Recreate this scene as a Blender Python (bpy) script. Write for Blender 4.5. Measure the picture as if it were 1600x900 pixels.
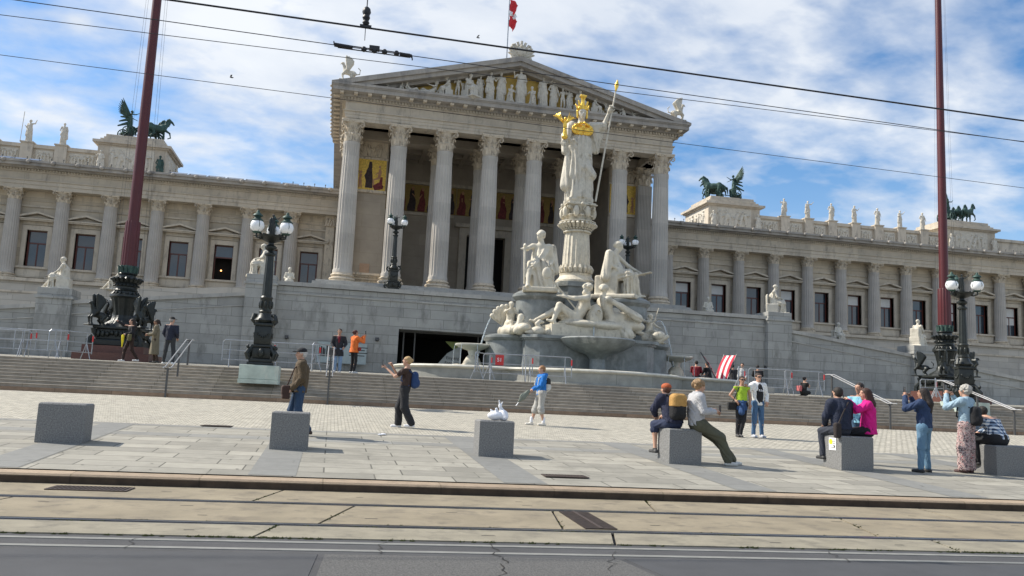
import bpy, math, random
import numpy as np
from math import sin, cos, pi, radians as rad
from mathutils import Vector, Matrix
random.seed(7); RN = np.random.RandomState(5)
SC = bpy.context.scene
for o in list(bpy.data.objects): bpy.data.objects.remove(o)
# ------------------------------------------------------------------ camera, sky, sun
CZ = 1.38
cam = bpy.data.objects.new('camera', bpy.data.cameras.new('camera')); SC.collection.objects.link(cam)
Rv = Vector((0.97668572, -0.2095713, 0.04652827)); Uv = Vector((-0.07250138, -0.11800862, 0.99036232)); Fv = Vector((0.20206078, 0.97064609, 0.13045154))
mw = Matrix.Identity(4)
for i in range(3): mw[i][0] = Rv[i]; mw[i][1] = Uv[i]; mw[i][2] = -Fv[i]
mw[2][3] = CZ
cam.matrix_world = mw
cam.data.sensor_width = 36; cam.data.lens = 1318.5/1600*36; cam.data.clip_end = 3000; cam.data.clip_start = .1
SC.camera = cam
SUN_EL = 43; SUN_AZ = 23          # sun to the left, a little behind the facade
sd = Vector((-cos(rad(SUN_EL))*cos(rad(SUN_AZ)), cos(rad(SUN_EL))*sin(rad(SUN_AZ)), sin(rad(SUN_EL))))
sl = bpy.data.lights.new('sun', 'SUN'); sl.energy = 5.0; sl.angle = rad(.9); sl.color = (1, .93, .82)
so = bpy.data.objects.new('sun', sl); SC.collection.objects.link(so)
so.rotation_euler = (-sd).to_track_quat('-Z', 'Y').to_euler(); so.location = (0, 0, 40)
W = bpy.data.worlds.new('World'); SC.world = W; W.use_nodes = True
nt = W.node_tree; nt.nodes.clear()
def N(t, k, **kw):
    n = t.nodes.new(k)
    for a, b in kw.items():
        if a == 'inp':
            for i, v in b.items(): n.inputs[i].default_value = v
        else: setattr(n, a, b)
    return n
def L(t, a, b): t.links.new(a, b)
out = N(nt, 'ShaderNodeOutputWorld'); bg = N(nt, 'ShaderNodeBackground', inp={1: .12}); L(nt, bg.outputs[0], out.inputs[0])
sky = N(nt, 'ShaderNodeTexSky', sky_type='NISHITA', sun_disc=False, sun_elevation=rad(SUN_EL), sun_rotation=math.atan2(sd.x, sd.y), air_density=1.0, dust_density=.6, ozone_density=2.4, altitude=200)
tc = N(nt, 'ShaderNodeTexCoord'); sep = N(nt, 'ShaderNodeSeparateXYZ'); L(nt, tc.outputs['Generated'], sep.inputs[0])
def MA(t, op, a, b=None, c=None, clamp=False):
    n = t.nodes.new('ShaderNodeMath'); n.operation = op; n.use_clamp = clamp
    for i, v in enumerate((a, b, c)):
        if v is None: continue
        if isinstance(v, (int, float)): n.inputs[i].default_value = v
        else: t.links.new(v, n.inputs[i])
    return n.outputs[0]
zc = MA(nt, 'MAXIMUM', sep.outputs[2], .0); zc = MA(nt, 'ADD', zc, .22)
cx = MA(nt, 'DIVIDE', sep.outputs[0], zc); cy = MA(nt, 'DIVIDE', sep.outputs[1], zc)
cmb = N(nt, 'ShaderNodeCombineXYZ'); L(nt, cx, cmb.inputs[0]); L(nt, cy, cmb.inputs[1])
mp = N(nt, 'ShaderNodeMapping'); mp.inputs['Rotation'].default_value = (0, 0, rad(-28)); mp.inputs['Scale'].default_value = (1.0, 1.25, 1); mp.inputs['Location'].default_value = (3.1, 1.7, 0)
L(nt, cmb.outputs[0], mp.inputs[0])
n1 = N(nt, 'ShaderNodeTexNoise', inp={'Scale': 1.9, 'Detail': 7, 'Roughness': .56, 'Distortion': .15}); L(nt, mp.outputs[0], n1.inputs['Vector'])
n2 = N(nt, 'ShaderNodeTexNoise', inp={'Scale': 7.0, 'Detail': 4, 'Roughness': .5, 'Distortion': .2}); L(nt, mp.outputs[0], n2.inputs['Vector'])
n3 = N(nt, 'ShaderNodeTexNoise', inp={'Scale': .55, 'Detail': 2, 'Roughness': .5}); L(nt, mp.outputs[0], n3.inputs['Vector'])
cv = MA(nt, 'MULTIPLY', n1.outputs[0], .60); cv = MA(nt, 'MULTIPLY_ADD', n2.outputs[0], .34, cv); cv = MA(nt, 'MULTIPLY_ADD', n3.outputs[0], .45, cv)
cr = N(nt, 'ShaderNodeValToRGB'); L(nt, cv, cr.inputs[0])
cr.color_ramp.elements[0].position = .59; cr.color_ramp.elements[1].position = .765
cr.color_ramp.elements[0].color = (0.02,)*3+(1,); cr.color_ramp.elements[1].color = (.93,)*3+(1,)
# clouds whiten towards the horizon
hz = MA(nt, 'MULTIPLY_ADD', sep.outputs[2], -1.7, .50, clamp=True)
cf = MA(nt, 'MAXIMUM', cr.outputs[0], hz)
shade = N(nt, 'ShaderNodeValToRGB'); L(nt, n1.outputs[0], shade.inputs[0])
shade.color_ramp.elements[0].position = .35; shade.color_ramp.elements[0].color = (4.3, 4.9, 5.9, 1); shade.color_ramp.elements[1].position = .68; shade.color_ramp.elements[1].color = (6.9, 7.1, 7.3, 1)
hs = N(nt, 'ShaderNodeHueSaturation', inp={'Saturation': 1.26, 'Value': 1.18}); L(nt, sky.outputs[0], hs.inputs['Color'])
mix = N(nt, 'ShaderNodeMix', data_type='RGBA'); L(nt, cf, mix.inputs[0]); L(nt, hs.outputs[0], mix.inputs[6]); L(nt, shade.outputs[0], mix.inputs[7])
L(nt, mix.outputs[2], bg.inputs[0])
SC.view_settings.view_transform = 'Standard'; SC.view_settings.look = 'None'; SC.view_settings.exposure = 0.25; SC.view_settings.gamma = 1; SC.view_settings.use_curve_mapping = False
try: SC.cycles.max_bounces = 6
except Exception: pass

# ------------------------------------------------------------------ materials
def mat(name, col, rough=.8, metal=0, var=.12, scale=3, bump=.15, bscale=30, brick=None, stain=None, emis=None, alpha=None, trans=0, spec=None, coord=None, c2=None):
    """brick=(w,h,mortar,mortar_darkness,offset,plane) courses; stain=(colour,threshold,scale)"""
    m = bpy.data.materials.new(name); m.use_nodes = True; t = m.node_tree
    b = t.nodes['Principled BSDF']; b.inputs['Roughness'].default_value = rough; b.inputs['Metallic'].default_value = metal
    if spec is not None: b.inputs['Specular IOR Level'].default_value = spec
    tc = N(t, 'ShaderNodeTexCoord'); vec = tc.outputs['Object']
    nz = N(t, 'ShaderNodeTexNoise', inp={'Scale': scale, 'Detail': 6, 'Roughness': .62}); L(t, vec, nz.inputs['Vector'])
    r = N(t, 'ShaderNodeValToRGB'); L(t, nz.outputs[0], r.inputs[0])
    r.color_ramp.elements[0].position = .3; r.color_ramp.elements[1].position = .7
    lo = c2 if c2 else tuple(c*(1-var) for c in col); hi = tuple(min(1, c*(1+var)) for c in col)
    r.color_ramp.elements[0].color = (*lo, 1); r.color_ramp.elements[1].color = (*hi, 1)
    c = r.outputs[0]; hgt = None
    nb = N(t, 'ShaderNodeTexNoise', inp={'Scale': bscale, 'Detail': 4}); L(t, vec, nb.inputs['Vector']); hgt = nb.outputs[0]
    if brick:
        w, h, mo, dk, off, pl = brick[:6]
        s = N(t, 'ShaderNodeSeparateXYZ'); L(t, vec, s.inputs[0])
        cb = N(t, 'ShaderNodeCombineXYZ')
        if pl == 'XZ': L(t, MA(t, 'ADD', s.outputs[0], s.outputs[1]), cb.inputs[0]); L(t, s.outputs[2], cb.inputs[1])
        elif pl == 'SH': L(t, s.outputs[0], cb.inputs[0]); L(t, MA(t, 'MULTIPLY_ADD', s.outputs[0], .05, s.outputs[1]), cb.inputs[1])
        bt = N(t, 'ShaderNodeTexBrick', offset=off, inp={'Scale': 1, 'Mortar Size': mo, 'Mortar Smooth': .15, 'Brick Width': w, 'Row Height': h, 'Bias': 0})
        v = brick[6] if len(brick) > 6 else .1
        bt.inputs['Color1'].default_value = (1-v, 1-v, 1-v, 1); bt.inputs['Color2'].default_value = (1+v, 1+v*.97, 1+v*.9, 1); bt.inputs['Mortar'].default_value = (dk, dk, dk*.95, 1)
        L(t, cb.outputs[0], bt.inputs['Vector'])
        mx = N(t, 'ShaderNodeMix', data_type='RGBA', blend_type='MULTIPLY'); mx.inputs[0].default_value = 1
        L(t, c, mx.inputs[6]); L(t, bt.outputs[0], mx.inputs[7]); c = mx.outputs[2]
        hgt = MA(t, 'MULTIPLY_ADD', bt.outputs[1], -2.5, hgt)
    if stain:
        sc_, th, ss = stain[:3]
        n4 = N(t, 'ShaderNodeTexNoise', inp={'Scale': ss, 'Detail': 7, 'Roughness': .7})
        if len(stain) > 3 and False: pass
        mp = N(t, 'ShaderNodeMapping'); mp.inputs['Scale'].default_value = (1, 1, .35) if not brick or brick[5] == 'XZ' else (1, 1, 1)
        L(t, vec, mp.inputs[0]); L(t, mp.outputs[0], n4.inputs['Vector'])
        rr = N(t, 'ShaderNodeValToRGB'); rr.color_ramp.elements[0].position = th; rr.color_ramp.elements[1].position = min(1, th+.18); L(t, n4.outputs[0], rr.inputs[0])
        mx = N(t, 'ShaderNodeMix', data_type='RGBA'); L(t, rr.outputs[0], mx.inputs[0]); L(t, c, mx.inputs[6]); mx.inputs[7].default_value = (*sc_, 1); c = mx.outputs[2]
    L(t, c, b.inputs['Base Color'])
    if bump:
        bp = N(t, 'ShaderNodeBump', inp={'Strength': bump, 'Distance': .02}); L(t, hgt, bp.inputs['Height']); L(t, bp.outputs[0], b.inputs['Normal'])
    if emis: b.inputs['Emission Color'].default_value = (*emis[:3], 1); b.inputs['Emission Strength'].default_value = emis[3]
    if alpha is not None: b.inputs['Alpha'].default_value = alpha
    if trans: b.inputs['Transmission Weight'].default_value = trans
    return m
WARM = (.53, .46, .355)
M = {}
M['stone'] = mat('warm_stone', WARM, var=.08, scale=.9, brick=(1.9, .62, .010, .62, .5, 'XZ', .13), stain=((.33, .285, .225), .53, 1.1))
M['trim'] = mat('trim_stone', (.52, .46, .37), var=.1, scale=1.5, stain=((.30, .265, .22), .52, 1.8), brick=(2.3, 9, .008, .6, 0, 'XZ', .1))
M['rake'] = mat('weathered_cornice', (.36, .33, .29), var=.15, scale=1.2, stain=((.2, .19, .18), .52, 1.2), brick=(1.4, 30, .008, .7, 0, 'XZ', .08))
M['carved'] = mat('carved_stone', (.58, .50, .385), var=.12, scale=4, stain=((.19, .16, .13), .52, 6))
M['shaft'] = mat('column_stone', (.44, .41, .365), var=.13, scale=.6, brick=(40, 1.35, .004, .85, 0, 'XZ', .09), stain=((.36, .35, .34), .6, 1.5))
M['shaftw'] = mat('wing_column_stone', (.42, .39, .35), var=.1, scale=1, stain=((.33, .31, .29), .6, 2))
M['base'] = mat('basement_stone', (.45, .42, .37), var=.1, scale=.7, brick=(2.1, .56, .012, .55, .5, 'XZ', .1), stain=((.3, .28, .25), .58, .8))
M['granite'] = mat('ramp_granite', (.335, .335, .315), var=.12, scale=1.1, brick=(1.55, .53, .012, .55, .5, 'XZ', .12), stain=((.19, .19, .175), .52, 1.3), bump=.35)
M['coping'] = mat('coping_granite', (.40, .39, .36), var=.12, scale=2, brick=(1.7, 30, .01, .6, 0, 'XZ', .1), stain=((.26, .25, .23), .55, 2.5))
M['marble'] = mat('white_marble', (.60, .55, .44), rough=.65, var=.16, scale=5, bump=.5, bscale=18, stain=((.22, .19, .14), .53, 3.6))
M['marblew'] = mat('statue_marble', (.57, .53, .44), rough=.65, var=.12, scale=7, bump=.4, bscale=26, stain=((.27, .24, .18), .54, 5))
M['greystat'] = mat('relief_limestone', (.56, .52, .44), var=.12, scale=5, stain=((.3, .28, .25), .6, 6))
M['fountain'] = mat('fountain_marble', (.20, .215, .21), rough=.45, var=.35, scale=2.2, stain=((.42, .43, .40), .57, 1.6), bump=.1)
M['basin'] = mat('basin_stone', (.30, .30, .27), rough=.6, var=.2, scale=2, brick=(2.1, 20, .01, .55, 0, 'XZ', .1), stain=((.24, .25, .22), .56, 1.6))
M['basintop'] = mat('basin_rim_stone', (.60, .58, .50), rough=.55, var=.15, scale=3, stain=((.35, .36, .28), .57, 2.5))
M['gold'] = mat('gilding', (.95, .58, .10), rough=.3, metal=.85, var=.15, scale=9, bump=.25, bscale=25)
M['goldmos'] = mat('gold_mosaic', (.30, .20, .05), rough=.5, metal=.25, var=.35, scale=14, bump=.2)
M['goldback'] = mat('gilded_tympanum', (.62, .42, .10), rough=.6, metal=.2, var=.15, scale=2)
M['bronze'] = mat('black_bronze', (.022, .026, .024), rough=.42, metal=.3, var=.3, scale=6, stain=((.05, .09, .075), .62, 8), bump=.4, bscale=14)
M['patina'] = mat('green_bronze', (.035, .075, .062), rough=.6, metal=.2, var=.4, scale=3, stain=((.10, .22, .18), .6, 3))
M['red'] = mat('oxblood_paint', (.085, .010, .013), rough=.45, var=.12, scale=1.5, stain=((.07, .02, .02), .62, 2))
M['redgran'] = mat('red_granite', (.11, .045, .035), rough=.45, var=.2, scale=12)
M['greenstone'] = mat('green_stained_stone', (.42, .49, .43), rough=.7, var=.2, scale=2.5, stain=((.62, .60, .52), .55, 2))
M['globe'] = mat('milk_glass', (.86, .87, .87), rough=.15, var=.02, bump=0)
M['glass'] = mat('window_glass', (.03, .045, .06), rough=.04, var=.3, scale=.6, bump=0, spec=.9)
M['darkroom'] = mat('dark_interior', (.012, .011, .010), rough=.9, bump=0)
M['sash'] = mat('mahogany_sash', (.10, .028, .02), rough=.4, var=.1)
M['curtain'] = mat('white_blind', (.62, .62, .60), rough=.9, var=.05)
M['inner'] = mat('porch_wall', (.37, .32, .255), var=.12, scale=.8, brick=(2.6, .95, .006, .7, .5, 'XZ', .06))
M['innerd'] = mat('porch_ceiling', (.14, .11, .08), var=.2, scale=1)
M['steel'] = mat('galvanised_steel', (.36, .38, .40), rough=.4, metal=.6, var=.15, scale=8, bump=0)
M['dsteel'] = mat('dark_steel', (.10, .10, .10), rough=.5, metal=.5, var=.15, scale=8, bump=0)
M['redplastic'] = mat('red_reflector', (.55, .03, .03), rough=.4, bump=0)
M['wire'] = mat('black_wire', (.02, .02, .022), rough=.5, bump=0)
M['iron'] = mat('cast_iron', (.075, .055, .045), rough=.6, metal=.3, var=.3, scale=12)
M['white'] = mat('white_plastic', (.80, .81, .84), rough=.4, var=.04, scale=20, bump=.4, bscale=22)
M['water'] = mat('water_jet', (.75, .82, .86), rough=.08, var=.05, trans=.6, bump=.3)
M['pool'] = mat('basin_water', (.05, .08, .07), rough=.05, var=.2, bump=.1, bscale=3)
M['panel'] = mat('solar_panel', (.02, .025, .05), rough=.2, bump=0)
# ------------------------------------------------------------------ scene objects
COL = SC.collection
def thing(name, label, cat, loc=(0, 0, 0), rz=0, group=None):
    o = bpy.data.objects.new(name, None); o.empty_display_size = .2; COL.objects.link(o)
    o.location = loc; o.rotation_euler = (0, 0, rz); o['label'] = label; o['category'] = cat
    if group: o['group'] = group
    return o
def tag(o, label, cat, group=None):
    o['label'] = label; o['category'] = cat
    if group: o['group'] = group
    return o
def dup(root, loc, rz=None, label=None, group=None, scale=None):
    r = root.copy(); COL.objects.link(r); r.location = loc
    if rz is not None: r.rotation_euler = (0, 0, rz)
    if label: r['label'] = label
    if group: r['group'] = group
    if scale: r.scale = scale
    for ch in root.children:
        c = ch.copy(); COL.objects.link(c); c.parent = r
        for g in ch.children:
            d = g.copy(); COL.objects.link(d); d.parent = c
    return r
class MB:
    def __init__(s): s.v = []; s.f = []
    def add(s, v, f):
        n = len(s.v); s.v += [tuple(map(float, p)) for p in v]; s.f += [tuple(i+n for i in q) for q in f]; return s
    def box(s, x0, x1, y0, y1, z0, z1, bev=0):
        if bev:
            b = bev; P = []
            for z, e in ((z0, b), (z0+b, 0), (z1-b, 0), (z1, b)):
                P += [(x0+e+ (0 if e else 0), y0+e, z), (x1-e, y0+e, z), (x1-e, y1-e, z), (x0+e, y1-e, z)]
            F = [(3, 2, 1, 0), (12, 13, 14, 15)]
            for k in range(3):
                for j in range(4): F.append((4*k+j, 4*k+(j+1) % 4, 4*k+4+(j+1) % 4, 4*k+4+j))
            return s.add(P, F)
        return s.add([(x, y, z) for z in (z0, z1) for x, y in ((x0, y0), (x1, y0), (x1, y1), (x0, y1))], [(3, 2, 1, 0), (4, 5, 6, 7), (0, 1, 5, 4), (1, 2, 6, 5), (2, 3, 7, 6), (3, 0, 4, 7)])
    def hexa(s, P): return s.add(P, [(3, 2, 1, 0), (4, 5, 6, 7), (0, 1, 5, 4), (1, 2, 6, 5), (2, 3, 7, 6), (3, 0, 4, 7)])
    def lathe(s, prof, n=24, c=(0, 0, 0), rf=None, cap=True, sx=1, sy=1):
        V = []; F = []
        for i, (r, z) in enumerate(prof):
            for j in range(n):
                a = 2*pi*j/n; q = r*(rf(a, z, i) if rf else 1)
                V.append((c[0]+q*cos(a)*sx, c[1]+q*sin(a)*sy, c[2]+z))
        for i in range(len(prof)-1):
            for j in range(n): F.append((i*n+j, i*n+(j+1) % n, (i+1)*n+(j+1) % n, (i+1)*n+j))
        if cap: F.append(tuple(range(n-1, -1, -1))); F.append(tuple((len(prof)-1)*n+j for j in range(n)))
        return s.add(V, F)
    def tube(s, pts, r, n=8, cap=True):
        pts = [Vector(p) for p in pts]; V = []; F = []; m = len(pts)
        if not hasattr(r, '__len__'): r = [r]*m
        up = None
        for i, p in enumerate(pts):
            d = (pts[min(i+1, m-1)]-pts[max(i-1, 0)]).normalized()
            if up is None: up = Vector((0, 0, 1)) if abs(d.z) < .9 else Vector((1, 0, 0))
            x = d.cross(up)
            if x.length < 1e-4: x = d.cross(Vector((0, 1, 0)))
            x.normalize(); y = x.cross(d).normalized(); up = y
            for j in range(n):
                a = 2*pi*j/n; V.append(p+(cos(a)*x+sin(a)*y)*float(r[i]))
        for i in range(m-1):
            for j in range(n): F.append((i*n+j, i*n+(j+1) % n, (i+1)*n+(j+1) % n, (i+1)*n+j))
        if cap: F.append(tuple(range(n-1, -1, -1))); F.append(tuple((m-1)*n+j for j in range(n)))
        return s.add(V, F)
    def ball(s, c, r, n=16, m=10):
        rx, ry, rz = r if hasattr(r, '__len__') else (r, r, r); V = [(c[0], c[1], c[2]-rz)]; F = []
        for i in range(1, m):
            ph = -pi/2+pi*i/m
            for j in range(n): a = 2*pi*j/n; V.append((c[0]+rx*cos(ph)*cos(a), c[1]+ry*cos(ph)*sin(a), c[2]+rz*sin(ph)))
        V.append((c[0], c[1], c[2]+rz)); T = len(V)-1
        for j in range(n): F.append((0, 1+(j+1) % n, 1+j)); F.append((T, T-n+j, T-n+(j+1) % n))
        for i in range(m-2):
            for j in range(n): F.append((1+i*n+j, 1+i*n+(j+1) % n, 1+(i+1)*n+(j+1) % n, 1+(i+1)*n+j))
        return s.add(V, F)
    def exX(s, prof, x0, x1, sl0=0, sl1=0):
        """extrude closed (y,z) profile along X; ends mitred by y*sl"""
        n = len(prof); V = [(x0+sl0*y, y, z) for y, z in prof]+[(x1+sl1*y, y, z) for y, z in prof]
        F = [tuple(range(n)), tuple(range(2*n-1, n-1, -1))]+[(j, n+j, n+(j+1) % n, (j+1) % n) for j in range(n)]
        return s.add(V, F)
    def pris(s, poly, y0, y1):
        """closed (x,z) polygon extruded y0..y1"""
        n = len(poly); V = [(x, y0, z) for x, z in poly]+[(x, y1, z) for x, z in poly]
        F = [tuple(range(n)), tuple(range(2*n-1, n-1, -1))]+[(j, n+j, n+(j+1) % n, (j+1) % n) for j in range(n)]
        return s.add(V, F)
    def prisz(s, poly, z0, z1):
        n = len(poly); V = [(x, y, z0) for x, y in poly]+[(x, y, z1) for x, y in poly]
        F = [tuple(range(n-1, -1, -1)), tuple(range(n, 2*n))]+[(j, (j+1) % n, n+(j+1) % n, n+j) for j in range(n)]
        return s.add(V, F)
    def mirror(s, cx):
        n = len(s.v); V = list(s.v); F = list(s.f)
        s.v += [(2*cx-x, y, z) for x, y, z in V]; s.f += [tuple(i+n for i in reversed(q)) for q in F]; return s
    def build(s, name, m, parent=None, smooth=True, ang=38, off=None, loc=None):
        me = bpy.data.meshes.new(name)
        V = s.v
        if off is not None: V = [(x-off[0], y-off[1], z-off[2]) for x, y, z in V]
        me.from_pydata(V, [], s.f); me.validate()
        import bmesh
        bm = bmesh.new(); bm.from_mesh(me); bmesh.ops.recalc_face_normals(bm, faces=bm.faces[:]); bm.to_mesh(me); bm.free()
        if smooth:
            me.shade_smooth(); me.set_sharp_from_angle(angle=rad(ang))
        me.materials.append(M[m] if isinstance(m, str) else m)
        o = bpy.data.objects.new(name, me); COL.objects.link(o)
        if parent: o.parent = parent
        if loc: o.location = loc
        return o
def wbuild(mb, name, m, parent, **k): return mb.build(name, m, parent, off=tuple(parent.location), **k)
def struct(o): o['kind'] = 'structure'; return o
# ------------------------------------------------------------------ signed distance figures
class Sdf:
    def __init__(s, k=.03): s.P = []; s.k = k; s.cuts = []
    def cap(s, a, b, ra, rb=None, k=None, sc=(1, 1, 1), fold=None, neg=False):
        s.P.append(('c', np.array(a, float), np.array(b, float), ra, ra if rb is None else rb, s.k if k is None else k, np.array(sc, float), fold, neg)); return s
    def ell(s, c, r, rot=None, k=None, neg=False):
        R = np.eye(3) if rot is None else np.array(Matrix.Rotation(rad(rot[1]), 3, rot[0])).T
        s.P.append(('e', np.array(c, float), np.array(r, float), R, 0, s.k if k is None else k, None, None, neg)); return s
    def box(s, c, h, rot=None, r=.01, k=None, neg=False):
        R = np.eye(3) if rot is None else np.array(Matrix.Rotation(rad(rot[1]), 3, rot[0])).T
        s.P.append(('b', np.array(c, float), np.array(h, float), R, r, s.k if k is None else k, None, None, neg)); return s
    def path(s, pts, rs, k=None, **kw):
        for i in range(len(pts)-1): s.cap(pts[i], pts[i+1], rs[i], rs[i+1], k, **kw)
        return s
    def cut(s, n, d): s.cuts.append((np.array(n, float), d)); return s       # keep n.p < d
    def bounds(s, p):
        if p[0] == 'c':
            R = max(p[3], p[4])*float(p[6].max()); R += (p[7][0] if p[7] else 0)
            return np.minimum(p[1], p[2])-R, np.maximum(p[1], p[2])+R
        if p[0] == 'e': R = p[2].max(); return p[1]-R, p[1]+R
        R = np.linalg.norm(p[2]); return p[1]-R, p[1]+R
    def mesh(s, h):
        pos = [p for p in s.P if not p[8]]
        lo = np.min([s.bounds(p)[0] for p in pos], 0)-2.5*h; hi = np.max([s.bounds(p)[1] for p in pos], 0)+2.5*h
        n = np.ceil((hi-lo)/h).astype(int)+1
        ax = [lo[i]+h*np.arange(n[i]) for i in range(3)]
        D = np.full(n, 1.0, np.float32)
        for p in s.P:
            k = p[5]; a, b = s.bounds(p); m = 3*h+k
            i0 = np.maximum(0, np.floor((a-m-lo)/h).astype(int)); i1 = np.minimum(n, np.ceil((b+m-lo)/h).astype(int)+1)
            if np.any(i1 <= i0): continue
            X, Y, Z = np.meshgrid(*[ax[i][i0[i]:i1[i]] for i in range(3)], indexing='ij')
            if p[0] == 'c':
                sc = p[6]; A = p[1]/sc; B = p[2]/sc; ba = B-A; L2 = float(ba@ba)+1e-9
                px, py, pz = X/sc[0]-A[0], Y/sc[1]-A[1], Z/sc[2]-A[2]
                t = np.clip((px*ba[0]+py*ba[1]+pz*ba[2])/L2, 0, 1)
                qx, qy, qz = px-t*ba[0], py-t*ba[1], pz-t*ba[2]
                r = p[3]+t*(p[4]-p[3])
                if p[7]:
                    am, nf, tw = p[7][:3]; u = ba/math.sqrt(L2); e = np.array([1., 0, 0]) if abs(u[0]) < .8 else np.array([0, 1., 0])
                    e1 = np.cross(u, e); e1 /= np.linalg.norm(e1); e2 = np.cross(u, e1)
                    th = np.arctan2(qx*e2[0]+qy*e2[1]+qz*e2[2], qx*e1[0]+qy*e1[1]+qz*e1[2])
                    w = sc.min()
                    ff = 1.7*np.abs(np.sin(.5*(nf*th+tw*t*6+1.3*np.sin(3*th+4*t))))-1
                    r = r+am/w*ff*(.35+.65*t if len(p[7]) < 4 else 1)
                d = (np.sqrt(qx*qx+qy*qy+qz*qz)-r)*sc.min()
            else:
                R = p[3]; q = np.stack([X-p[1][0], Y-p[1][1], Z-p[1][2]], -1)@R.T
                if p[0] == 'e':
                    k0 = np.linalg.norm(q/p[2], axis=-1); k1 = np.linalg.norm(q/(p[2]**2), axis=-1)+1e-9; d = k0*(k0-1)/k1
                    d = np.where(k0 < .05, -p[2].min(), d)
                else:
                    u = np.abs(q)-p[2]+p[4]; d = np.linalg.norm(np.maximum(u, 0), axis=-1)+np.minimum(u.max(-1), 0)-p[4]
            sl = tuple(slice(i0[i], i1[i]) for i in range(3)); E = D[sl]
            if p[8]:
                d = -d; hh = np.maximum(k-np.abs(E-d), 0)/k; D[sl] = np.maximum(E, d)+hh*hh*k*.25
            else:
                hh = np.maximum(k-np.abs(E-d), 0)/k; D[sl] = np.minimum(E, d)-hh*hh*k*.25
        if s.cuts:
            X, Y, Z = np.meshgrid(*ax, indexing='ij')
            for nn, dd in s.cuts: D = np.maximum(D, X*nn[0]+Y*nn[1]+Z*nn[2]-dd)
        return nets(D, lo, h)
def nets(D, lo, h):
    S = D < 0; nx, ny, nz = D.shape
    c = np.zeros((nx-1, ny-1, nz-1), np.int8)
    for i in (0, 1):
        for j in (0, 1):
            for k in (0, 1): c += S[i:nx-1+i, j:ny-1+j, k:nz-1+k]
    act = (c > 0) & (c < 8); idx = np.full(act.shape, -1, np.int64); w = np.argwhere(act); idx[act] = np.arange(len(w))
    P = np.zeros((len(w), 3)); C = np.zeros(len(w))
    cr = [(i, j, k) for i in (0, 1) for j in (0, 1) for k in (0, 1)]
    for a in cr:
        for d in range(3):
            if a[d]: continue
            b = list(a); b[d] = 1
            va = D[w[:, 0]+a[0], w[:, 1]+a[1], w[:, 2]+a[2]]; vb = D[w[:, 0]+b[0], w[:, 1]+b[1], w[:, 2]+b[2]]
            m = (va < 0) != (vb < 0); t = np.where(m, va/np.where(m, va-vb, 1), 0)
            q = np.tile(np.array(a, float), (len(w), 1)); q[:, d] += t
            P += q*m[:, None]; C += m
    P = lo+h*(w+P/np.maximum(C, 1)[:, None])
    F = []
    for d in range(3):
        e1, e2 = (d+1) % 3, (d+2) % 3
        sl0 = [slice(None)]*3; sl1 = [slice(None)]*3; sl0[d] = slice(0, -1); sl1[d] = slice(1, None)
        a = S[tuple(sl0)]; b = S[tuple(sl1)]; m = a != b
        g = np.argwhere(m); sg = a[m]
        ok = (g[:, e1] > 0) & (g[:, e2] > 0) & (g[:, e1] < D.shape[e1]-1) & (g[:, e2] < D.shape[e2]-1); g = g[ok]; sg = sg[ok]
        q = []
        for o1, o2 in ((-1, -1), (0, -1), (0, 0), (-1, 0)):
            u = g.copy(); u[:, e1] += o1; u[:, e2] += o2; q.append(idx[u[:, 0], u[:, 1], u[:, 2]])
        q = np.stack(q, 1); q[~sg] = q[~sg][:, ::-1]; F.append(q)
    F = np.concatenate(F); F = F[(F >= 0).all(1)]
    return P, F
def smesh(name, sdf, h, m, parent=None, xf=None, extra=None):
    P, F = sdf.mesh(h); me = bpy.data.meshes.new(name)
    if xf is not None: P = P@np.array(xf)[:3, :3].T+np.array(xf)[:3, 3]
    V = P.tolist(); F = F.tolist()
    if extra is not None: n = len(V); V += [list(v) for v in extra.v]; F += [[i+n for i in q] for q in extra.f]
    me.from_pydata(V, [], F); me.validate(); me.shade_smooth(); me.materials.append(M[m] if isinstance(m, str) else m)
    o = bpy.data.objects.new(name, me); COL.objects.link(o)
    if parent: o.parent = parent
    return o
def scl(s, xf=None): return Matrix.Scale(s, 4)
# ------------------------------------------------------------------ ground
def SHY(x, y): return y-.05*(x-2.62)
def G(x, y):
    q = y+.05*(x-2.62)
    if q < 11.96: return 0
    if q < 28.75: return -.398+.046*q
    if q < 32.3:
        k = int((q-28.75)/STEP_RUN); return .922+.13+min(9, k)*STEP_RISE
    return 2.05+.027*(q-32.3)
STEP_RUN = 3.55/9; STEP_RISE = (2.05-.922-.13)/9
def sheared(mb): mb.v = [(x, SHY(x, y), z) for x, y, z in mb.v]; return mb
XA, XB = -70, 130
M['asphalt'] = mat('asphalt', (.075, .075, .077), rough=.9, var=.2, scale=1.2, bump=.6, bscale=160, stain=((.055, .056, .058), .55, .7, 0))
M['asphaltn'] = mat('smooth_dark_asphalt', (.06, .062, .066), rough=.85, var=.12, scale=2, bump=.3, bscale=200)
M['asphaltr'] = mat('coarse_asphalt', (.12, .118, .112), rough=.95, var=.5, scale=60, bump=.8, bscale=120)
M['concrete'] = mat('track_concrete', (.265, .225, .155), rough=.9, var=.22, scale=1.1, bump=.5, bscale=90, stain=((.17, .145, .105), .5, 2.6))
M['concrete2'] = mat('edge_concrete', (.265, .24, .18), rough=.9, var=.2, scale=2.2, bump=.5, bscale=90, stain=((.17, .155, .12), .5, 3))
M['linepaint'] = mat('worn_line', (.21, .21, .195), rough=.9, var=.15, scale=6, stain=((.16, .16, .15), .56, 5))
M['rail'] = mat('rail_steel', (.30, .31, .34), rough=.25, metal=.9, var=.1, bump=0)
M['groove'] = mat('rail_groove', (.02, .018, .016), rough=.9, bump=0)
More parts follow.
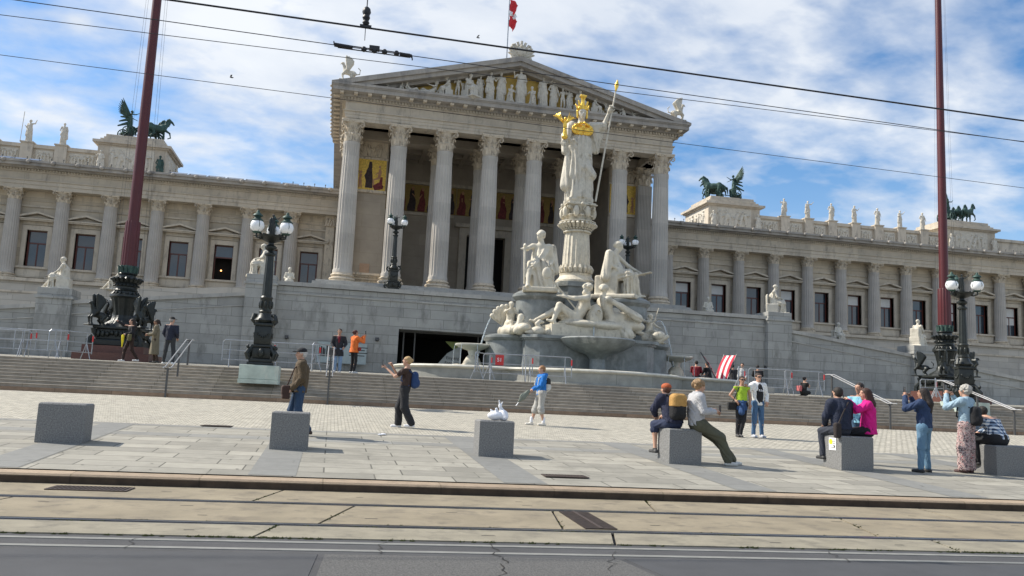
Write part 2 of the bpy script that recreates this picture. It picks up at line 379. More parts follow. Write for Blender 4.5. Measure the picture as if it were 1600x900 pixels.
M['kerb'] = mat('kerb_granite', (.36, .275, .19), rough=.85, var=.18, scale=5, bump=.5, bscale=70, brick=(1.62, 60, .012, .7, 0, 'SH', .1), stain=((.23, .17, .12), .57, 5))
M['slab'] = mat('granite_slabs', (.30, .285, .24), rough=.85, var=.12, scale=2.4, bump=.4, bscale=70, brick=(1.15, .56, .012, .32, .37, 'SH', .2), stain=((.215, .205, .17), .5, 1.1))
M['band'] = mat('dark_granite_band', (.205, .205, .19), rough=.8, var=.1, scale=5, bump=.3, bscale=80, brick=(4, 1.3, .008, .5, 0, 'SH', .08))
M['band2'] = mat('grey_granite_course', (.235, .232, .21), rough=.8, var=.12, scale=4, bump=.3, bscale=80, brick=(1.3, 4, .008, .5, 0, 'SH', .1))
M['cobble'] = mat('granite_setts', (.47, .44, .365), rough=.9, var=.16, scale=9, bump=.9, bscale=35, brick=(.17, .12, .012, .45, .5, 'SH', .2), stain=((.35, .33, .28), .55, 1.3))
M['step'] = mat('step_granite', (.34, .30, .245), rough=.85, var=.2, scale=3, bump=.35, bscale=60, brick=(1.9, 60, .01, .55, 0, 'SH', .12), stain=((.26, .235, .195), .55, 2.2))
M['stepkerb'] = mat('brown_granite', (.25, .175, .12), rough=.85, var=.2, scale=5, bump=.4, brick=(1.7, 60, .01, .6, 0, 'SH', .15))
M['weed'] = mat('moss_and_weeds', (.09, .10, .035), rough=1, var=.5, scale=20)
struct(MB().box(-900, 900, -300, 900, -.3, -.02).build('ground', 'asphalt'))
struct(sheared(MB().box(XA, XB, -60, 8.17, -.02, 0)).build('street', 'asphalt'))
pa = MB(); pb = MB()
pa.prisz([(-12, 3), (-.3, 3), (0, 7.42), (-14, 7.42)], 0, .004); pa.prisz([(3.2, 3), (22, 3), (22, 7.46), (2.7, 7.46)], 0, .004)
pb.prisz([(-.24, 3), (3.14, 3), (2.64, 7.42), (.06, 7.42)], 0, .0035)
struct(sheared(pa).build('asphalt_patch', 'asphaltn')); struct(sheared(pb).build('asphalt_patch', 'asphaltr'))
ln = MB()
for y in (7.56, 7.93): ln.box(XA, XB, y, y+.085, 0, .006)
struct(sheared(ln).build('road_line', 'linepaint'))
# tram bed: concrete slabs with open joints
rnd = random.Random(3)
def slabs(y0, y1, m, w, lean):
    x = XA-2; mb = MB(); xs = []
    while x < XB:
        x2 = x+w*(.75+.5*rnd.random()); l = lean*(rnd.random()*.6+.7)
        mb.prisz([(x+.012, y0), (x2-.022, y0), (x2-.022+l, y1), (x+.012+xs[-1][1] if xs else x, y1)], -.01, .012); xs.append((x2, l)); x = x2
    struct(sheared(mb).build('tram_bed', m)); return xs
J = [(10.72, 11.95, slabs(10.72, 11.95, 'concrete', 4.6, .25)), (9.06, 10.5, slabs(9.06, 10.5, 'concrete', 3.4, .35)), (8.17, 8.86, slabs(8.17, 8.86, 'concrete2', 3.9, .2))]
rl = MB(); gr = MB()
for y in (10.61, 8.95):
    gr.box(XA, XB, y-.10, y+.10, -.012, .002); rl.box(XA, XB, y-.02, y+.06, -.01, .016); rl.box(XA, XB, y-.075, y-.055, -.01, .012)
struct(sheared(gr).build('rail_groove', 'groove')); struct(sheared(rl).build('tram_rail', 'rail'))
wd = MB()                                   # moss and weeds in the joints
def tuft(x, y, z, r):
    for _ in range(5):
        a = rnd.random()*6.3; d = r*rnd.random(); h = r*(.3+.7*rnd.random()); q = .012+.012*rnd.random()
        px, py = x+d*cos(a), y+d*sin(a)
        wd.add([(px-q, py, z), (px+q, py, z), (px+q*.5+cos(a)*h*.5, py+sin(a)*h*.4, z+h), (px, py+q, z)], [(0, 1, 2), (1, 3, 2), (3, 0, 2)])
for y0, y1, xs in J:
    for x, l in xs:
        if -8 < x < 20:
            n = rnd.randint(0, 7)
            for _ in range(n):
                t = rnd.random(); tuft(x+l*t, y0+(y1-y0)*t, .0, .03)
for y, n in ((8.88, 130), (8.15, 260), (10.5, 60), (11.94, 60), (9.04, 70)):
    c = -6
    for _ in range(n):
        c = -7+26*rnd.random() if rnd.random() < .35 else c+.12*rnd.random(); tuft(c, y+.02*rnd.random(), .0, .022)
o = sheared(wd).build('weeds', 'weed', smooth=False); o['kind'] = 'stuff'; tag(o, 'moss and short weeds growing in the joints of the tram track', 'weeds')
kb = MB(); kb.add([(x, y, z) for x in (XA, XB) for y, z in ((11.96, -.02), (11.94, .10), (11.97, .136), (12.28, .152), (12.28, -.02))], [(1, 2, 7, 6), (2, 3, 8, 7), (3, 4, 9, 8)])
kf = MB(); kf.add([(x, y, z) for x in (XA, XB) for y, z in ((11.955, -.02), (11.945, .085), (11.94, .11))], [(0, 1, 4, 3), (1, 2, 5, 4)]); struct(sheared(kf).build('kerb_face', mat('grimy_shaded_kerb_face', (.055, .038, .026), var=.4, scale=5, brick=(1.62, 60, .012, .7, 0, 'SH', .1))))  # kerb front: grime, plus the face's shade put into the darker colour
struct(sheared(kb).build('kerb', 'kerb'))
def sheet(x0, x1, y0, y1, dz): 
    g = lambda y: -.398+.046*y+dz
    return MB().add([(x0, y0, g(y0)), (x1, y0, g(y0)), (x1, y1, g(y1)), (x0, y1, g(y1))], [(0, 1, 2, 3)])
struct(sheared(sheet(XA, XB, 12.24, 19.25, 0)).build('pavement', 'slab'))
struct(sheared(sheet(XA, XB, 19.25, 28.9, 0)).build('cobbled_plaza', 'cobble'))
for k in range(-3, 9):
    struct(sheared(sheet(-1.03+3.6*k, -.38+3.6*k, 12.29, 19.25, .004)).build('paving_band', 'band'))
struct(sheared(sheet(XA, XB, 17.0, 17.55, .002)).build('paving_band', 'band2'))
struct(sheared(sheet(XA, XB, 18.9, 19.25, .003)).build('paving_band', 'band2'))
# steps
st = MB(); z = .80
sk = MB().box(XA, XB, 28.75, 30, .7, .922+.13); struct(sheared(sk).build('bottom_step', 'stepkerb'))
for k in range(9):
    y = 28.75+.05+STEP_RUN*(k+1)-STEP_RUN*.9; zt = .922+.13+STEP_RISE*(k+1)
    st.add([(x, yy, zz) for x in (XA, XB) for yy, zz in ((y+.02, zt-STEP_RISE-.01), (y+.02, zt-.035), (y, zt-.03), (y, zt-.006), (y+.008, zt), (34, zt))], [(j, j+1, j+7, j+6) for j in range(5)])
struct(sheared(st).build('steps', 'step'))
ld = MB().add([(x, y, 2.056+.027*(y-32.3)) for y in (33.2, 50, 70) for x in (XA, XB)], [(0, 1, 3, 2), (2, 3, 5, 4)])
struct(sheared(ld).build('landing', 'slab'))

# cracks in the coarse asphalt and dark joints of the track slabs
ck = MB(); r = random.Random(12)
def crack(x, y, dx, dy, n, w):
    P = []
    for i in range(n+1): P.append((x+dx*i/n+r.uniform(-.05, .05), y+dy*i/n+r.uniform(-.03, .03)))
    V = []
    for i, (a, b) in enumerate(P): ww = w*(.4+.6*r.random()); V += [(a-ww, b, .0075), (a+ww, b+ww*.5, .0075)]
    ck.add(V, [(2*i, 2*i+1, 2*i+3, 2*i+2) for i in range(n)])
crack(1.55, 7.4, .1, .7, 9, .009); crack(1.62, 7.4, -.25, -.9, 12, .010); crack(.52, 7.5, .05, .6, 7, .008); crack(2.4, 6.9, .3, .9, 9, .006); crack(4.9, 7.45, .1, .65, 7, .008); crack(-1.6, 7.5, .04, .55, 6, .006); crack(8.6, 7.5, .1, .6, 6, .008)
struct(sheared(ck).build('asphalt_crack', 'groove', smooth=False))

mk = MB(); r = random.Random(21)          # lifting slots and worn patches in the track slabs, gum spots on the paving
for y in (11.35, 10.95, 10.2, 9.45, 8.5):
    x = -8+r.random()*2
    while x < 20:
        w = .05+.03*r.random(); mk.add([(x-w, y-.012, .0135), (x+w, y-.014, .0135), (x+w*.9, y+.014, .0135), (x-w*.9, y+.012, .0135)], [(0, 1, 2, 3)]); x += 1.3+2.2*r.random(); y += r.uniform(-.05, .05)
struct(sheared(mk).build('slab_slots', 'groove', smooth=False))
M['gum'] = mat('gum_spots', (.13, .125, .115), rough=.9)
gm = MB()
for _ in range(420):
    x = r.uniform(-8, 20); y = r.uniform(12.4, 19); q = .008+.018*r.random()**2; z = -.398+.046*y+.0065
    gm.add([(x+q*cos(a)*(.8+.4*r.random()), y+q*sin(a), z) for a in (0, 1.05, 2.1, 3.14, 4.2, 5.2)], [(0, 1, 2, 3, 4, 5)])
o = sheared(gm).build('gum_spots', 'gum', smooth=False); struct(o)
# ------------------------------------------------------------------ relief helper and columns
X0 = 11.5425; YP = 57.45; YW = 65.475
def relief(mb, x0, x1, z0, z1, y, depth, seed, axis='x', sgn=-1, nx=None, dens=1.0):
    """carved panel of small standing figures as a height field facing -Y (axis x) or -X/+X (axis y)"""
    r = np.random.RandomState(seed); w = x1-x0; h = z1-z0; nx = nx or int(np.clip(w/h*34, 24, 150)); nz = 34
    U, V = np.meshgrid(np.linspace(0, w/h, nx), np.linspace(0, 1, nz), indexing='ij'); H = np.zeros_like(U)
    def seg(ax, ay, bx, by, ra, rb, hh):
        nonlocal H
        bx_, by_ = bx-ax, by-ay; L2 = bx_**2+by_**2+1e-6; t = np.clip(((U-ax)*bx_+(V-ay)*by_)/L2, 0, 1)
        d = np.hypot(U-ax-t*bx_, V-ay-t*by_); rr = ra+(rb-ra)*t; H = np.maximum(H, hh*np.sqrt(np.clip(1-(d/rr)**2, 0, 1)))
    c = .14
    while c < w/h-.12:
        f = r.choice([-1, 1]); hh = .6+.4*r.rand(); s = .85+.15*r.rand(); lean = .12*r.randn()
        seg(c+lean*.8, .83*s, c+lean*.8, .84*s, .065, .065, hh); seg(c+lean*.5, .68*s, c, .4*s, .09, .075, hh)
        seg(c, .4*s, c+.07*r.randn(), .05, .085, .05, hh*.9); seg(c, .4*s, c+.1*r.randn()+.08*f, .05, .07, .04, hh*.8)
        seg(c+lean*.5, .68*s, c+f*.16, (.5+.3*r.rand())*s, .04, .03, hh*.8); seg(c+lean*.5, .68*s, c-f*.12, (.45+.2*r.rand())*s, .04, .035, hh*.7)
        c += (.2+.14*r.rand())/dens
    H += .08*r.rand(*H.shape)
    H[0] = H[-1] = 0; H[:, 0] = H[:, -1] = 0
    V3 = []
    for i in range(nx):
        for j in range(nz):
            u = x0+w*i/(nx-1); zz = z0+h*j/(nz-1); d = y+sgn*depth*H[i, j]
            V3.append((u, d, zz) if axis == 'x' else (d, u, zz))
    F = [(i*nz+j, (i+1)*nz+j, (i+1)*nz+j+1, i*nz+j+1) for i in range(nx-1) for j in range(nz-1)]
    return mb.add(V3, F)
def capital_mb(r, h, n_leaf=8, square=1.42):
    """corinthian capital: bell, two rows of curling leaves, corner volutes, hollow-sided abacus; stands on z=0"""
    mb = MB(); mb.lathe([(r*.98, 0), (r*1.04, .02*h), (r*1.04, .05*h), (r*.9, .07*h), (r*.9, .5*h), (r*1.1, .8*h), (r*1.2, .87*h)], 32)
    def leaf(a, z0, z1, rr, w, curl):
        prof = [(rr, z0, w*.75), (rr+.03*r, z0+(z1-z0)*.4, w), (rr+.09*r, z0+(z1-z0)*.75, w*.95), (rr+curl*.8, z1, w*.75), (rr+curl*1.25, z1-.04*h, w*.45), (rr+curl*1.2, z1-.11*h, w*.15)]
        V = []; F = []
        for q, zz, ww in prof:
            for s, dq in ((-1, -.04*r), (-.5, .02*r), (0, .07*r), (.5, .02*r), (1, -.04*r)):
                rad_ = q+dq; aa = a+s*ww/rr; V.append((rad_*cos(aa), rad_*sin(aa), zz+(.02*h if abs(s) == .5 else 0)))
        for i in range(len(prof)-1):
            for j in range(4): F.append((5*i+j, 5*i+j+1, 5*i+6+j, 5*i+5+j))
        mb.add(V, F)
    for i in range(n_leaf): leaf(2*pi*i/n_leaf, .06*h, .38*h, r*.95, r*.30, r*.24)
    for i in range(n_leaf): leaf(2*pi*(i+.5)/n_leaf, .2*h, .62*h, r*.96, r*.28, r*.30)
    A = r*square
    for q in range(4):
        a = pi/4+q*pi/2; c, s = cos(a), sin(a)
        for side in (-1, 1):
            pts = []; rr = []
            for t in np.linspace(0, 1, 22):
                if t < .45: u = t/.45; rad_ = r*1.0+u**1.5*(A*1.18-r*1.0); zz = h*(.45+.42*u**.8)
                else:
                    u = (t-.45)/.55; an = pi/2-u*2.4*pi; k = .125*h*(1-.75*u); rad_ = A*1.18+k*cos(an); zz = h*.87-.125*h+k*sin(an)
                off = side*r*.16*(1.6-1.2*min(1, t/.45)); pts.append((c*rad_-s*off, s*rad_+c*off, zz)); rr.append(r*.055)
            mb.tube(pts, rr, 6)
        a2 = q*pi/2; c, s = cos(a2), sin(a2)          # small inner scrolls and the flower
        for side in (-1, 1):
            pts = []
            for t in np.linspace(0, 1, 14):
                an = -pi/2+side*0+t*2.2*pi; k = r*.2*(1-.7*t); off = side*(r*.27-k*cos(an)*.9); zz = h*.68+k*sin(an); pts.append((c*r*1.12-s*off, s*r*1.12+c*off, zz))
            mb.tube(pts, r*.04, 5)
        mb.ball((c*r*1.25, s*r*1.25, h*.92), (r*.13, r*.13, r*.13), 8, 6)
    poly = []
    for q in range(4):
        a = pi/4+q*pi/2; b = a+pi/2; e = A*1.32
        p0 = Vector((cos(a-.07)*e, sin(a-.07)*e)); p0b = Vector((cos(a+.07)*e, sin(a+.07)*e)); p1 = Vector((cos(b-.07)*e, sin(b-.07)*e)); poly.append(tuple(p0))
        for t in (0, .17, .34, .5, .66, .83):
            p = p0b.lerp(p1, t); m = (a+b)/2; p = p-Vector((cos(m), sin(m)))*r*.22*(1-(2*t-1)**2); poly.append(tuple(p))
    mb.prisz(poly, h*.87, h*.94); mb.prisz([(x*1.04, y*1.04) for x, y in poly], h*.94, h)
    return mb
def flute(n):
    def f(a, z, i): 
        t = (a*n/(2*pi)) % 1; return 1-.07*max(0, sin(pi*t))**.8 if .12 < t < .88 else 1
    return f
def shaft_mb(r0, r1, h, n=20, per=8):
    fl = flute(n); N_ = n*per; prof = [(r0*1.07, 0), (r0*1.07, .02*h), (r0, .035*h), (r0, .12*h), (r0*.995, .35*h), (r0*.95, .65*h), (r1*1.02, .9*h), (r1, .965*h), (r1*1.06, .98*h), (r1*1.06, h)]
    return MB().lathe(prof, N_, rf=lambda a, z, i: fl(a, z, i) if 2 <= i <= 7 else 1, cap=False)
def base_mb(r, h, plinth=True):
    prof = [(r*1.36, .0), (r*1.36, .2*h)] if plinth else []
    p = [(r*1.0, .2*h)]
    def torus(rc, zc, q, n=7): return [(rc+q*cos(a), zc+q*sin(a)) for a in np.linspace(-pi/2, pi/2, n)]
    prof += torus(r*1.26, .36*h, .14*h)+torus(r*1.1, .6*h, .05*h, 4)+torus(r*1.14, .78*h, .1*h)+[(r*1.08, .93*h), (r*1.07, h)]
    return MB().lathe(prof, 40)
P_ = thing('parliament_building', 'pale stone parliament building with a columned temple front and long windowed wings', 'building', (X0, YW, 0))
col_me = {}
def column(x, y, z, r0, r1, hb, hs, hc, mats, key, parent=P_, name='column', cap_sq=1.42):
    if key not in col_me:
        col_me[key] = (shaft_mb(r0, r1, hs).build('shaft', mats[0]).data, base_mb(r0, hb).build('base', mats[1]).data, capital_mb(r1, hc, square=cap_sq).build('capital', mats[1]).data)
        for nme in ('shaft', 'base', 'capital'):
            for ob in list(bpy.data.objects):
                if ob.name.startswith(nme) and ob.parent is None and ob.type == 'MESH': bpy.data.objects.remove(ob)
    s = bpy.data.objects.new(name, col_me[key][0]); COL.objects.link(s); s.parent = parent; s.location = (x-parent.location.x, y-parent.location.y, z+hb-parent.location.z)
    b = bpy.data.objects.new('base', col_me[key][1]); COL.objects.link(b); b.parent = s; b.location = (0, 0, -hb)
    c = bpy.data.objects.new('capital', col_me[key][2]); COL.objects.link(c); c.parent = s; c.location = (0, 0, hs)
    return s
SP = 3.227
for k in range(8): column(X0+(k-3.5)*SP, YP, 8.6, .63, .54, .62, 9.08, 1.5, ('shaft', 'carved'), 'p')
for k in (2, 3, 4, 5): column(X0+(k-3.5)*SP, 61.4, 8.6, .60, .52, .62, 9.08, 1.5, ('shaft', 'carved'), 'pi')
# fluted corner piers behind the outer columns
for sgn in (-1, 1):
    cx_ = X0+sgn*3.5*SP; q = MB()
    V = []; nfl = 9; w = .55
    poly = []
    for (ax, ay, dx, dy) in ((-w, -w, 1, 0), (w, -w, 0, 1), (w, w, -1, 0), (-w, w, 0, -1)):
        for i in range(nfl):
            for u, dd in ((.0, 0), (.2, 0), (.35, .045), (.65, .045), (.8, 0)):
                t = (i+u)/nfl*2*w; nx_, ny_ = -dy, dx; poly.append((cx_+ax+dx*t+nx_*dd, 61.2+ay+dy*t+ny_*dd))
    q.prisz(poly, 9.2, 18.3); wbuild(q, 'corner_pier', 'shaft', P_, ang=20)
    b_ = MB().box(cx_-.7, cx_+.7, 60.5, 61.9, 8.6, 9.2, .04); wbuild(b_, 'pier_base', 'carved', P_)
    c_ = capital_mb(.62, 1.4, square=1.3); c_.v = [(x+cx_, y+61.2, z+18.3) for x, y, z in c_.v]; wbuild(c_, 'pier_capital', 'carved', P_)
# stylobate: terrace floor and steps up to the portico
b = MB().box(X0-16, X0+16, 49.2, 66, 5.4, 7.2); b.box(X0-13, X0+13, 56.35, 66, 7.2, 8.6)
for k in range(8): b.box(X0-13.2+.0, X0+13.2, 56.35-.33*(k+1), 56.35-.33*k, 7.2, 8.6-.155*(k+1))
wbuild(b, 'stylobate', 'coping', P_)
# porch: walls, antae, door, mosaics, ceiling
b = MB()
for s in (-1, 1):
    b = MB(); xo = X0+s*11.85; xi = X0+s*8.55
    b.box(min(xo-.5*s, xi), max(xo-.5*s, xi), 61.35, 61.9, 8.6, 19.72); b.box(min(xo, xo-1.1*s), max(xo, xo-1.1*s), 61.9, 68, 8.6, 19.72)
    b.box(min(xi, xi+.6*s), max(xi, xi+.6*s), 61.9, 67, 8.6, 19.72)
    wbuild(b, 'porch_wall', 'inner', P_)
b = MB().box(X0-9.1, X0-1.6, 67, 67.6, 8.6, 20.4).box(X0+1.6, X0+9.1, 67, 67.6, 8.6, 20.4).box(X0-1.6, X0+1.6, 67, 67.6, 14.4, 20.4)
wbuild(b, 'back_wall', 'inner', P_)
wbuild(MB().box(X0-4, X0+4, 68.6, 68.7, 8.6, 16).box(X0-4, X0-3.9, 67.62, 68.6, 8.6, 16).box(X0+3.9, X0+4, 67.62, 68.6, 8.6, 16).box(X0-4, X0+4, 67.62, 68.6, 16, 16.1).box(X0-4, X0+4, 67.62, 68.6, 8.5, 8.58), 'doorway', 'darkroom', P_)
b = MB().box(X0-2.2, X0-1.6, 66.75, 67, 8.6, 14.4).box(X0+1.6, X0+2.2, 66.75, 67, 8.6, 14.4).box(X0-2.2, X0+2.2, 66.75, 67, 14.4, 15.0).box(X0-2.6, X0+2.6, 66.5, 67, 15.0, 15.3)
b.box(X0-9.1, X0-2.7, 66.85, 67, 15.7, 15.95).box(X0+2.7, X0+9.1, 66.85, 67, 15.7, 15.95).box(X0-9.1, X0+9.1, 66.8, 67, 18.25, 18.5)
wbuild(b, 'door_surround', 'trim', P_)
def mosaic(x0, x1, z0, z1, y, seed, n):
    back = wbuild(MB().box(x0, x1, y, y+.06, z0, z1), 'mosaic', 'goldmos', P_)
    r = random.Random(seed)
    for q, mm in enumerate(('mosred', 'mosblk', 'mosflesh')):
        mb = MB(); c = x0+.25
        for k in range(n):
            c = x0+(x1-x0)*(k+.5)/n; h = (z1-z0)
            if mm == 'mosflesh':
                mb.ball((c+.05, y-.02, z0+h*.84), (.12, .04, .16), 10, 6); mb.tube([(c, y-.02, z0+h*.65), (c+r.uniform(-.4, .4), y-.02, z0+h*(.45+.4*r.random()))], .05, 6)
            elif (mm == 'mosred') == (k % 2 == 0):
                w = .2+.14*r.random()
                for s in ((0, .6, .25), (.05, .3, .36), (-.02, .1, .42)): mb.ball((c+s[0], y-.01, z0+h*s[1]), (w*s[2]*2.6, .035, h*.28), 12, 6)
        if mb.v: mb.v = [(min(max(x, x0+.02), x1-.02), yy, min(max(zz, z0+.02), z1-.02)) for x, yy, zz in mb.v]; wbuild(mb, 'mosaic_figures', mm, P_)
M['mosred'] = mat('mosaic_crimson', (.16, .03, .03), var=.5, scale=6); M['mosblk'] = mat('mosaic_dark_robe', (.045, .03, .03), var=.5, scale=6); M['mosflesh'] = mat('mosaic_skin', (.42, .22, .12), var=.2)
def anta_mosaic(c, mir):
    wbuild(MB().box(c-1.1, c+1.1, 61.28, 61.34, 16.05, 18.35), 'mosaic', mat('bright_gold_mosaic', (.66, .44, .08), rough=.45, metal=.3, var=.35, scale=12, bump=.3), P_)
    Y = 61.27
    def pt(u, v): return (c+mir*(u-.5)*2.1, Y, 16.1+2.2*v)
    d = MB().tube([pt(.45, .05), pt(.46, .35), pt(.44, .62), pt(.47, .80)], [.27, .24, .22, .10], 12).tube([pt(.40, .6), pt(.32, .45), pt(.38, .3)], .09, 8).tube([pt(.47, .74), pt(.47, .95)], [.16, .10], 10)
    rd = MB().tube([pt(.62, .06), pt(.80, .14), pt(.95, .10)], [.18, .28, .12], 12).tube([pt(.85, .15), pt(.88, .45)], [.14, .08], 8)
    fl_ = MB().tube([pt(.12, .04), pt(.13, .3), pt(.16, .5)], [.05, .08, .09], 8).tube([pt(.2, .04), pt(.17, .3)], [.04, .06], 8).tube([pt(.16, .46), pt(.05, .62), pt(.06, .8)], [.04, .035, .03], 6).tube([pt(.62, .06), pt(.60, .33), pt(.78, .40), pt(.82, .62), pt(.80, .72)], [.05, .07, .10, .12, .06], 8).tube([pt(.80, .62), pt(.66, .52)], .045, 6)
    for q in (pt(.16, .57), pt(.80, .79), pt(.47, .84)): fl_.ball(q, (.09, .05, .11), 10, 8)
    for mb, mm in ((d, 'mosblk'), (rd, 'mosred'), (fl_, 'mosflesh')):
        mb.v = [(min(max(x, c-1.09), c+1.09), 61.275+(y-61.27)*.08, min(max(z, 16.07), 18.33)) for x, y, z in mb.v]; wbuild(mb, 'mosaic_figures', mm, P_)
for s in (-1, 1):
    c = X0+s*9.75; anta_mosaic(c, -s)
    b = MB().box(c-1.2, c+1.2, 61.22, 61.35, 18.35, 18.5).box(c-1.2, c+1.2, 61.18, 61.35, 15.85, 16.05); wbuild(b, 'mosaic_frame', 'carved', P_)
    b = MB(); relief(b, c-1.1, c+1.1, 18.55, 19.7, 61.34, .12, 9+s, dens=.8); wbuild(b, 'eagle_relief', 'carved', P_)
    b = MB().box(c-1.0, c+1.0, 58.2, 58.4, 8.6, 8.75).box(c-1.0, c+1.0, 58.18, 58.42, 9.35, 9.5)
    for i in range(9):
        for j in range(3): b.lathe([(.05, 0), (.12, .03), (.05, .06)], 8, (c-.8+.2*i, 58.3, 8.8+.19*j))
    for e in (-1.3, 1.3): b.box(c+e-.2, c+e+.2, 58.1, 58.5, 8.6, 9.5)
    b.box(c-1, c+1, 58.33, 58.36, 8.75, 9.35); wbuild(b, 'balustrade', 'carved', P_)
    wbuild(MB().box(c-.35, c+.35, 61.29, 61.35, 9.6, 10.6), 'stone_tablet', mat('pink_tablet', (.45, .3, .2)) if s < 0 else 'trim', P_)
mosaic(X0-9, X0-2.6, 16.0, 18.2, 66.9, 21, 8); mosaic(X0+2.6, X0+9, 16.0, 18.2, 66.9, 22, 8); mosaic(X0-2.55, X0+2.55, 16.0, 18.2, 66.92, 23, 6)
b = MB().box(X0-11.9, X0+11.9, 58.05, 67.6, 20.36, 20.42)
wbuild(b, 'porch_ceiling', 'innerd', P_)
b = MB()
for k in range(8):
    x = X0+(k-3.5)*SP; b.box(x-.42, x+.42, 58.0, 60.75, 19.72, 20.36)
    for j in range(4): b.box(x-.5, x+.5, 58.2+.6*j, 58.35+.6*j, 20.1, 20.36)
b.box(X0-10.75, X0+10.75, 60.75, 61.85, 19.72, 20.36)
for k in range(14): b.box(X0-10.7+k*1.61, X0-10.7+k*1.61+.35, 61.85, 67, 20.0, 20.36)
for j in range(3): b.box(X0-11, X0+11, 63+1.4*j, 63.3+1.4*j, 20.02, 20.34)
wbuild(b, 'ceiling_beams', 'inner', P_)
# entablature
b = MB()
def ring(hw, yf, z0, z1, deep=None):
    if deep: b.box(X0-hw, X0+hw, yf, yf+deep, z0, z1); b.box(X0-hw, X0-hw+deep, yf+deep, 68, z0, z1); b.box(X0+hw-deep, X0+hw, yf+deep, 68, z0, z1)
    else: b.box(X0-hw, X0+hw, yf, 68.5, z0, z1)
ring(11.86, 56.89, 19.72, 19.92, 1.15); ring(11.90, 56.85, 19.92, 20.14, 1.19); ring(11.94, 56.81, 20.14, 20.36, 1.23)
ring(12.04, 56.71, 20.36, 20.43); ring(11.90, 56.85, 20.43, 21.03); ring(12.0, 56.75, 21.03, 21.10); ring(12.02, 56.73, 21.10, 21.30)
n = 150
wbuild(b, 'entablature', 'trim', P_)
b = MB(); ring(12.28, 56.47, 21.30, 21.36); ring(12.30, 56.45, 21.36, 21.5); ring(12.80, 55.95, 21.5, 21.78); ring(12.86, 55.89, 21.78, 21.86); ring(12.92, 55.83, 21.86, 22.02)
wbuild(b, 'cornice', 'rake', P_)
b = MB()
for i in range(112):
    x = X0-12.0+.216*i; b.box(x, x+.12, 56.6, 56.73, 21.13, 21.29)
for i in range(50):
    y = 56.75+.216*i
    for s in (-1, 1): b.box(X0+s*12.02-(.13 if s < 0 else 0), X0+s*12.02+(.13 if s > 0 else 0), y, y+.12, 21.13, 21.29)
wbuild(b, 'dentils', 'trim', P_, smooth=False)
b = MB()
for i in range(27):
    x = X0-12.2+.938*i; b.box(x-.13, x+.13, 56.02, 56.47, 21.36, 21.5, .02); b.ball((x, 56.08, 21.4), (.11, .08, .09), 8, 5)
for i in range(13):
    y = 57+.938*i
    for s in (-1, 1): b.box(X0+s*12.3-.45*(s < 0), X0+s*12.3+.45*(s > 0), y-.13, y+.13, 21.36, 21.5, .02)
    b.ball((X0-12.95, y, 22.05), .09, 8, 5)
wbuild(b, 'modillions', 'carved', P_)
TS = 3.4/12.92
def tri(hw, z0, th): return [(X0-hw, z0), (X0, z0+hw*TS), (X0+hw, z0), (X0+hw-th/TS, z0), (X0, z0+hw*TS-th), (X0-hw+th/TS, z0)]
def rakebeam(hw, z0, th, y0, y1):
    b = MB()
    for s in (-1, 1):
        e = hw; P = [(X0+s*e, z0), (X0, z0+e*TS), (X0, z0+e*TS-th), (X0+s*(e-th/TS), z0)]
        b.pris(P, y0, y1)
    return b
b = rakebeam(12.92, 22.03, .34, 55.83, 57.2); b2 = rakebeam(12.92-.34/TS, 22.03, .3, 55.98, 57.2); b3 = rakebeam(12.92-.64/TS, 22.03, .22, 56.5, 57.2)
b.add(b2.v, b2.f).add(b3.v, b3.f); wbuild(b, 'raking_cornice', 'rake', P_)
wbuild(MB().pris([(X0-12, 22.02), (X0, 22.02+12*TS), (X0+12, 22.02)], 57.12, 57.3), 'tympanum', 'goldback', P_)
wbuild(MB().pris([(X0-12.7, 22.02), (X0, 22.02+12.7*TS), (X0+12.7, 22.02)], 57.3, 88), 'roof', 'rake', P_)
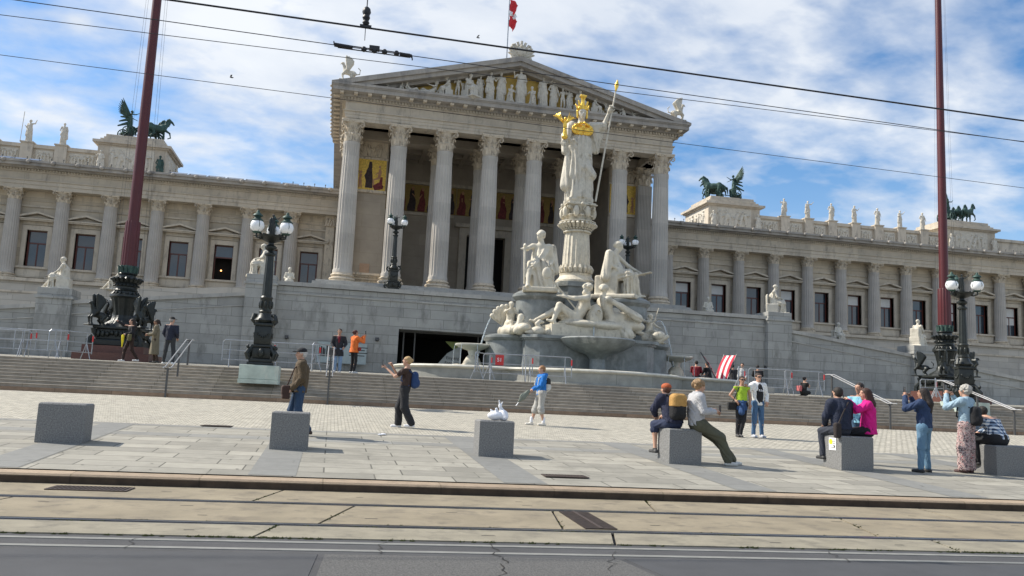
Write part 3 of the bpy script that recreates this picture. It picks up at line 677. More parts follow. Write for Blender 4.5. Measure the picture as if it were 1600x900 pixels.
# ------------------------------------------------------------------ wings
def wing(sgn, nb):
    """bays run outward; offsets are measured from the centre line"""
    X = lambda o: X0+sgn*o
    def bx(b, o0, o1, *r): a, c = sorted((X(o0), X(o1))); return b.box(a, c, *r)
    O = [15.26+3.227*k for k in range(nb+1)]; end = O[-1]+2; cen = [13.85]+[(O[k]+O[k+1])/2 for k in range(nb)]
    b = MB(); edges = [11.9]
    for c in cen:
        bx(b, edges[-1], c-.68, 66.0, 66.5, 8.2, 14.72); edges.append(c+.68); bx(b, c-.68, c+.68, 66.0, 66.5, 8.2, 9.2); bx(b, c-.68, c+.68, 66.0, 66.5, 11.87, 14.72)
    bx(b, edges[-1], end, 66.0, 66.5, 8.2, 14.72); wbuild(b, 'wing_wall', 'stone', P_)
    b = MB(); e = [11.9]+[o for o in O]+[end]
    bx(b, 11.9, end, 65.9, 66, 13.55, 13.68); bx(b, 11.9, end, 65.93, 66, 14.0, 14.06)
    bx(b, 11.9, end, 64.72, 66, 8.02, 8.25); bx(b, 11.9, end, 64.85, 66, 7.2, 7.35); wbuild(b, 'string_course', 'trim', P_)
    b = MB(); bx(b, 11.9, end, 64.95, 66, 1.5, 8.02)
    wbuild(b, 'basement_wall', 'base', P_)
    if True:
        b = MB()
        for c in cen:
            if c > 17: bx(b, c-.55, c+.55, 64.9, 64.96, 4.1, 4.75)
        wbuild(b, 'basement_window', 'darkroom', P_)
    b = MB(); bx(b, 11.9, end, 64.97, 66.4, 14.72, 15.0); bx(b, 11.9, end, 64.92, 66.4, 15.0, 15.28); bx(b, 11.9, end, 64.84, 66.4, 15.28, 15.35); bx(b, 11.9, end, 64.96, 66.4, 15.35, 15.88)
    bx(b, 11.9, end, 64.86, 66.4, 15.88, 15.95); bx(b, 11.9, end, 64.84, 66.4, 15.95, 16.1); wbuild(b, 'wing_entablature', 'trim', P_)
    b = MB()
    o = 12.0
    while o < end: bx(b, o, o+.11, 64.72, 64.84, 15.97, 16.09); o += .2
    wbuild(b, 'dentils', 'trim', P_, smooth=False)
    b = MB(); bx(b, 11.9, end, 64.5, 66.4, 16.1, 16.2); bx(b, 11.9, end, 64.15, 66.4, 16.2, 16.42); bx(b, 11.9, end, 64.05, 66.4, 16.42, 16.58)
    for k in range(int((end-12)/1.61)): bx(b, 12.6+1.61*k-.13, 12.6+1.61*k+.13, 64.0, 64.1, 16.36, 16.6); b.ball((X(12.6+1.61*k), 64.0, 16.46), (.16, .12, .15), 10, 6)
    wbuild(b, 'wing_cornice', 'rake', P_)
    b = MB(); bx(b, 11.9, end, 66.4, 88, 16.0, 16.5); wbuild(b, 'wing_roof', 'rake', P_)
    b = MB()
    for k in range(int((end-12)/.8)):
        o = 12.2+.8*k
        if not (sgn < 0 and 15.5 < o < 24): b.tube([(X(o), 64.5, 16.56), (X(o), 64.5, 16.85)], .022, 5); b.ball((X(o), 64.5, 16.87), .05, 6, 4)
    wbuild(b, 'roof_finials', 'dsteel', P_)
    for o in O: column(X(o), 65.5, 8.25, .50, .44, .36, 5.28, .83, ('shaftw', 'carved'), 'w')
    b = MB(); a, c = sorted((X(12.1), X(12.75))); b.box(a, c, 65.6, 66, 8.6, 13.9); b.box(a-.06, c+.06, 65.52, 66, 8.25, 8.6)
    wbuild(b, 'pilaster', 'carved', P_)
    q = MB(); relief(q, a-.08, c+.08, 13.9, 14.7, 65.5, .1, 77); q.box(a-.05, c+.05, 65.52, 66, 13.9, 14.72); wbuild(q, 'pilaster_capital', 'carved', P_)
    r = random.Random(11+sgn)
    for i, c in enumerate(cen):
        w = MB(); x = X(c)
        w.box(x-.98, x-.68, 65.88, 66.3, 9.2, 12.2).box(x+.68, x+.98, 65.88, 66.3, 9.2, 12.2).box(x-.98, x+.98, 65.87, 66.0, 11.87, 12.2)
        w.box(x-1.04, x-.98, 65.93, 66, 9.2, 12.26).box(x+.98, x+1.04, 65.93, 66, 9.2, 12.26)
        w.box(x-1.0, x+1.0, 65.92, 66.0, 12.26, 12.5)
        w.box(x-1.32, x+1.32, 65.55, 66.0, 12.5, 12.6).box(x-1.38, x+1.38, 65.47, 66.0, 12.6, 12.68)
        w.pris([(x-1.2, 12.68), (x, 12.98), (x+1.2, 12.68)], 65.85, 66.0)
        for s in (-1, 1): w.pris([(x+s*1.40, 12.68), (x, 13.06), (x, 13.2), (x+s*1.40, 12.81)], 65.5, 65.98)
        w.box(x-1.22, x+1.22, 65.66, 66.0, 9.06, 9.2).box(x-1.12, x+1.12, 65.8, 66.0, 8.42, 9.06).box(x-1.0, x+1.0, 65.78, 65.8, 8.5, 8.95)
        wf = wbuild(w, 'window', 'trim', P_); 
        opened = sgn < 0 and i == 2
        b = MB(); y = 66.28
        b.box(x-.68, x-.6, y, y+.06, 9.2, 11.87).box(x+.6, x+.68, y, y+.06, 9.2, 11.87).box(x-.6, x+.6, y, y+.06, 9.2, 9.29).box(x-.6, x+.6, y, y+.06, 11.79, 11.87).box(x-.6, x+.6, y-.01, y+.06, 10.9, 11.0)
        if not opened: b.box(x-.045, x+.045, y, y+.06, 9.29, 10.9).box(x-.6, x-.55, y, y+.05, 9.29, 10.9).box(x+.55, x+.6, y, y+.05, 9.29, 10.9)
        s_ = b.build('sash', 'sash', wf, off=tuple(P_.location))
        g = MB(); 
        if opened: g.box(x-.6, x+.6, y+.03, y+.04, 11.0, 11.79)
        else: g.box(x-.6, x+.6, y+.03, y+.04, 9.29, 11.79)
        g.build('glass', 'glass', wf, off=tuple(P_.location))
        if opened:
            g = MB().box(x-.68, x+.68, 67.2, 67.25, 9.2, 11.87).box(x-.7, x-.66, 66.5, 67.2, 9.2, 11.87).box(x+.66, x+.7, 66.5, 67.2, 9.2, 11.87).box(x-.68, x+.68, 66.5, 67.2, 11.87, 11.9).box(x-.68, x+.68, 66.5, 67.2, 9.1, 9.2); g.build('room', 'darkroom', wf, off=tuple(P_.location))
            g = MB().ball((x-.2, 66.9, 10.05), .06, 8, 6); g.build('lit_lamp', LAMPLIT, wf, off=tuple(P_.location))
        elif sgn > 0 and r.random() < .65 or r.random() < .2:
            h = r.choice([11.0, 11.0, 10.9]) if r.random() < .8 else 10.2
            MB().box(x-.56, x+.56, y+.012, y+.025, h+.05, 11.76).build('blind', 'curtain', wf, off=tuple(P_.location))
LAMPLIT = mat('warm_lamp', (1, .6, .3), bump=0, emis=(1, .5, .15, 4))
wing(-1, 9); wing(1, 14)
# solar racks on the left wing's roof edge
b = MB()
for k in range(7):
    x = X0-15.6-1.35*k; b.hexa([(x-.6, 64.6, 16.66), (x+.6, 64.6, 16.66), (x+.6, 65.4, 16.95), (x-.6, 65.4, 16.95), (x-.6, 64.6, 16.7), (x+.6, 64.6, 16.7), (x+.6, 65.4, 16.99), (x-.6, 65.4, 16.99)]); b.box(x-.5, x-.45, 64.7, 65.3, 16.55, 16.8)
for k in range(7):
    x = X0-33.5-.95*k; b.hexa([(x-.4, 64.6, 16.66), (x+.4, 64.6, 16.66), (x+.4, 65.4, 16.95), (x-.4, 65.4, 16.95), (x-.4, 64.6, 16.7), (x+.4, 64.6, 16.7), (x+.4, 65.4, 16.99), (x-.4, 65.4, 16.99)])
wbuild(b, 'solar_racks', 'panel', P_)
# ------------------------------------------------------------------ set-back attic blocks behind the wings
A1 = (29.3, 35.7); A2 = (60.4, 67.4)
def attic(sgn, ends):
    X = lambda o: X0+sgn*o
    def bx(b, o0, o1, *r): a, c = sorted((X(o0), X(o1))); return b.box(a, c, *r)
    b = MB(); bx(b, A1[1], ends, 88.6, 110, 16, 23.6); bx(b, A1[1], ends, 88.45, 88.9, 16, 22.1); bx(b, A1[1], ends, 88.4, 89.0, 23.6, 23.95); bx(b, A1[1], ends, 88.5, 89, 21.9, 22.05)
    for (a, c) in (A1, A2):
        if a > ends: continue
        bx(b, a-.15, c+.15, 87.85, 94.6, 16, 21.9); bx(b, a, c, 88, 94.5, 21.9, 24.5); bx(b, a-.2, c+.2, 87.8, 94.7, 24.5, 24.65); bx(b, a-.45, c+.45, 87.55, 94.9, 24.65, 24.9)
        bx(b, a+.1, c-.1, 88.1, 94.4, 24.9, 25.2); bx(b, a+.35, c-.35, 88.35, 94.2, 25.2, 25.45); bx(b, a+.5, c-.5, 88.5, 94, 25.45, 25.75)
    sp = (A2[0]-A1[1])/7
    for k in range(8):
        o = 39.1+3.09*k
        if o+1 > ends or k > 6 and o < 68: break
        bx(b, o-.55, o+.55, 88.2, 89, 21.4, 24.02); bx(b, o-.62, o+.62, 88.1, 89, 24.02, 24.15)
    wbuild(b, 'attic', 'carved' if False else 'trim', P_)
    b = MB()
    for k in range(9):
        o = 39.1+3.09*(k-.5)
        if o+1 > ends or k > 7: break
        lo_, hi_ = (o-1.545+.75, o+1.545-.75)
        if k == 0: lo_ = A1[1]+.2
        if hi_-lo_ < .4: continue
        a, c = sorted((X(lo_), X(hi_))); b = MB(); relief(b, a, c, 22.25, 23.45, 88.58, .22, 31+k, nx=44); wbuild(b, 'attic_relief', 'greystat', P_)
    for (a, c) in (A1, A2):
        if a > ends: continue
        p, q = sorted((X(a+1.1), X(c-1.1))); b = MB(); relief(b, p, q, 22.1, 24.35, 87.99, .3, 51); wbuild(b, 'attic_relief', 'greystat', P_); b = MB()
        face = X(a) if sgn > 0 else X(a); relief(b, 89, 93.5, 22.1, 24.35, X(a), .2, 53, axis='y', sgn=-sgn); wbuild(b, 'attic_relief', 'greystat', P_)
attic(-1, 52); attic(1, 75)
# ------------------------------------------------------------------ terrace wall, ramps and piers
T_ = thing('terrace_wall', 'grey granite block wall of the terrace with a dark low tunnel opening', 'wall', (X0, 48.3, 2))
YT = 48.3
b = MB(); c0, c1 = X0-7.95, X0+7.95
b.box(X0-15.0, c0, YT, 49.3, 2, 7.05).box(c1, X0+15.0, YT, 49.3, 2, 7.05).box(c0, c1, YT, 49.3, 5.05, 7.05)
wbuild(b, 'wall', 'granite', T_)
wbuild(MB().box(X0-15.1, X0+15.1, YT-.12, 49.6, 7.08, 7.3).box(X0-15.1, X0+15.1, YT-.06, 49.3, 6.6, 6.68), 'coping', 'coping', T_)
b = MB().box(c0-.2, c1+.2, 56, 56.1, 2, 5.2).box(c0-.1, c0, 49.3, 56, 2, 5.1).box(c1, c1+.1, 49.3, 56, 2, 5.1).box(c0, c1, 49.31, 56, 5.05, 5.15)
wbuild(b, 'tunnel', 'darkroom', T_)
b = MB()
for x in (c0+.35, c0+1.0, X0-3.2, X0-2): b.box(x, x+.08, 49.4, 49.5, 2, 5.05)
b.box(c0, c1, 49.35, 49.42, 4.95, 5.05); wbuild(b, 'tunnel_frame', 'dsteel', T_)
for px_ in ((-2.55, 4.22), (2.4, 4.4), (26.4, 4.1)):
    wbuild(MB().box(px_[0]-.1, px_[0]+.1, YT-.12, YT, px_[1]-.1, px_[1]+.08).ball((px_[0], YT-.12, px_[1]-.05), .1, 10, 6), 'security_camera', 'dsteel', T_)
def ramp(sgn):
    lab = 'left' if sgn < 0 else 'right'
    R_ = thing('ramp_wall', 'sloping grey granite ramp wall descending to the %s of the terrace' % lab, 'wall', (X0+sgn*21, YT, 2), group=None)
    X = lambda o: X0+sgn*o
    def sl(o0, o1, z0, z1, y0, y1, zb=1.8):
        P = [(X(o0), zb), (X(o1), zb), (X(o1), z1), (X(o0), z0)]
        return P, y0, y1
    w = MB(); c = MB()
    for o0, o1, z0, z1 in ((16.4, 25.2, 6.35, 5.28), (26.8, 44, 5.0, 2.9)):
        w.pris([(X(o0), 1.8), (X(o1), 1.8), (X(o1), z1), (X(o0), z0)], YT, YT+.5)
        c.pris([(X(o0), z0), (X(o1), z1), (X(o1), z1+.2), (X(o0), z0+.2)], YT-.12, YT+.62)
        c.pris([(X(o0), z0-.55), (X(o1), z1-.55), (X(o1), z1-.49), (X(o0), z0-.49)], YT-.04, YT)
    wbuild(w, 'wall', 'granite', R_); wbuild(c, 'coping', 'coping', R_)
    for o, zt, wd_ in ((15.65, 7.0, .82), (26.0, 5.5, .85)):
        a, d = sorted((X(o-wd_), X(o+wd_))); b = MB().box(a, d, YT-.35, YT+1.4, 1.8, zt); b.box(a-.08, d+.08, YT-.43, YT+1.45, zt, zt+.12)
        b2 = b; b2.box(a+.02, d-.02, YT-.33, YT+1.35, zt+.12, zt+.55); wbuild(b2, 'pier', 'granite', R_)
    i_ = MB(); 
    for o0, o1, z0, z1 in ((14.0, 25.8, 8.0, 6.9), (25.8, 44, 6.9, 4.4)): i_.pris([(X(o0), 1.8), (X(o1), 1.8), (X(o1), z1), (X(o0), z0)], 55.9, 56.5)
    wbuild(i_, 'inner_parapet', 'base', R_)
ramp(-1); ramp(1)
# ------------------------------------------------------------------ figures (all facing +Y, right hand on +X)
def V3(*a): return np.array(a, float)
STAND = dict(hip=(.095, 0, .93), knee=(.10, .02, .50), ank=(.105, -.02, .085), sho=(.185, 0, 1.43), elb=(.235, -.02, 1.15), wri=(.25, .07, .90), pel=(0, 0, .96), chest=(0, 0, 1.28), neck=(0, -.01, 1.49), head=(0, .02, 1.64))
def joints(**kw):
    """full joint table; keys with suffix R/L override the symmetric default"""
    J = {}
    for k, v in STAND.items():
        v = kw.get(k, v)
        if k in ('pel', 'chest', 'neck', 'head'): J[k] = V3(*v)
        else:
            J[k+'R'] = V3(*kw.get(k+'R', v)); w = kw.get(k+'L', (-v[0], v[1], v[2])); J[k+'L'] = V3(*w)
    J['look'] = V3(*kw.get('look', (0, 1, 0))); J['look'] /= np.linalg.norm(J['look'])
    J['toeR'] = V3(*kw.get('toeR', kw.get('toe', (0.02, 1, 0)))); J['toeL'] = V3(*kw.get('toeL', kw.get('toe', (-.02, 1, 0))))
    return J
def head_prims(S, J, s=1., hairy=False):
    h, l = J['head'], J['look']; up = V3(0, 0, 1); r = np.cross(l, up); r /= np.linalg.norm(r); up = np.cross(r, l)
    at = lambda x, y, z: h+r*x+l*y+up*z
    S.cap(J['neck']-V3(0, 0, .05), h+V3(0, 0, -.06)-l*.015, .062, .055, k=.03)
    S.ell(h+up*.025-l*.008, (.076, .092, .098) if abs(l[1]) > .7 else (.092, .078, .098), k=.02)
    S.cap(at(0, .03, -.03), at(0, .045, -.085), .058, .036, k=.03)
    S.cap(at(0, .08, .025), at(0, .104, -.018), .010, .016, k=.012)
    S.cap(at(-.025, .088, -.052), at(.025, .088, -.052), .010, k=.008)
    S.cap(at(-.05, .068, .035), at(.05, .068, .035), .018, k=.02)
    for q in (-1, 1):
        S.ell(at(q*.032, .09, .012), (.014, .014, .011), k=.012, neg=True)
        S.ell(at(q*.078, -.01, -.005), (.014, .02, .032), k=.008)
    return at
def hand_mb(mb, w, e, s=1., grip=0, up=None):
    """palm and five separate fingers continuing the forearm e->w"""
    w, e = np.array(w), np.array(e); d = (w-e)/np.linalg.norm(w-e); u = V3(0, 0, 1) if up is None else V3(*up)
    side = np.cross(d, u)
    if np.linalg.norm(side) < .2: side = V3(1, 0, 0)
    side /= np.linalg.norm(side); n = np.cross(side, d)
    P = lambda a, b, c: w+(d*a+side*b+n*c)*s
    mb.tube([P(-.02, 0, 0), P(.03, 0, 0), P(.085, 0, 0)], [.027*s, .036*s, .03*s], 8)
    for i, (b, ln) in enumerate(((-.028, .062), (-.010, .078), (.009, .073), (.027, .055))):
        g = grip; p1 = P(.08, b, 0); p2 = P(.08+ln*.5*cos(g*.8), b*1.05, -ln*.5*sin(g*.8)-.004); p3 = P(.08+ln*(.5*cos(g*.8)+.5*cos(g*1.9)), b*1.05, -ln*(.5*sin(g*.8)+.5*sin(g*1.9))-.008)
        mb.tube([P(.06, b, 0), p1, p2, p3], [.010*s, .0105*s, .0095*s, .007*s], 6)
    mb.tube([P(.0, -.02, 0), P(.03, -.047, -.012), P(.065, -.055, -.028-.02*grip)], [.014*s, .012*s, .008*s], 6)
def limbs(S, J, f=1., arms=True, legs=True, k=.035):
    if arms:
        for q in 'RL': S.cap(J['sho'+q], J['elb'+q], .047*f, .038*f, k); S.cap(J['elb'+q], J['wri'+q], .038*f, .024*f, k)
    if legs:
        for q in 'RL': S.cap(J['hip'+q], J['knee'+q], .083*f, .056*f, k); S.cap(J['knee'+q], J['knee'+q]*.65+J['ank'+q]*.35, .054*f, .054*f, k); S.cap(J['knee'+q]*.65+J['ank'+q]*.35, J['ank'+q], .053*f, .034*f, k)
def torso(S, J, f=1., k=.06, belly=0., fold=None):
    a, b, c = J['pel'], J['chest'], J['neck']; sh = (J['shoR']+J['shoL'])/2
    S.cap(J['hipR']*.8+a*.2, J['hipL']*.8+a*.2, .098*f, k=k); m = a*.55+b*.45
    S.cap(a+V3(0, 0, .02), m, .118*f, (.108+belly)*f, k=k, sc=(1.12, .92, 1), fold=fold)
    S.cap(m, b+V3(0, 0, .02), (.108+belly*.7)*f, .128*f, k=k, sc=(1.14, .88, 1), fold=fold)
    S.cap(J['shoR']*.9+sh*.1-V3(0, 0, .012), J['shoL']*.9+sh*.1-V3(0, 0, .012), .058*f, k=k)
    S.cap(sh, c, .062*f, .055*f, k=.04)
def foot(S, J, q, k=.02, f=1.):
    a, t = J['ank'+q], J['toe'+q]; t = t/np.linalg.norm(t); dn = V3(0, 0, -.045*f)
    S.cap(a+dn-t*.03, a+dn+t*.14*f+V3(0, 0, -.004), .038*f, .027*f, k)
    S.cap(a, a+dn+t*.04, .036*f, .036*f, k)
def statue(J, h=.022, robe=None, seat=None, hair=True, extra=None, fold=.012, nude=False, k=.035, bulk=1.):
    """marble or bronze figure as one continuous surface, returns (P, F) mesh source Sdf"""
    S = Sdf(k); torso(S, J, (1.0 if not nude else .96)*bulk, fold=None if nude else (.010, 12, 1, 1)); limbs(S, J, 1.08*bulk)
    at = head_prims(S, J)
    for q in 'RL':
        foot(S, J, q); d = (J['wri'+q]-J['elb'+q]); d /= np.linalg.norm(d); S.cap(J['wri'+q], J['wri'+q]+d*.09, .028, .024, k=.02); S.cap(J['wri'+q]+d*.07, J['wri'+q]+d*.15+V3(0, 0, -.01), .018, .012, k=.01)
    if hair:
        S.ell(J['head']+V3(0, 0, .045)-J['look']*.03, (.088, .095, .082), k=.015)
        for a in np.linspace(0, 2*pi, 11)[:-1]: S.ell(J['head']+V3(cos(a)*.072, sin(a)*.078, .05)-J['look']*.02, (.028, .028, .028), k=.008)
        S.ell(J['head']-J['look']*.10+V3(0, 0, .0), (.04, .045, .05), k=.02)
    if robe:
        for r in robe: S.cap(*r[:4], k=r[4] if len(r) > 4 else .05, sc=r[5] if len(r) > 5 else (1, .85, 1), fold=r[6] if len(r) > 6 else (fold, 11, 1))
    if extra: extra(S)
    return S
# robed standing woman / man, two poses; seated scholar; reclining; child
def robe_stand(f=1.):
    return [((0, 0, 1.25), (0, .0, .95), .15*f, .165*f, .04, (1.1, .85, 1), (.014, 13, .3, 1)),
            ((0, 0, 1.0), (.0, -.01, .06), .165*f, .215*f, .04, (1.1, .88, 1), (.030, 14, .5, 1)),
            ((-.13, .06, 1.32), (.16, .06, .80), .055, .07, .03, (1, 1, 1), (.02, 6, 1, 1)),
            ((.16, .05, .86), (-.14, .09, .52), .08, .10, .04, (1, .8, 1), (.024, 7, 1, 1)),
            ((-.17, -.02, 1.38), (-.23, .0, .55), .05, .09, .03, (1, .9, 1), (.024, 7, 1, 1))]
JA = joints(kneeR=(.13, .10, .50), elbR=(.30, .06, 1.28), wriR=(.36, .20, 1.42), elbL=(-.27, -.02, 1.17), wriL=(-.19, .16, 1.10), look=(.3, 1, 0))
JB = joints(elbR=(.29, -.04, 1.18), wriR=(.15, .08, 1.05), elbL=(-.28, .05, 1.15), wriL=(-.30, .12, .92), look=(-.5, 1, 0), head=(-.01, .02, 1.64))
JC = joints(elbR=(.38, .02, 1.44), wriR=(.52, .10, 1.62), elbL=(-.26, .02, 1.15), wriL=(-.24, .18, 1.2), look=(-.3, 1, .1))
SEAT = dict(pel=(0, 0, .52), hip=(.10, .0, .50), kneeR=(.13, .43, .52), kneeL=(-.15, .40, .50), ankR=(.12, .46, .085), ankL=(-.17, .30, .085), chest=(0, .03, .86), neck=(0, .06, 1.06), head=(0, .12, 1.20), sho=(.18, .04, 1.0))
def robe_seat():
    return [((0, .0, .80), (0, .0, .50), .17, .20, .04, (1.1, 1, 1), (.018, 12, 1, 1)), ((.1, .05, .50), (.12, .44, .50), .12, .11, .05, (1, 1, 1), (.022, 7, 1, 1)), ((-.1, .05, .50), (-.14, .42, .48), .12, .11, .05, (1, 1, 1), (.022, 7, 1, 1)),
            ((.0, .42, .50), (-.02, .44, .06), .15, .19, .05, (1.2, .6, 1), (.034, 10, .5, 1)), ((-.18, .0, .98), (.12, .25, .58), .07, .09, .04, (1, 1, 1), (.02, 6, 1, 1))]
JS1 = joints(**{**SEAT, 'elbR': (.25, .10, .74), 'wriR': (.13, .36, .66), 'elbL': (-.24, .14, .74), 'wriL': (-.10, .34, .70), 'look': (0, 1, -.45)})
JS2 = joints(**{**SEAT, 'elbR': (.26, -.02, .74), 'wriR': (.30, .18, .60), 'elbL': (-.25, .16, .74), 'wriL': (-.12, .38, .62), 'look': (-.1, 1, -.1), 'ankR': (.16, .78, .10), 'kneeR': (.15, .45, .50)})
def chair_x(S): S.box((0, -.06, .22), (.26, .26, .22), r=.03); S.box((0, -.28, .55), (.22, .04, .32), r=.03); S.box((0, .16, .02), (.34, .52, .04), r=.01)
def block_x(S): S.box((0, -.02, .22), (.24, .25, .24), r=.03); S.box((0, .16, .02), (.32, .50, .04), r=.01)
JR = joints(pel=(0, 0, .16), hip=(.06, .08, .15), kneeR=(.10, .42, .34), kneeL=(-.04, .50, .16), ankR=(.12, .74, .08), ankL=(-.02, .92, .08), chest=(0, -.22, .38), neck=(0, -.30, .58), head=(0, -.30, .73), sho=(.17, -.27, .52), elbR=(.22, -.40, .26), wriR=(.24, -.16, .10), elbL=(-.24, -.12, .46), wriL=(-.26, .14, .52), look=(0, 1, 0), toe=(0, 1, .2))
def robe_recl(): return [((0, -.1, .2), (0, .1, .14), .15, .16, .05, (1, 1, .9), (.01, 8, 1)), ((.06, .08, .16), (.10, .44, .30), .11, .10, .05, (1, 1, 1), (.02, 6, 1, 1)), ((-.02, .1, .12), (-.03, .85, .06), .13, .08, .05, (1, 1, 1), (.028, 8, 1, 1))]
def stat_obj(key, mk, h, m):
    if (key, m) not in SMESH:
        P, F = mk.mesh(h); me = bpy.data.meshes.new(key); me.from_pydata(P.tolist(), [], F.tolist()); me.shade_smooth(); me.materials.append(M[m]); SMESH[(key, m)] = me
    return SMESH[(key, m)]
SMESH = {}
def stand_base(S): S.box((0, 0, .03), (.24, .2, .035), r=.01)
LIB = {'A': lambda: statue(JA, robe=robe_stand(), extra=stand_base), 'B': lambda: statue(JB, robe=robe_stand(.95), extra=stand_base), 'C': lambda: statue(JC, robe=robe_stand(1.), extra=stand_base),
       'S1': lambda: statue(JS1, robe=robe_seat(), extra=chair_x), 'S2': lambda: statue(JS2, robe=robe_seat(), extra=block_x), 'R': lambda: statue(JR, robe=robe_recl()),
       'K': lambda: statue(joints(pel=(0, 0, .45), hip=(.1, 0, .44), kneeR=(.12, .36, .50), kneeL=(-.12, .22, .10), ankR=(.12, .34, .085), ankL=(-.12, -.22, .10), chest=(0, .10, .76), neck=(0, .16, .94), head=(0, .22, 1.07), sho=(.17, .13, .88), elbR=(.22, .30, .70), wriR=(.12, .50, .62), elbL=(-.22, .30, .72), wriL=(-.05, .48, .72), look=(0, 1, -.3)), robe=[((0, .05, .6), (0, -.05, .15), .17, .2, .05, (1, 1, 1), (.014, 9, 1))]),
       'N': lambda: statue(joints(kneeR=(.12, .12, .50), elbR=(.3, .05, 1.3), wriR=(.2, .2, 1.45), elbL=(-.25, -.1, 1.2), wriL=(-.3, -.15, .95)), nude=True)}
def put(key, m, name, loc, rz, s, parent=None, label=None, cat=None, group=None, mirror=False, h=.024):
    me = stat_obj(key, LIB[key](), h, m) if (key, m) not in SMESH else SMESH[(key, m)]
    o = bpy.data.objects.new(name, me); COL.objects.link(o); o.rotation_euler = (0, 0, rad(rz)); o.scale = (s*(-1 if mirror else 1), s, s)
    if parent: o.parent = parent; o.location = tuple(Vector(loc)-parent.location)
    else: o.location = loc
    if label: tag(o, label, cat, group)
    return o
# pediment group (part of the building)
for px_, py_, k, s, rz, mi in ((-9.3, 0, 'R', .6, 90, 0), (-8.3, -.05, 'K', .52, -90, 0), (-7.6, 0, 'R', .9, -90, 0), (-6.2, .1, 'R', 1.25, 90, 0), (-5.0, .1, 'S2', 1.12, 100, 0), (-4.3, .2, 'N', .90, 150, 0), (-3.55, 0, 'S1', 1.38, 215, 1), (-2.7, .25, 'B', 1.12, 200, 1), (-2.0, .1, 'A', 1.26, 200, 1), (-1.25, .15, 'C', 1.32, 160, 0), (-.62, -.1, 'K', 1.1, 200, 0), (.15, 0, 'A', 1.55, 180, 0), (1.05, -.1, 'K', 1.15, 150, 1), (1.85, .1, 'C', 1.36, 175, 1), (2.6, .15, 'B', 1.24, 190, 0), (3.3, .1, 'N', .95, 180, 1), (3.8, .2, 'A', .98, 170, 0), (4.5, .0, 'S2', 1.22, 200, 0), (5.7, .1, 'S2', 1.0, 255, 1), (6.9, .1, 'R', 1.15, -90, 1), (7.9, -.05, 'K', .7, 90, 0), (8.8, 0, 'R', .7, -90, 1)):
    put(k, 'greystat', 'pediment_figure', (X0+px_, 56.45+py_, 22.05), rz, s, parent=P_, mirror=mi)
# statues on the set-back parapet
SPA = (A2[0]-A1[1])/7
NAMES = ['standing with a staff held out', 'standing with a raised right hand', 'wrapped in a heavy cloak', 'standing with bent arms', 'slim and standing upright', 'with one arm lowered beside the cloak', 'leaning slightly outward']
for k in range(7):
    o = 39.1+3.09*k
    put('ACBABCB'[k], 'greystat', 'roof_statue', (X0+o, 88.6, 24.15), 180+(k*23) % 40-20, 1.22, label=('pale robed statue on the right roof parapet, %s of seven from the left' % ['first', 'second', 'third', 'fourth', 'fifth', 'sixth', 'last'][k]), cat='statue', group='robed statues along the roof parapet', mirror=k % 2)
for k in range(2):
    o = 39.1+3.09*k
    put('BCA'[k], 'greystat', 'roof_statue', (X0-o, 88.6, 24.15), 180-15*k, 1.3, label=['weathered robed statue on the left roof parapet, nearest the chariot block', 'weathered robed statue with a thin spear on the left roof parapet', 'weathered robed statue at the far left end of the roof parapet'][k], cat='statue', group='robed statues along the roof parapet', mirror=k == 1)
wbuild(MB().tube([(X0-42.19-.65, 88.3, 24.2), (X0-42.19-.55, 88.3, 27.1)], .03, 5), 'spear', 'greystat', P_)
for sg, nm in ((-1, 'left'), (1, 'right')):
    for j, (o, y) in enumerate(((A1[0]+.45, 87.6), (A1[1]-.45, 87.6), (A1[0]-.5, 91.2))):
        put('BAC'[j], 'patina' if (sg < 0 and j == 0) else 'greystat', 'niche_statue', (X0+sg*o, y, 21.5), 180 if j < 2 else 180-90*sg, 1.32, label='%s standing statue at the %s corner of the %s chariot block' % ('green stained' if (sg < 0 and j == 0) else 'pale stone', ['inner front', 'outer front', 'inner side'][j], nm), cat='statue', group='statues at the corners of the chariot blocks')
for j, o in enumerate((A2[0]+.45, A2[1]-.45)):
    put('AB'[j], 'greystat', 'niche_statue', (X0+o, 87.6, 21.5), 180, 1.32, label='pale stone standing statue at the %s front corner of the far right chariot block' % ['inner', 'outer'][j], cat='statue', group='statues at the corners of the chariot blocks')
# seated scholars on the ramp piers
put('S2', 'marblew', 'seated_statue', (X0-25.85, YT+.45, 6.03), 90, 1.35, label='white marble man seated in profile on the far left ramp pier, legs stretched out', cat='statue', group='seated marble scholars')
put('S1', 'marblew', 'seated_statue', (X0-15.6, YT+.45, 7.5), 100, 1.42, label='white marble scholar seated reading behind the left street lamp', cat='statue', group='seated marble scholars')
put('S1', 'marblew', 'seated_statue', (X0+15.6, YT+.45, 7.5), -110, 1.42, label='white marble bearded scholar seated writing on the right terrace pier', cat='statue', group='seated marble scholars', mirror=True)
put('S1', 'marblew', 'seated_statue', (X0+26.0, YT+.45, 6.05), -60, 1.35, label='white marble scholar in a carved chair beside the right flagpole', cat='statue', group='seated marble scholars', mirror=True)
put('S2', 'marblew', 'seated_statue', (X0-24.8, 56.2, 6.95), 100, 1.2, label='white marble seated figure half hidden behind the left flagpole base', cat='statue', group='seated marble scholars')
put('S1', 'marblew', 'seated_statue', (X0-14.65, 56.2, 7.6), 185, 1.2, label='white marble crouched figure low behind the terrace wall near the first column', cat='statue', group='seated marble scholars')
put('S1', 'marblew', 'seated_statue', (X0+14.6, 56.2, 7.6), 170, 1.3, label='grey white bust like figure seen above the terrace wall below the right wing', cat='statue', group='seated marble scholars')
put('S1', 'marblew', 'seated_statue', (X0+25.0, 56.2, 6.55), 185, 1.2, label='small white seated figure behind the right ramp wall', cat='statue', group='seated marble scholars')
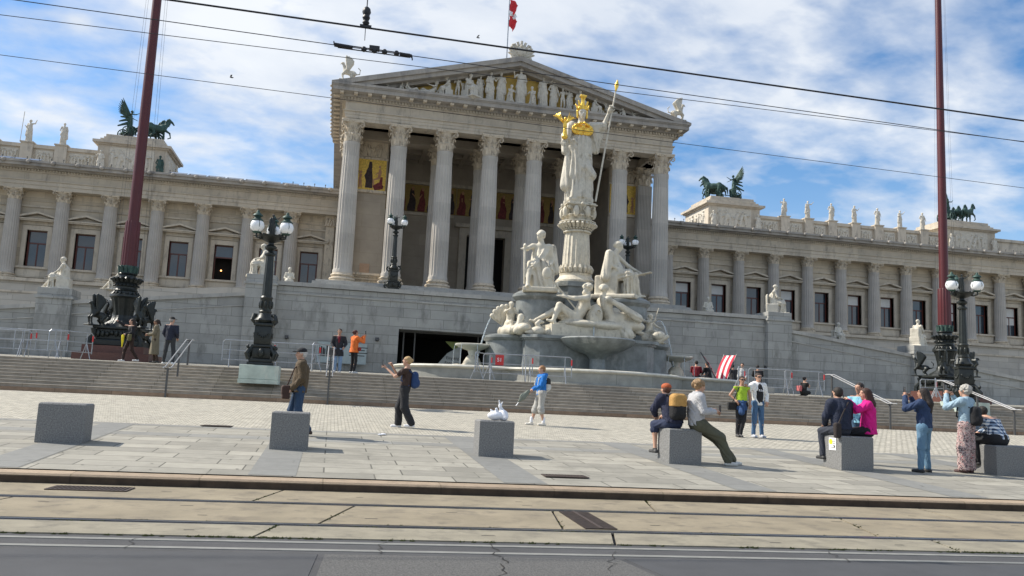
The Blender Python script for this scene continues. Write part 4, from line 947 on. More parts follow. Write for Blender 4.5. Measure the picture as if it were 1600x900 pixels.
# griffins on the pediment corners, crest and flag at the apex
def griffin(S=None, h=.03):
    S = S or Sdf(.05)
    S.ell((0, -.25, .55), (.16, .33, .20), k=.08); S.ell((0, .12, .66), (.17, .22, .24), k=.08); S.path([(0, .18, .72), (0, .27, .98), (0, .33, 1.14)], [.14, .10, .09], k=.06)
    S.ell((0, .38, 1.20), (.085, .13, .09), k=.03); S.cap((0, .46, 1.19), (0, .56, 1.10), .04, .015, k=.02)
    for q in (-1, 1):
        S.cap((q*.05, .32, 1.26), (q*.07, .28, 1.36), .025, .01, k=.01)
        S.path([(q*.11, .2, .6), (q*.12, .36, .42), (q*.12, .30, .06)], [.09, .06, .05]); S.cap((q*.12, .3, .05), (q*.12, .4, .04), .05, .035)
        S.path([(q*.13, -.4, .5), (q*.15, -.22, .28), (q*.15, -.42, .05)], [.13, .08, .05]); S.cap((q*.15, -.4, .04), (q*.15, -.28, .04), .045)
        for i in range(5):
            a = rad(62+i*11); S.cap((q*.16, .05, .72), (q*.2, -.05-cos(a)*(.55+.06*i), .74+sin(a)*(.66+.07*i)), .09, .075, k=.05)
    S.path([(0, -.55, .5), (0, -.78, .55), (0, -.82, .85), (0, -.68, .98)], [.05, .035, .03, .04])
    S.box((0, -.05, .0), (.28, .62, .04), r=.01); return S
LIB['G'] = griffin
put('G', 'marblew', 'griffin_statue', (X0-11.9, 56.4, 22.3), 90, 1.0, label='white winged griffin on the left corner of the pediment', cat='statue', group='griffins on the pediment corners', h=.035)
put('G', 'marblew', 'griffin_statue', (X0+12.1, 56.4, 22.3), -90, 1.0, label='white winged griffin on the right corner of the pediment', cat='statue', group='griffins on the pediment corners')
ac = thing('roof_crest', 'white carved palmette crest on the peak of the pediment', 'ornament', (X0+.1, 56.6, 25.3))
b = MB(); b.box(-.75, .75, -.3, .3, 0, .25)
for i in range(11):
    a = rad(-72+14.4*i); l = 1.25-.35*abs(i-5)/5; b.tube([(0, 0, .3), (sin(a)*l*.5, -.05, .3+cos(a)*l*.55), (sin(a)*l, -.08, .3+cos(a)*l), (sin(a)*l*1.05+.08*np.sign(a), -.12, .3+cos(a)*l*.95)], [.1, .12, .10, .03], 6)
b.ball((0, -.12, .75), (.36, .18, .42)); b.ball((0, -.2, 1.1), .14); b.build('palmette', 'marblew', ac)
for q in (-1, 1): b = MB().tube([(q*.62, 0, .2), (q*.66, 0, .8), (q*.64, -.03, 1.05)], [.15, .12, .06], 8).ball((q*.64, -.03, 1.2), .1); b.build('side_figure', 'marblew', ac)
fl = thing('roof_flag', 'red and white flag on a pole behind the pediment crest', 'flag', (X0-.75, 57.6, 25.2))
MB().tube([(0, 0, -1), (0, 0, 5.6)], [.05, .04], 8).build('pole', 'steel', fl)
def cloth(x0, z0, w, hh, rows, m):
    b = MB(); n, k = 12, 14
    V = []
    for i in range(n+1):
        for j in range(k+1):
            u, v = i/n, j/k; V.append((x0+w*u*(.75+.25*cos(v*3))+.05*sin(7*v+3*u), .12*sin(9*u+4*v)*u, z0-hh*(rows[0]+(rows[1]-rows[0])*v)-.35*u*u))
    F = [(i*(k+1)+j, (i+1)*(k+1)+j, (i+1)*(k+1)+j+1, i*(k+1)+j+1) for i in range(n) for j in range(k)]
    return b.add(V, F)
M['flagred'] = mat('flag_red', (.62, .03, .04), rough=.8, bump=0); M['flagwhite'] = mat('flag_white', (.8, .8, .8), rough=.8, bump=0)
for i, (r0, r1) in enumerate(((0, .42), (.425, .58), (.585, 1))): cloth(.04, 5.2, .62, 2.1, (r0, r1), None).build('flag_cloth', 'flagred' if i != 1 else 'flagwhite', fl)
# ------------------------------------------------------------------ quadrigas
def horse(S, x, y, z, rear=0):
    P = lambda a, b, c: (x+a, y+b, z+c)
    S.ell(P(0, -.1, 1.25), (.27, .62, .30), k=.1); S.ell(P(0, .42, 1.36), (.25, .30, .34), k=.1); S.ell(P(0, -.62, 1.30), (.28, .32, .34), k=.1)
    S.path([P(0, .55, 1.5), P(0, .82, 1.85), P(0, .92, 2.12)], [.21, .16, .12], k=.06); S.path([P(0, .9, 2.15), P(0, 1.12, 2.02), P(0, 1.28, 1.84)], [.12, .09, .065], k=.04)
    S.path([P(0, .55, 1.85), P(0, .72, 2.15), P(0, .86, 2.28)], [.05, .07, .04], k=.03)
    for q in (-1, 1): S.cap(P(q*.06, .88, 2.24), P(q*.07, .86, 2.36), .03, .01)
    S.path([P(.14, .5, 1.2), P(.14, .85+.1*rear, 1.0), P(.14, .95+.1*rear, .62)], [.13, .07, .045]); S.cap(P(.14, .95+.1*rear, .62), P(.14, .82, .50), .045, .05)
    S.path([P(-.14, .5, 1.2), P(-.14, .58, .68), P(-.14, .56, .12), P(-.14, .62, .04)], [.13, .07, .045, .06])
    for q, dy in ((-.15, 0), (.15, .18)): S.path([P(q, -.65+dy, 1.2), P(q, -.50+dy, .78), P(q, -.78+dy, .48), P(q, -.70+dy, .08), P(q, -.63+dy, .04)], [.18, .10, .065, .05, .06])
    S.path([P(0, -.9, 1.4), P(0, -1.15, 1.2), P(0, -1.2, .75)], [.06, .08, .04])
def quadriga(label, loc, mirror, rz, first=None):
    if first: return dup(first, loc, rad(rz), label)
    T = thing('chariot_group', label, 'statue', loc, rad(rz), 'bronze chariot groups on the roof')
    for i, x in enumerate((-1.2, -.4, .4, 1.2)):
        S = Sdf(.05); horse(S, 0, 0, 0, i % 2); smesh('horse', S, .045, 'patina', T, xf=Matrix.Translation((x*1.05, .95+(.25 if i in (0, 3) else 0), 0)) @ Matrix.Scale(1.22, 4))
    S = Sdf(.05); J = joints(elbR=(.22, .3, 1.45), wriR=(.18, .55, 1.62), elbL=(-.3, .22, 1.25), wriL=(-.2, .48, 1.15), head=(0, .08, 1.66), look=(0, 1, .1))
    S2 = statue(J, robe=robe_stand(1.05), k=.04)
    for (p, q) in (((0, -.2, 1.0), (-.05, -.75, .75)), ((0, -.2, .7), (.05, -.85, .35)), ((.05, -.15, 1.2), (0, -.7, 1.1))): S2.cap(p, q, .12, .05, k=.06, fold=(.015, 6, 1))
    P, F = S2.mesh(.03); P = P*1.35+V3(0, -1.2, .75); me = bpy.data.meshes.new('victory'); me.from_pydata(P.tolist(), [], F.tolist()); me.shade_smooth(); me.materials.append(M['patina']); o = bpy.data.objects.new('victory', me); COL.objects.link(o); o.parent = T
    b = MB()
    for q in (-1, 1):
        for i in range(8):
            l = 1.75-.13*i; a = rad(62-7*i); b.tube([(q*.14, -1.35-.03*i, 2.65-.05*i), (q*(.26+.03*i), -1.45-cos(a)*l*.45, 2.6+sin(a)*l*.5), (q*(.30+.05*i), -1.5-cos(a)*l*.85, 2.6+sin(a)*l)], [.10, .11, .02], 6)
    w = b.build('wings', 'patina', T)
    b = MB()
    V = []
    for i in range(13):
        a = pi*i/12
        for zz, rr in ((.55, .62), (1.35, .70), (1.35, .64), (.62, .56)): V.append((rr*cos(a), -1.35+rr*sin(a)*1.0, zz))
    b.add(V, [(4*i+j, 4*i+4+j, 4*i+4+(j+1) % 4, 4*i+(j+1) % 4) for i in range(12) for j in range(4)]); b.box(-.62, .62, -2.0, -1.0, .5, .62); b.tube([(0, -1, .6), (0, 1.2, 1.0)], .05, 6); b.tube([(-1.3, 1.1, 1.35), (1.3, 1.1, 1.35)], .04, 6)
    b.build('chariot', 'patina', T)
    for q in (-1, 1):
        b = MB(); V = []; n = 24
        for i in range(n):
            a = 2*pi*i/n
            for rr, xx in ((.62, -.05), (.62, .05), (.52, .05), (.52, -.05)): V.append((q*.85+xx, -1.5+rr*cos(a), .62+rr*sin(a)))
        b.add(V, [(4*i+j, 4*((i+1) % n)+j, 4*((i+1) % n)+(j+1) % 4, 4*i+(j+1) % 4) for i in range(n) for j in range(4)])
        for i in range(8): a = 2*pi*i/8; b.tube([(q*.85, -1.5, .62), (q*.85, -1.5+.56*cos(a), .62+.56*sin(a))], .03, 5)
        b.ball((q*.85, -1.5, .62), .1, 8, 6); b.build('wheel', 'patina', T)
    MB().box(-1.7, 1.7, -2.1, 1.9, -.12, .02).build('plinth', 'bronze', T)
    return T
qa = quadriga('green bronze chariot with winged driver and horses on the left roof block', (X0-(A1[0]+A1[1])/2, 90.9, 25.85), 0, -62)
quadriga('green bronze chariot with winged driver on the block just right of the temple front', (X0+(A1[0]+A1[1])/2, 90.9, 25.85), 0, 62, first=qa)
quadriga('green bronze chariot partly behind the right flagpole, horses facing right', (X0+(A2[0]+A2[1])/2, 90.9, 25.85), 0, -70, first=qa)
# ------------------------------------------------------------------ the fountain
FY = 40.06
F_ = thing('monumental_fountain', 'large tiered marble fountain in front of the temple front, carrying the statue column', 'fountain', (X0, FY, 2.1))
FM = {}
def outline(off=0.):
    pts = []
    for i in range(120):
        a = 2*pi*i/120; d = (cos(a), sin(a)); best = 0
        for cx_, cy_, r in ((-4.7, -.2, 3.9), (4.7, -.2, 3.9), (0, -1.9, 4.5), (0, 1.9, 4.5)):
            r += off; bq = d[0]*cx_+d[1]*cy_; disc = bq*bq-(cx_*cx_+cy_*cy_-r*r)
            if disc > 0: best = max(best, bq+math.sqrt(disc))
        pts.append((best*d[0], best*d[1]))
    return pts
def ringwall(mb, prof):
    n = 120; rows = [outline(o) for o, z in prof]; V = []; F = []
    for row, (o, z) in zip(rows, prof): V += [(x, y, z) for x, y in row]
    for i in range(len(prof)-1):
        for j in range(n): F.append((i*n+j, i*n+(j+1) % n, (i+1)*n+(j+1) % n, (i+1)*n+j))
    return mb.add(V, F)
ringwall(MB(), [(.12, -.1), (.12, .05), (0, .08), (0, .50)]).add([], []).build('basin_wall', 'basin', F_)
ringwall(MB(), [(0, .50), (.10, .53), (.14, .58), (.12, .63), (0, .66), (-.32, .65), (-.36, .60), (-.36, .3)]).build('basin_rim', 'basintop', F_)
o = MB(); o.v = [(x, y, .5) for x, y in outline(-.3)]; o.f = [tuple(range(120))]; o.build('water', 'pool', F_)
def cyl(mb, x, y, prof, n=40): return mb.lathe(prof, n, (x, y, 0))
b = MB()
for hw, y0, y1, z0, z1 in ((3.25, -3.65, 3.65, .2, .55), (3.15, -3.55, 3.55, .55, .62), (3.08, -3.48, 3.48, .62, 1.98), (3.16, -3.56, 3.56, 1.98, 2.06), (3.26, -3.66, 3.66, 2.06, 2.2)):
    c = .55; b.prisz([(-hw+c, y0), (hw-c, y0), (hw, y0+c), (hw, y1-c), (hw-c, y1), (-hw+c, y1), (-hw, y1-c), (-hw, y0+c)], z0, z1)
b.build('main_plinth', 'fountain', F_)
for s in (-1, 1):
    cyl(MB(), s*3.0, -.75, [(1.62, .2), (1.62, .5), (1.5, .6), (1.48, 1.95), (1.58, 2.0), (1.66, 2.1), (1.66, 2.2), (1.2, 2.3)]).build('side_drum', 'fountain', F_)
    cyl(MB(), s*2.13, -1.3, [(1.3, 2.18), (1.28, 2.5), (1.12, 2.62), (1.1, 3.9), (1.2, 4.0), (1.27, 4.08), (1.27, 4.2), (1.0, 4.36), (.9, 4.4)]).build('statue_drum', 'fountain', F_)
    b = cyl(MB(), s*5.1, -.75, [(.16, .9), (.2, 1.3), (.25, 1.45), (.7, 1.6), (.84, 1.68), (.86, 1.74), (.82, 1.76), (.5, 1.7)]); bw = b.build('side_bowl', 'basintop', F_)
    S = Sdf(.08); S.ell((s*5.1, -.75, .75), (.42, .42, .55), k=.15); S.ell((s*5.1-.3, -.95, .65), (.2, .2, .4), k=.1); S.ell((s*5.1+.3, -.95, .55), (.2, .2, .35), k=.1); S.ell((s*5.1-.75, -1.0, .5), (.5, .3, .3), k=.1); smesh('sea_creature', S, .05, 'marble', F_)
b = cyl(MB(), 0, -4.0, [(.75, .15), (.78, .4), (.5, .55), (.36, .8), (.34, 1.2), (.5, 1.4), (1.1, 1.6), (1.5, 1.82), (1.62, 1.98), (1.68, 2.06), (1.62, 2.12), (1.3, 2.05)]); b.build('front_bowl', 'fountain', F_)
b = MB()
for hw, z0, z1 in ((1.75, 2.2, 3.6), (1.35, 3.6, 4.1), (1.02, 4.1, 4.25), (.95, 4.25, 4.85), (1.05, 4.85, 5.0), (.98, 5.0, 5.1)):
    c = hw*.35; b.prisz([(-hw+c, -hw), (hw-c, -hw), (hw, -hw+c), (hw, hw-c), (hw-c, hw), (-hw+c, hw), (-hw, hw-c), (-hw, -hw+c)], z0, z1)
b.build('column_pedestal', 'fountain', F_)
b = MB().prisz([(-2.0, -3.4), (1.5, -3.4), (1.7, -2.4), (-2.2, -2.4)], 2.2, 2.72).prisz([(-1.9, -3.3), (1.4, -3.3), (1.5, -1.6), (-2, -1.6)], 2.72, 2.8); b.build('upper_plinth', 'marble', F_)
fl24 = flute(20)
b = MB().lathe([(1.0, 5.1), (1.0, 5.2), (.92, 5.28), (.86, 5.35), (.8, 5.45), (.82, 5.55)], 48)
b.lathe([(.74, 5.5), (.70, 5.75), (.68, 6.5), (.62, 7.4), (.60, 7.68)], 160, rf=lambda a, z, i: fl24(a, z, i), cap=False)
for i in range(20): a = 2*pi*i/20; b.tube([(cos(a)*.74, sin(a)*.74, 5.62), (cos(a)*.80, sin(a)*.80, 5.82), (cos(a)*.76, sin(a)*.76, 6.0)], [.09, .10, .03], 6)
b.lathe([(.62, 7.62), (.70, 7.66), (.70, 7.72), (.62, 7.76)], 40)
for i in range(30): a = 2*pi*i/30; b.ball((cos(a)*.68, sin(a)*.68, 7.82), .06, 6, 5)
b.lathe([(.6, 7.7), (.6, 8.0), (.82, 8.12), (.92, 8.16), (.92, 8.2)], 40)
for i in range(24): a = 2*pi*i/24; b.tube([(cos(a)*.72, sin(a)*.72, 7.9), (cos(a)*.9, sin(a)*.9, 8.08), (cos(a)*1.0, sin(a)*1.0, 8.02)], [.09, .1, .04], 5)
b.build('column', 'marble', F_)
cp = capital_mb(.66, .95, square=1.08); cp.v = [(x, y, z+8.15) for x, y, z in cp.v]
for i in range(8): a = 2*pi*(i+.5)/8; cp.ball((cos(a)*.78, sin(a)*.78, 8.65), (.16, .16, .3), 8, 6)
cp.box(-.78, .78, -.78, .78, 8.98, 9.02).box(-.62, .62, -.55, .55, 9.02, 9.2, .03); cp.build('capital', 'marble', F_)
# rocks and shells that carry the groups
S = Sdf(.12); r = random.Random(4)
for i in range(46):
    x = r.uniform(-3.6, 3.3); y = r.uniform(-3.2, -1.4); q = r.uniform(.16, .34)
    if abs(x) < 1.9 and y < -2.2: continue
    S.ell((x, y, 2.3+.3*r.random()), (q*1.3, q, q*.9), k=.1)
for i in range(20): S.ell((r.uniform(-1.6, 1.6), r.uniform(-2.2, -1.7), r.uniform(2.8, 3.6)), (.3, .25, .3), k=.1)
smesh('rockwork', S, .07, 'marble', F_)
w = MB()
for s in (-1, 1):
    pts = [(s*(3.85+.9*t), -1.2+.2*t, 3.35+.9*t-2.4*t*t) for t in np.linspace(0, 1.15, 12)]; w.tube(pts, [.02+.025*t for t in np.linspace(0, 1, 12)], 6)
    for k in range(7): a = 2*pi*k/7+.3; w.tube([(s*5.1+.84*cos(a), -.75+.84*sin(a), 1.72), (s*5.1+.9*cos(a), -.75+.9*sin(a), 1.4), (s*5.1+.92*cos(a), -.75+.92*sin(a), .55)], .018, 5)
w.tube([(-.05, -3.25, 3.35), (-.05, -3.45, 3.1), (-.05, -3.5, 2.1)], .03, 5); w.build('water_jet', 'water', F_)
# Athena-like standing statue
def at_world(T, name, sdf, h, m, scale, loc, rz, extra=None):
    P, F = sdf.mesh(h); xf = Matrix.Rotation(rad(rz), 4, 'Z') @ Matrix.Scale(scale, 4); A = np.array(xf)
    P = P@A[:3, :3].T+np.array(loc)
    V = P.tolist(); F = F.tolist()
    if extra is not None: n = len(V); V += [list(A[:3, :3]@np.array(v)+np.array(loc)) for v in extra.v]; F += [[i+n for i in q] for q in extra.f]
    me = bpy.data.meshes.new(name); me.from_pydata(V, [], F); me.validate(); me.shade_smooth(); me.materials.append(M[m]); o = bpy.data.objects.new(name, me); COL.objects.link(o); o.parent = T; return o
AT = thing('goddess_statue', 'tall white marble goddess with gold helmet and long spear on the fountain column', 'statue', (X0, FY, 11.3))
AS = 2.80
JT = joints(hipL=(-.10, 0, .93), kneeR=(.11, .10, .50), ankR=(.13, .05, .085), elbR=(.27, .02, 1.22), wriR=(.36, .20, 1.08), shoL=(-.19, 0, 1.45), elbL=(-.40, .05, 1.46), wriL=(-.48, .14, 1.72), look=(0, 1, -.05), head=(0, .03, 1.66), neck=(0, 0, 1.5))
S = Sdf(.03); torso(S, JT, 1.08); limbs(S, JT, 1.1); head_prims(S, JT)
for q in 'RL': foot(S, JT, q)
S.cap((0, .0, 1.16), (0, .0, .95), .145, .165, k=.04, sc=(1.1, .85, 1), fold=(.014, 20, .3, 1))
S.cap((0, 0, .98), (0, .0, .07), .165, .20, k=.03, sc=(1.15, .95, 1), fold=(.042, 18, .15, 1))
S.cap((0, .02, 1.12), (.04, .02, .50), .165, .195, k=.015, sc=(1.15, .95, 1), fold=(.022, 17, .9, 1))
S.cap((.18, .08, 1.10), (-.17, .13, .50), .06, .10, k=.03, fold=(.014, 5, 1)); S.cap((.20, .08, 1.0), (-.02, .17, .62), .05, .06, k=.02, fold=(.012, 4, 1))
for i in range(6): S.cap((.17-.03*i, .155, 1.12-.13*i), (-.16, .15, .86-.13*i), .022, .016, k=.012); S.cap((.02, .175, .86-.12*i), (-.16, .15, .80-.13*i), .02, .012, k=.012)
for i in range(9): S.cap((-.15+.037*i, .16+.02*cos(i-4), .52), (-.17+.042*i, .20+.02*cos(i-4), .08), .012, .022, k=.010)
S.cap((.22, .02, 1.05), (.25, .02, .30), .05, .10, k=.03, fold=(.016, 5, 1)); S.cap((-.12, .13, .62), (-.18, .08, .25), .08, .06, k=.03, fold=(.012, 5, 1))
S.cap(JT['shoL'], JT['elbL'], .085, .075, k=.03, fold=(.012, 7, 1)); S.cap((-.26, -.02, 1.38), (-.30, -.02, 1.02), .10, .07, k=.04, fold=(.016, 7, 1)); S.cap((-.40, .0, 1.44), (-.36, -.02, 1.18), .06, .04, k=.03, fold=(.01, 5, 1))
S.cap(JT['shoR'], JT['elbR'], .085, .09, k=.03, fold=(.012, 7, 1)); S.cap((.27, -.02, 1.2), (.30, .02, .92), .09, .05, k=.04, fold=(.014, 6, 1))
S.box((0, 0, .03), (.23, .19, .035), r=.01)
for q in 'RL':
    d = JT['wri'+q]-JT['elb'+q]; d /= np.linalg.norm(d); S.cap(JT['wri'+q], JT['wri'+q]+d*.07, .03, .035, k=.02)
ex = MB(); hand_mb(ex, JT['wriR'], JT['elbR'], 1.15, .5, up=(0, 0, 1)); hand_mb(ex, JT['wriL'], JT['elbL'], 1.15, 1.2, up=(0, -1, 0))
at_world(AT, 'body', S, .0135, 'marblew', AS, (0, 0, 0), 180, ex)
S = Sdf(.02)
for q in (-1, 1): S.ell((q*.075, .115, 1.325), (.068, .050, .062), k=.02)
S.cap((-.13, .045, 1.40), (.13, .045, 1.40), .058, k=.03); S.cap((-.10, .07, 1.32), (.10, .07, 1.32), .075, k=.03)
for i in range(26):
    a = 2*pi*i/26; x = .185*cos(a); z = 1.355+.105*sin(a)-.02*abs(cos(a)); S.ell((x, .085+.055*(1-abs(x)/.2)+.014*(i % 2), z), (.024, .024, .028), k=.004)
S.ell((0, .15, 1.37), (.035, .03, .04), k=.01)
at_world(AT, 'breastplate', S, .011, 'gold', AS, (0, 0, 0), 180)
S = Sdf(.015); h0 = JT['head']
S.ell(h0+V3(0, -.025, .085), (.092, .10, .070), k=.02); S.cap(h0+V3(-.075, .05, .088), h0+V3(.075, .05, .088), .018, k=.015); S.cap(h0+V3(0, .02, .12), h0+V3(0, .03, .24), .045, .03, k=.015)
S.cap(h0+V3(0, .03, .24), h0+V3(0, .03, .31), .03, .05, k=.01); S.box(h0+V3(0, .03, .32), (.06, .05, .02), r=.01); S.cap(h0+V3(0, -.1, .2), h0+V3(0, -.15, .0), .04, .05, k=.03)
for q in (-1, 1):
    S.cap(h0+V3(q*.06, .03, .12), h0+V3(q*.085, .05, .22), .022, .016); S.cap(h0+V3(q*.1, .02, .09), h0+V3(q*.125, .0, .17), .018, .012); S.cap(h0+V3(q*.09, .0, .05), h0+V3(q*.085, .01, -.07), .02, .02)
at_world(AT, 'helmet', S, .009, 'gold', AS, (0, 0, 0), 180)
S = Sdf(.02); g0 = JT['wriR']+V3(.02, .09, .03)
S.ell(g0+V3(0, 0, .0), (.055, .055, .05)); S.cap(g0+V3(0, 0, .05), g0+V3(0, 0, .22), .036, .022, fold=(.006, 9, 1, 1)); S.cap(g0+V3(0, 0, .20), g0+V3(0, 0, .27), .035, .028); S.ell(g0+V3(0, .0, .335), (.025, .028, .032)); S.cap(g0+V3(.02, 0, .27), g0+V3(.06, .05, .30), .012)
ex = MB()
for q in (-1, 1):
    for i in range(5): ex.tube([tuple(g0+V3(q*.015, -.02, .25)), tuple(g0+V3(q*(.06+.018*i), -.04, .33+.008*i)), tuple(g0+V3(q*(.09+.030*i), -.05, .47-.022*i))], [.014, .018, .005], 5)
at_world(AT, 'winged_figurine', S, .008, 'gold', AS, (0, 0, 0), 180, ex)
sp0 = Vector((.77, -.42, .08)); sp1 = Vector((1.64, -.42, 5.92)); b = MB().tube([sp0, sp1], [.05, .04], 8); b.build('spear_shaft', 'marblew', AT)
d = (sp1-sp0).normalized(); b = MB().tube([sp1, sp1+d*.12, sp1+d*.3, sp1+d*.42, sp1+d*.66], [.04, .06, .11, .10, .01], 8); b.build('spear_tip', 'gold', AT)
# fix arm position so that the raised hand meets the spear: hand at z = 1.72*AS
# seated figures
def marble_fig(name, label, J, loc, rz, s, robe, extra, h=.018, nude=True, m='marble'):
    S = statue(J, robe=robe, extra=extra, nude=nude, bulk=1.2 if 'reclining' in label else 1.08)
    if 'reclining' in label:
        c = (J['shoR']+J['shoL'])/2; f = V3(0, .10, .02); ax = (J['shoR']-J['shoL']); ax = ax/np.linalg.norm(ax)
        for q in (-1, 1): S.ell(c+f*1.0+ax*q*.07-V3(0, 0, .08), (.075, .05, .06), k=.02); S.ell(J['sho'+('R' if q > 0 else 'L')], (.075, .075, .075), k=.03)
        for i in range(8): a = i*pi/4; S.ell(J['head']+V3(cos(a)*.085, sin(a)*.085, .03+.03*(i % 2)), (.035, .035, .035), k=.008)
    P, F = S.mesh(h); ex = MB()
    me = bpy.data.meshes.new(name); me.from_pydata(P.tolist(), [], F.tolist()); me.shade_smooth(); me.materials.append(M[m])
    o = bpy.data.objects.new(name, me); COL.objects.link(o); o.location = loc; o.rotation_euler = (0, 0, rad(rz)); o.scale = (s, s, s); return tag(o, label, 'statue', 'marble figures of the fountain')
J1 = joints(**{**SEAT, 'look': (.75, .8, 0), 'elbR': (.30, .10, .92), 'wriR': (.34, .40, .92), 'elbL': (-.25, -.02, .72), 'wriL': (-.22, .20, .55), 'chest': (0, .0, .88), 'neck': (0, .02, 1.08), 'head': (.02, .05, 1.23), 'kneeR': (.22, .38, .56), 'ankR': (.26, .60, .10), 'kneeL': (-.10, .42, .46), 'ankL': (.02, .30, .10)})
def ex1(S): S.box((-.02, -.05, .24), (.28, .27, .26), r=.05); S.box((0, .15, .0), (.36, .52, .05), r=.02); S.cap((.35, .44, .95), (.33, .50, .12), .03, .02); S.cap((.28, .46, .86), (.42, .44, .86), .02); S.cap((-.25, -.12, 1.0), (-.30, -.05, .50), .08, .10, fold=(.015, 6, 1))
marble_fig('seated_statue', 'white marble seated woman with a sword on the left side of the fountain', J1, (X0-2.13, FY-1.25, 6.45), 168, 2.25, robe_seat(), ex1)
J2 = joints(**{**SEAT, 'look': (-.2, 1, -.3), 'shoL': (-.18, .10, .98), 'elbL': (-.26, .34, .76), 'wriL': (-.22, .62, .60), 'elbR': (.25, .02, .74), 'wriR': (.12, .30, .60), 'chest': (0, .04, .86), 'neck': (0, .10, 1.06), 'head': (-.02, .16, 1.19), 'kneeL': (-.15, .52, .55), 'ankL': (-.16, .62, .10), 'kneeR': (.1, .46, .48), 'ankR': (.08, .34, .10)})
def ex2(S): S.box((-.02, -.05, .24), (.28, .27, .26), r=.05); S.box((0, .15, .0), (.36, .52, .05), r=.02); S.box((-.2, .74, .58), (.09, .16, .012), rot=('X', 12)); S.cap((.2, .0, 1.0), (.28, -.05, .45), .09, .11, fold=(.016, 6, 1))
marble_fig('seated_statue', 'white marble seated figure leaning forward over a tablet, right side of the fountain', J2, (X0+1.40, FY-1.35, 6.45), -125, 2.12, robe_seat(), ex2)
# reclining river figures on the front of the plinth (local +Y = towards their feet)
JG = joints(pel=(0, 0, .18), hip=(.09, .06, .18), kneeR=(.12, .46, .30), kneeL=(-.10, .38, .42), ankR=(.10, .84, .10), ankL=(-.16, .50, .10), chest=(0, -.16, .47), neck=(0, -.24, .67), head=(.0, -.22, .83), sho=(.19, -.19, .60), elbR=(.30, -.30, .38), wriR=(.24, -.06, .26), elbL=(-.30, .08, .56), wriL=(-.24, .32, .60), look=(-.5, .8, .0), toe=(0, 1, .3))
def exg(S):
    for i in range(7): a = i*pi/6; S.ell((cos(a)*.05, -.16+0*a, .74-.03*sin(a)), (.035, .04, .05), k=.02)
    S.cap((-.30, .62, .98), (-.12, .02, .34), .018); S.ell((-.32, .70, 1.06), (.05, .10, .13), k=.02); S.ell((.0, -.1, .05), (.30, .5, .10), k=.05); S.ell((0, -.42, .25), (.2, .15, .25), k=.08)
marble_fig('river_god_statue', 'white marble bearded man reclining with an oar on the fountain front', JG, (X0-.75, FY-2.95, 4.82), 82, 2.15, [((.0, .06, .2), (.1, .45, .28), .13, .10, .05, (1, 1, 1), (.015, 6, 1)), ((0, .05, .15), (.2, .1, -.05), .12, .12, .05, (1, 1, 1), (.015, 6, 1))], exg)
JH = joints(pel=(0, 0, .20), hip=(.09, .06, .20), kneeR=(.10, .40, .36), kneeL=(-.10, .52, .20), ankR=(.14, .62, .02), ankL=(-.12, .98, -.14), chest=(0, -.12, .50), neck=(0, -.18, .69), head=(.0, -.16, .84), sho=(.17, -.14, .62), elbR=(.26, .16, .48), wriR=(.24, .44, .38), elbL=(-.26, -.22, .40), wriL=(-.2, -.06, .22), look=(-.7, .7, -.1), toe=(0, 1, -.1))
def exh(S): S.ell((.0, -.05, .06), (.30, .5, .12), k=.05); S.cap((.25, .1, .5), (.3, .55, .25), .06, .09, fold=(.014, 5, 1)); S.ell((.09, -.06, .50), (.07, .07, .065)); S.ell((-.05, -.04, .50), (.07, .07, .065)); S.ell((.1, .5, .1), (.2, .3, .12), k=.05); S.ell((0, -.42, .2), (.2, .12, .2), k=.06)
marble_fig('river_goddess_statue', 'white marble woman reclining to the right with outstretched arm on the fountain front', JH, (X0+.85, FY-2.95, 4.78), -80, 2.15, [((.0, .06, .2), (.08, .42, .30), .14, .12, .05, (1, 1, 1), (.018, 7, 1)), ((.05, .2, .2), (.25, .3, -.12), .14, .14, .05, (1, 1, 1), (.018, 6, 1))], exh)
b = MB().lathe([(.06, 0), (.2, .05), (.26, .25), (.2, .45), (.1, .52), (.14, .6), (.1, .62), (.05, .4)], 20); u = b.build('water_jar', 'marble', None); u.rotation_euler = (rad(82), 0, rad(8)); u.location = (X0+.05, FY-2.95, 5.4); tag(u, 'white marble jar lying between the two reclining fountain figures', 'jar')
JP = joints(pel=(0, 0, .42), hip=(.1, 0, .42), kneeR=(.14, .36, .46), kneeL=(-.14, .34, .30), ankR=(.14, .50, .1), ankL=(-.12, .55, .05), chest=(0, .0, .72), neck=(0, .02, .92), head=(0, .06, 1.07), sho=(.18, 0, .86), elbR=(.30, .18, .80), wriR=(.28, .42, .86), elbL=(-.28, .16, .70), wriL=(-.2, .38, .62), look=(0, 1, 0))
def shellx(S):
    S.ell((0, -.1, .15), (.35, .5, .25), k=.1)
    for i in range(9): a = rad(-60+15*i); S.cap((0, -.25, .3), (sin(a)*.62, -.34, .3+cos(a)*.75), .05, .085, k=.03)
    S.path([(.1, .3, .2), (.2, .6, .15), (.1, .85, .3), (0, .8, .6)], [.16, .13, .09, .12], k=.06)
def dolx(S):
    S.ell((0, -.1, .15), (.35, .5, .25), k=.1); S.path([(.1, .3, .2), (.2, .6, .1), (.1, .9, .25)], [.18, .14, .08], k=.06); S.cap((.3, .2, .2), (.3, .62, 1.35), .02)
    for q in (-1, 1):
        for i in range(3): S.cap((q*.1, -.1, .85), (q*(.25+.06*i), -.3, 1.1-.08*i), .05, .02)
marble_fig('putto_statue', 'white marble child before a ribbed shell at the left end of the fountain', JP, (X0-3.55, FY-1.6, 4.3), 195, 1.35, None, shellx, h=.022)
marble_fig('putto_statue', 'white marble winged child with a thin staff at the right end of the fountain', JP, (X0+3.1, FY-2.2, 4.3), 215, 1.2, None, dolx, h=.022)
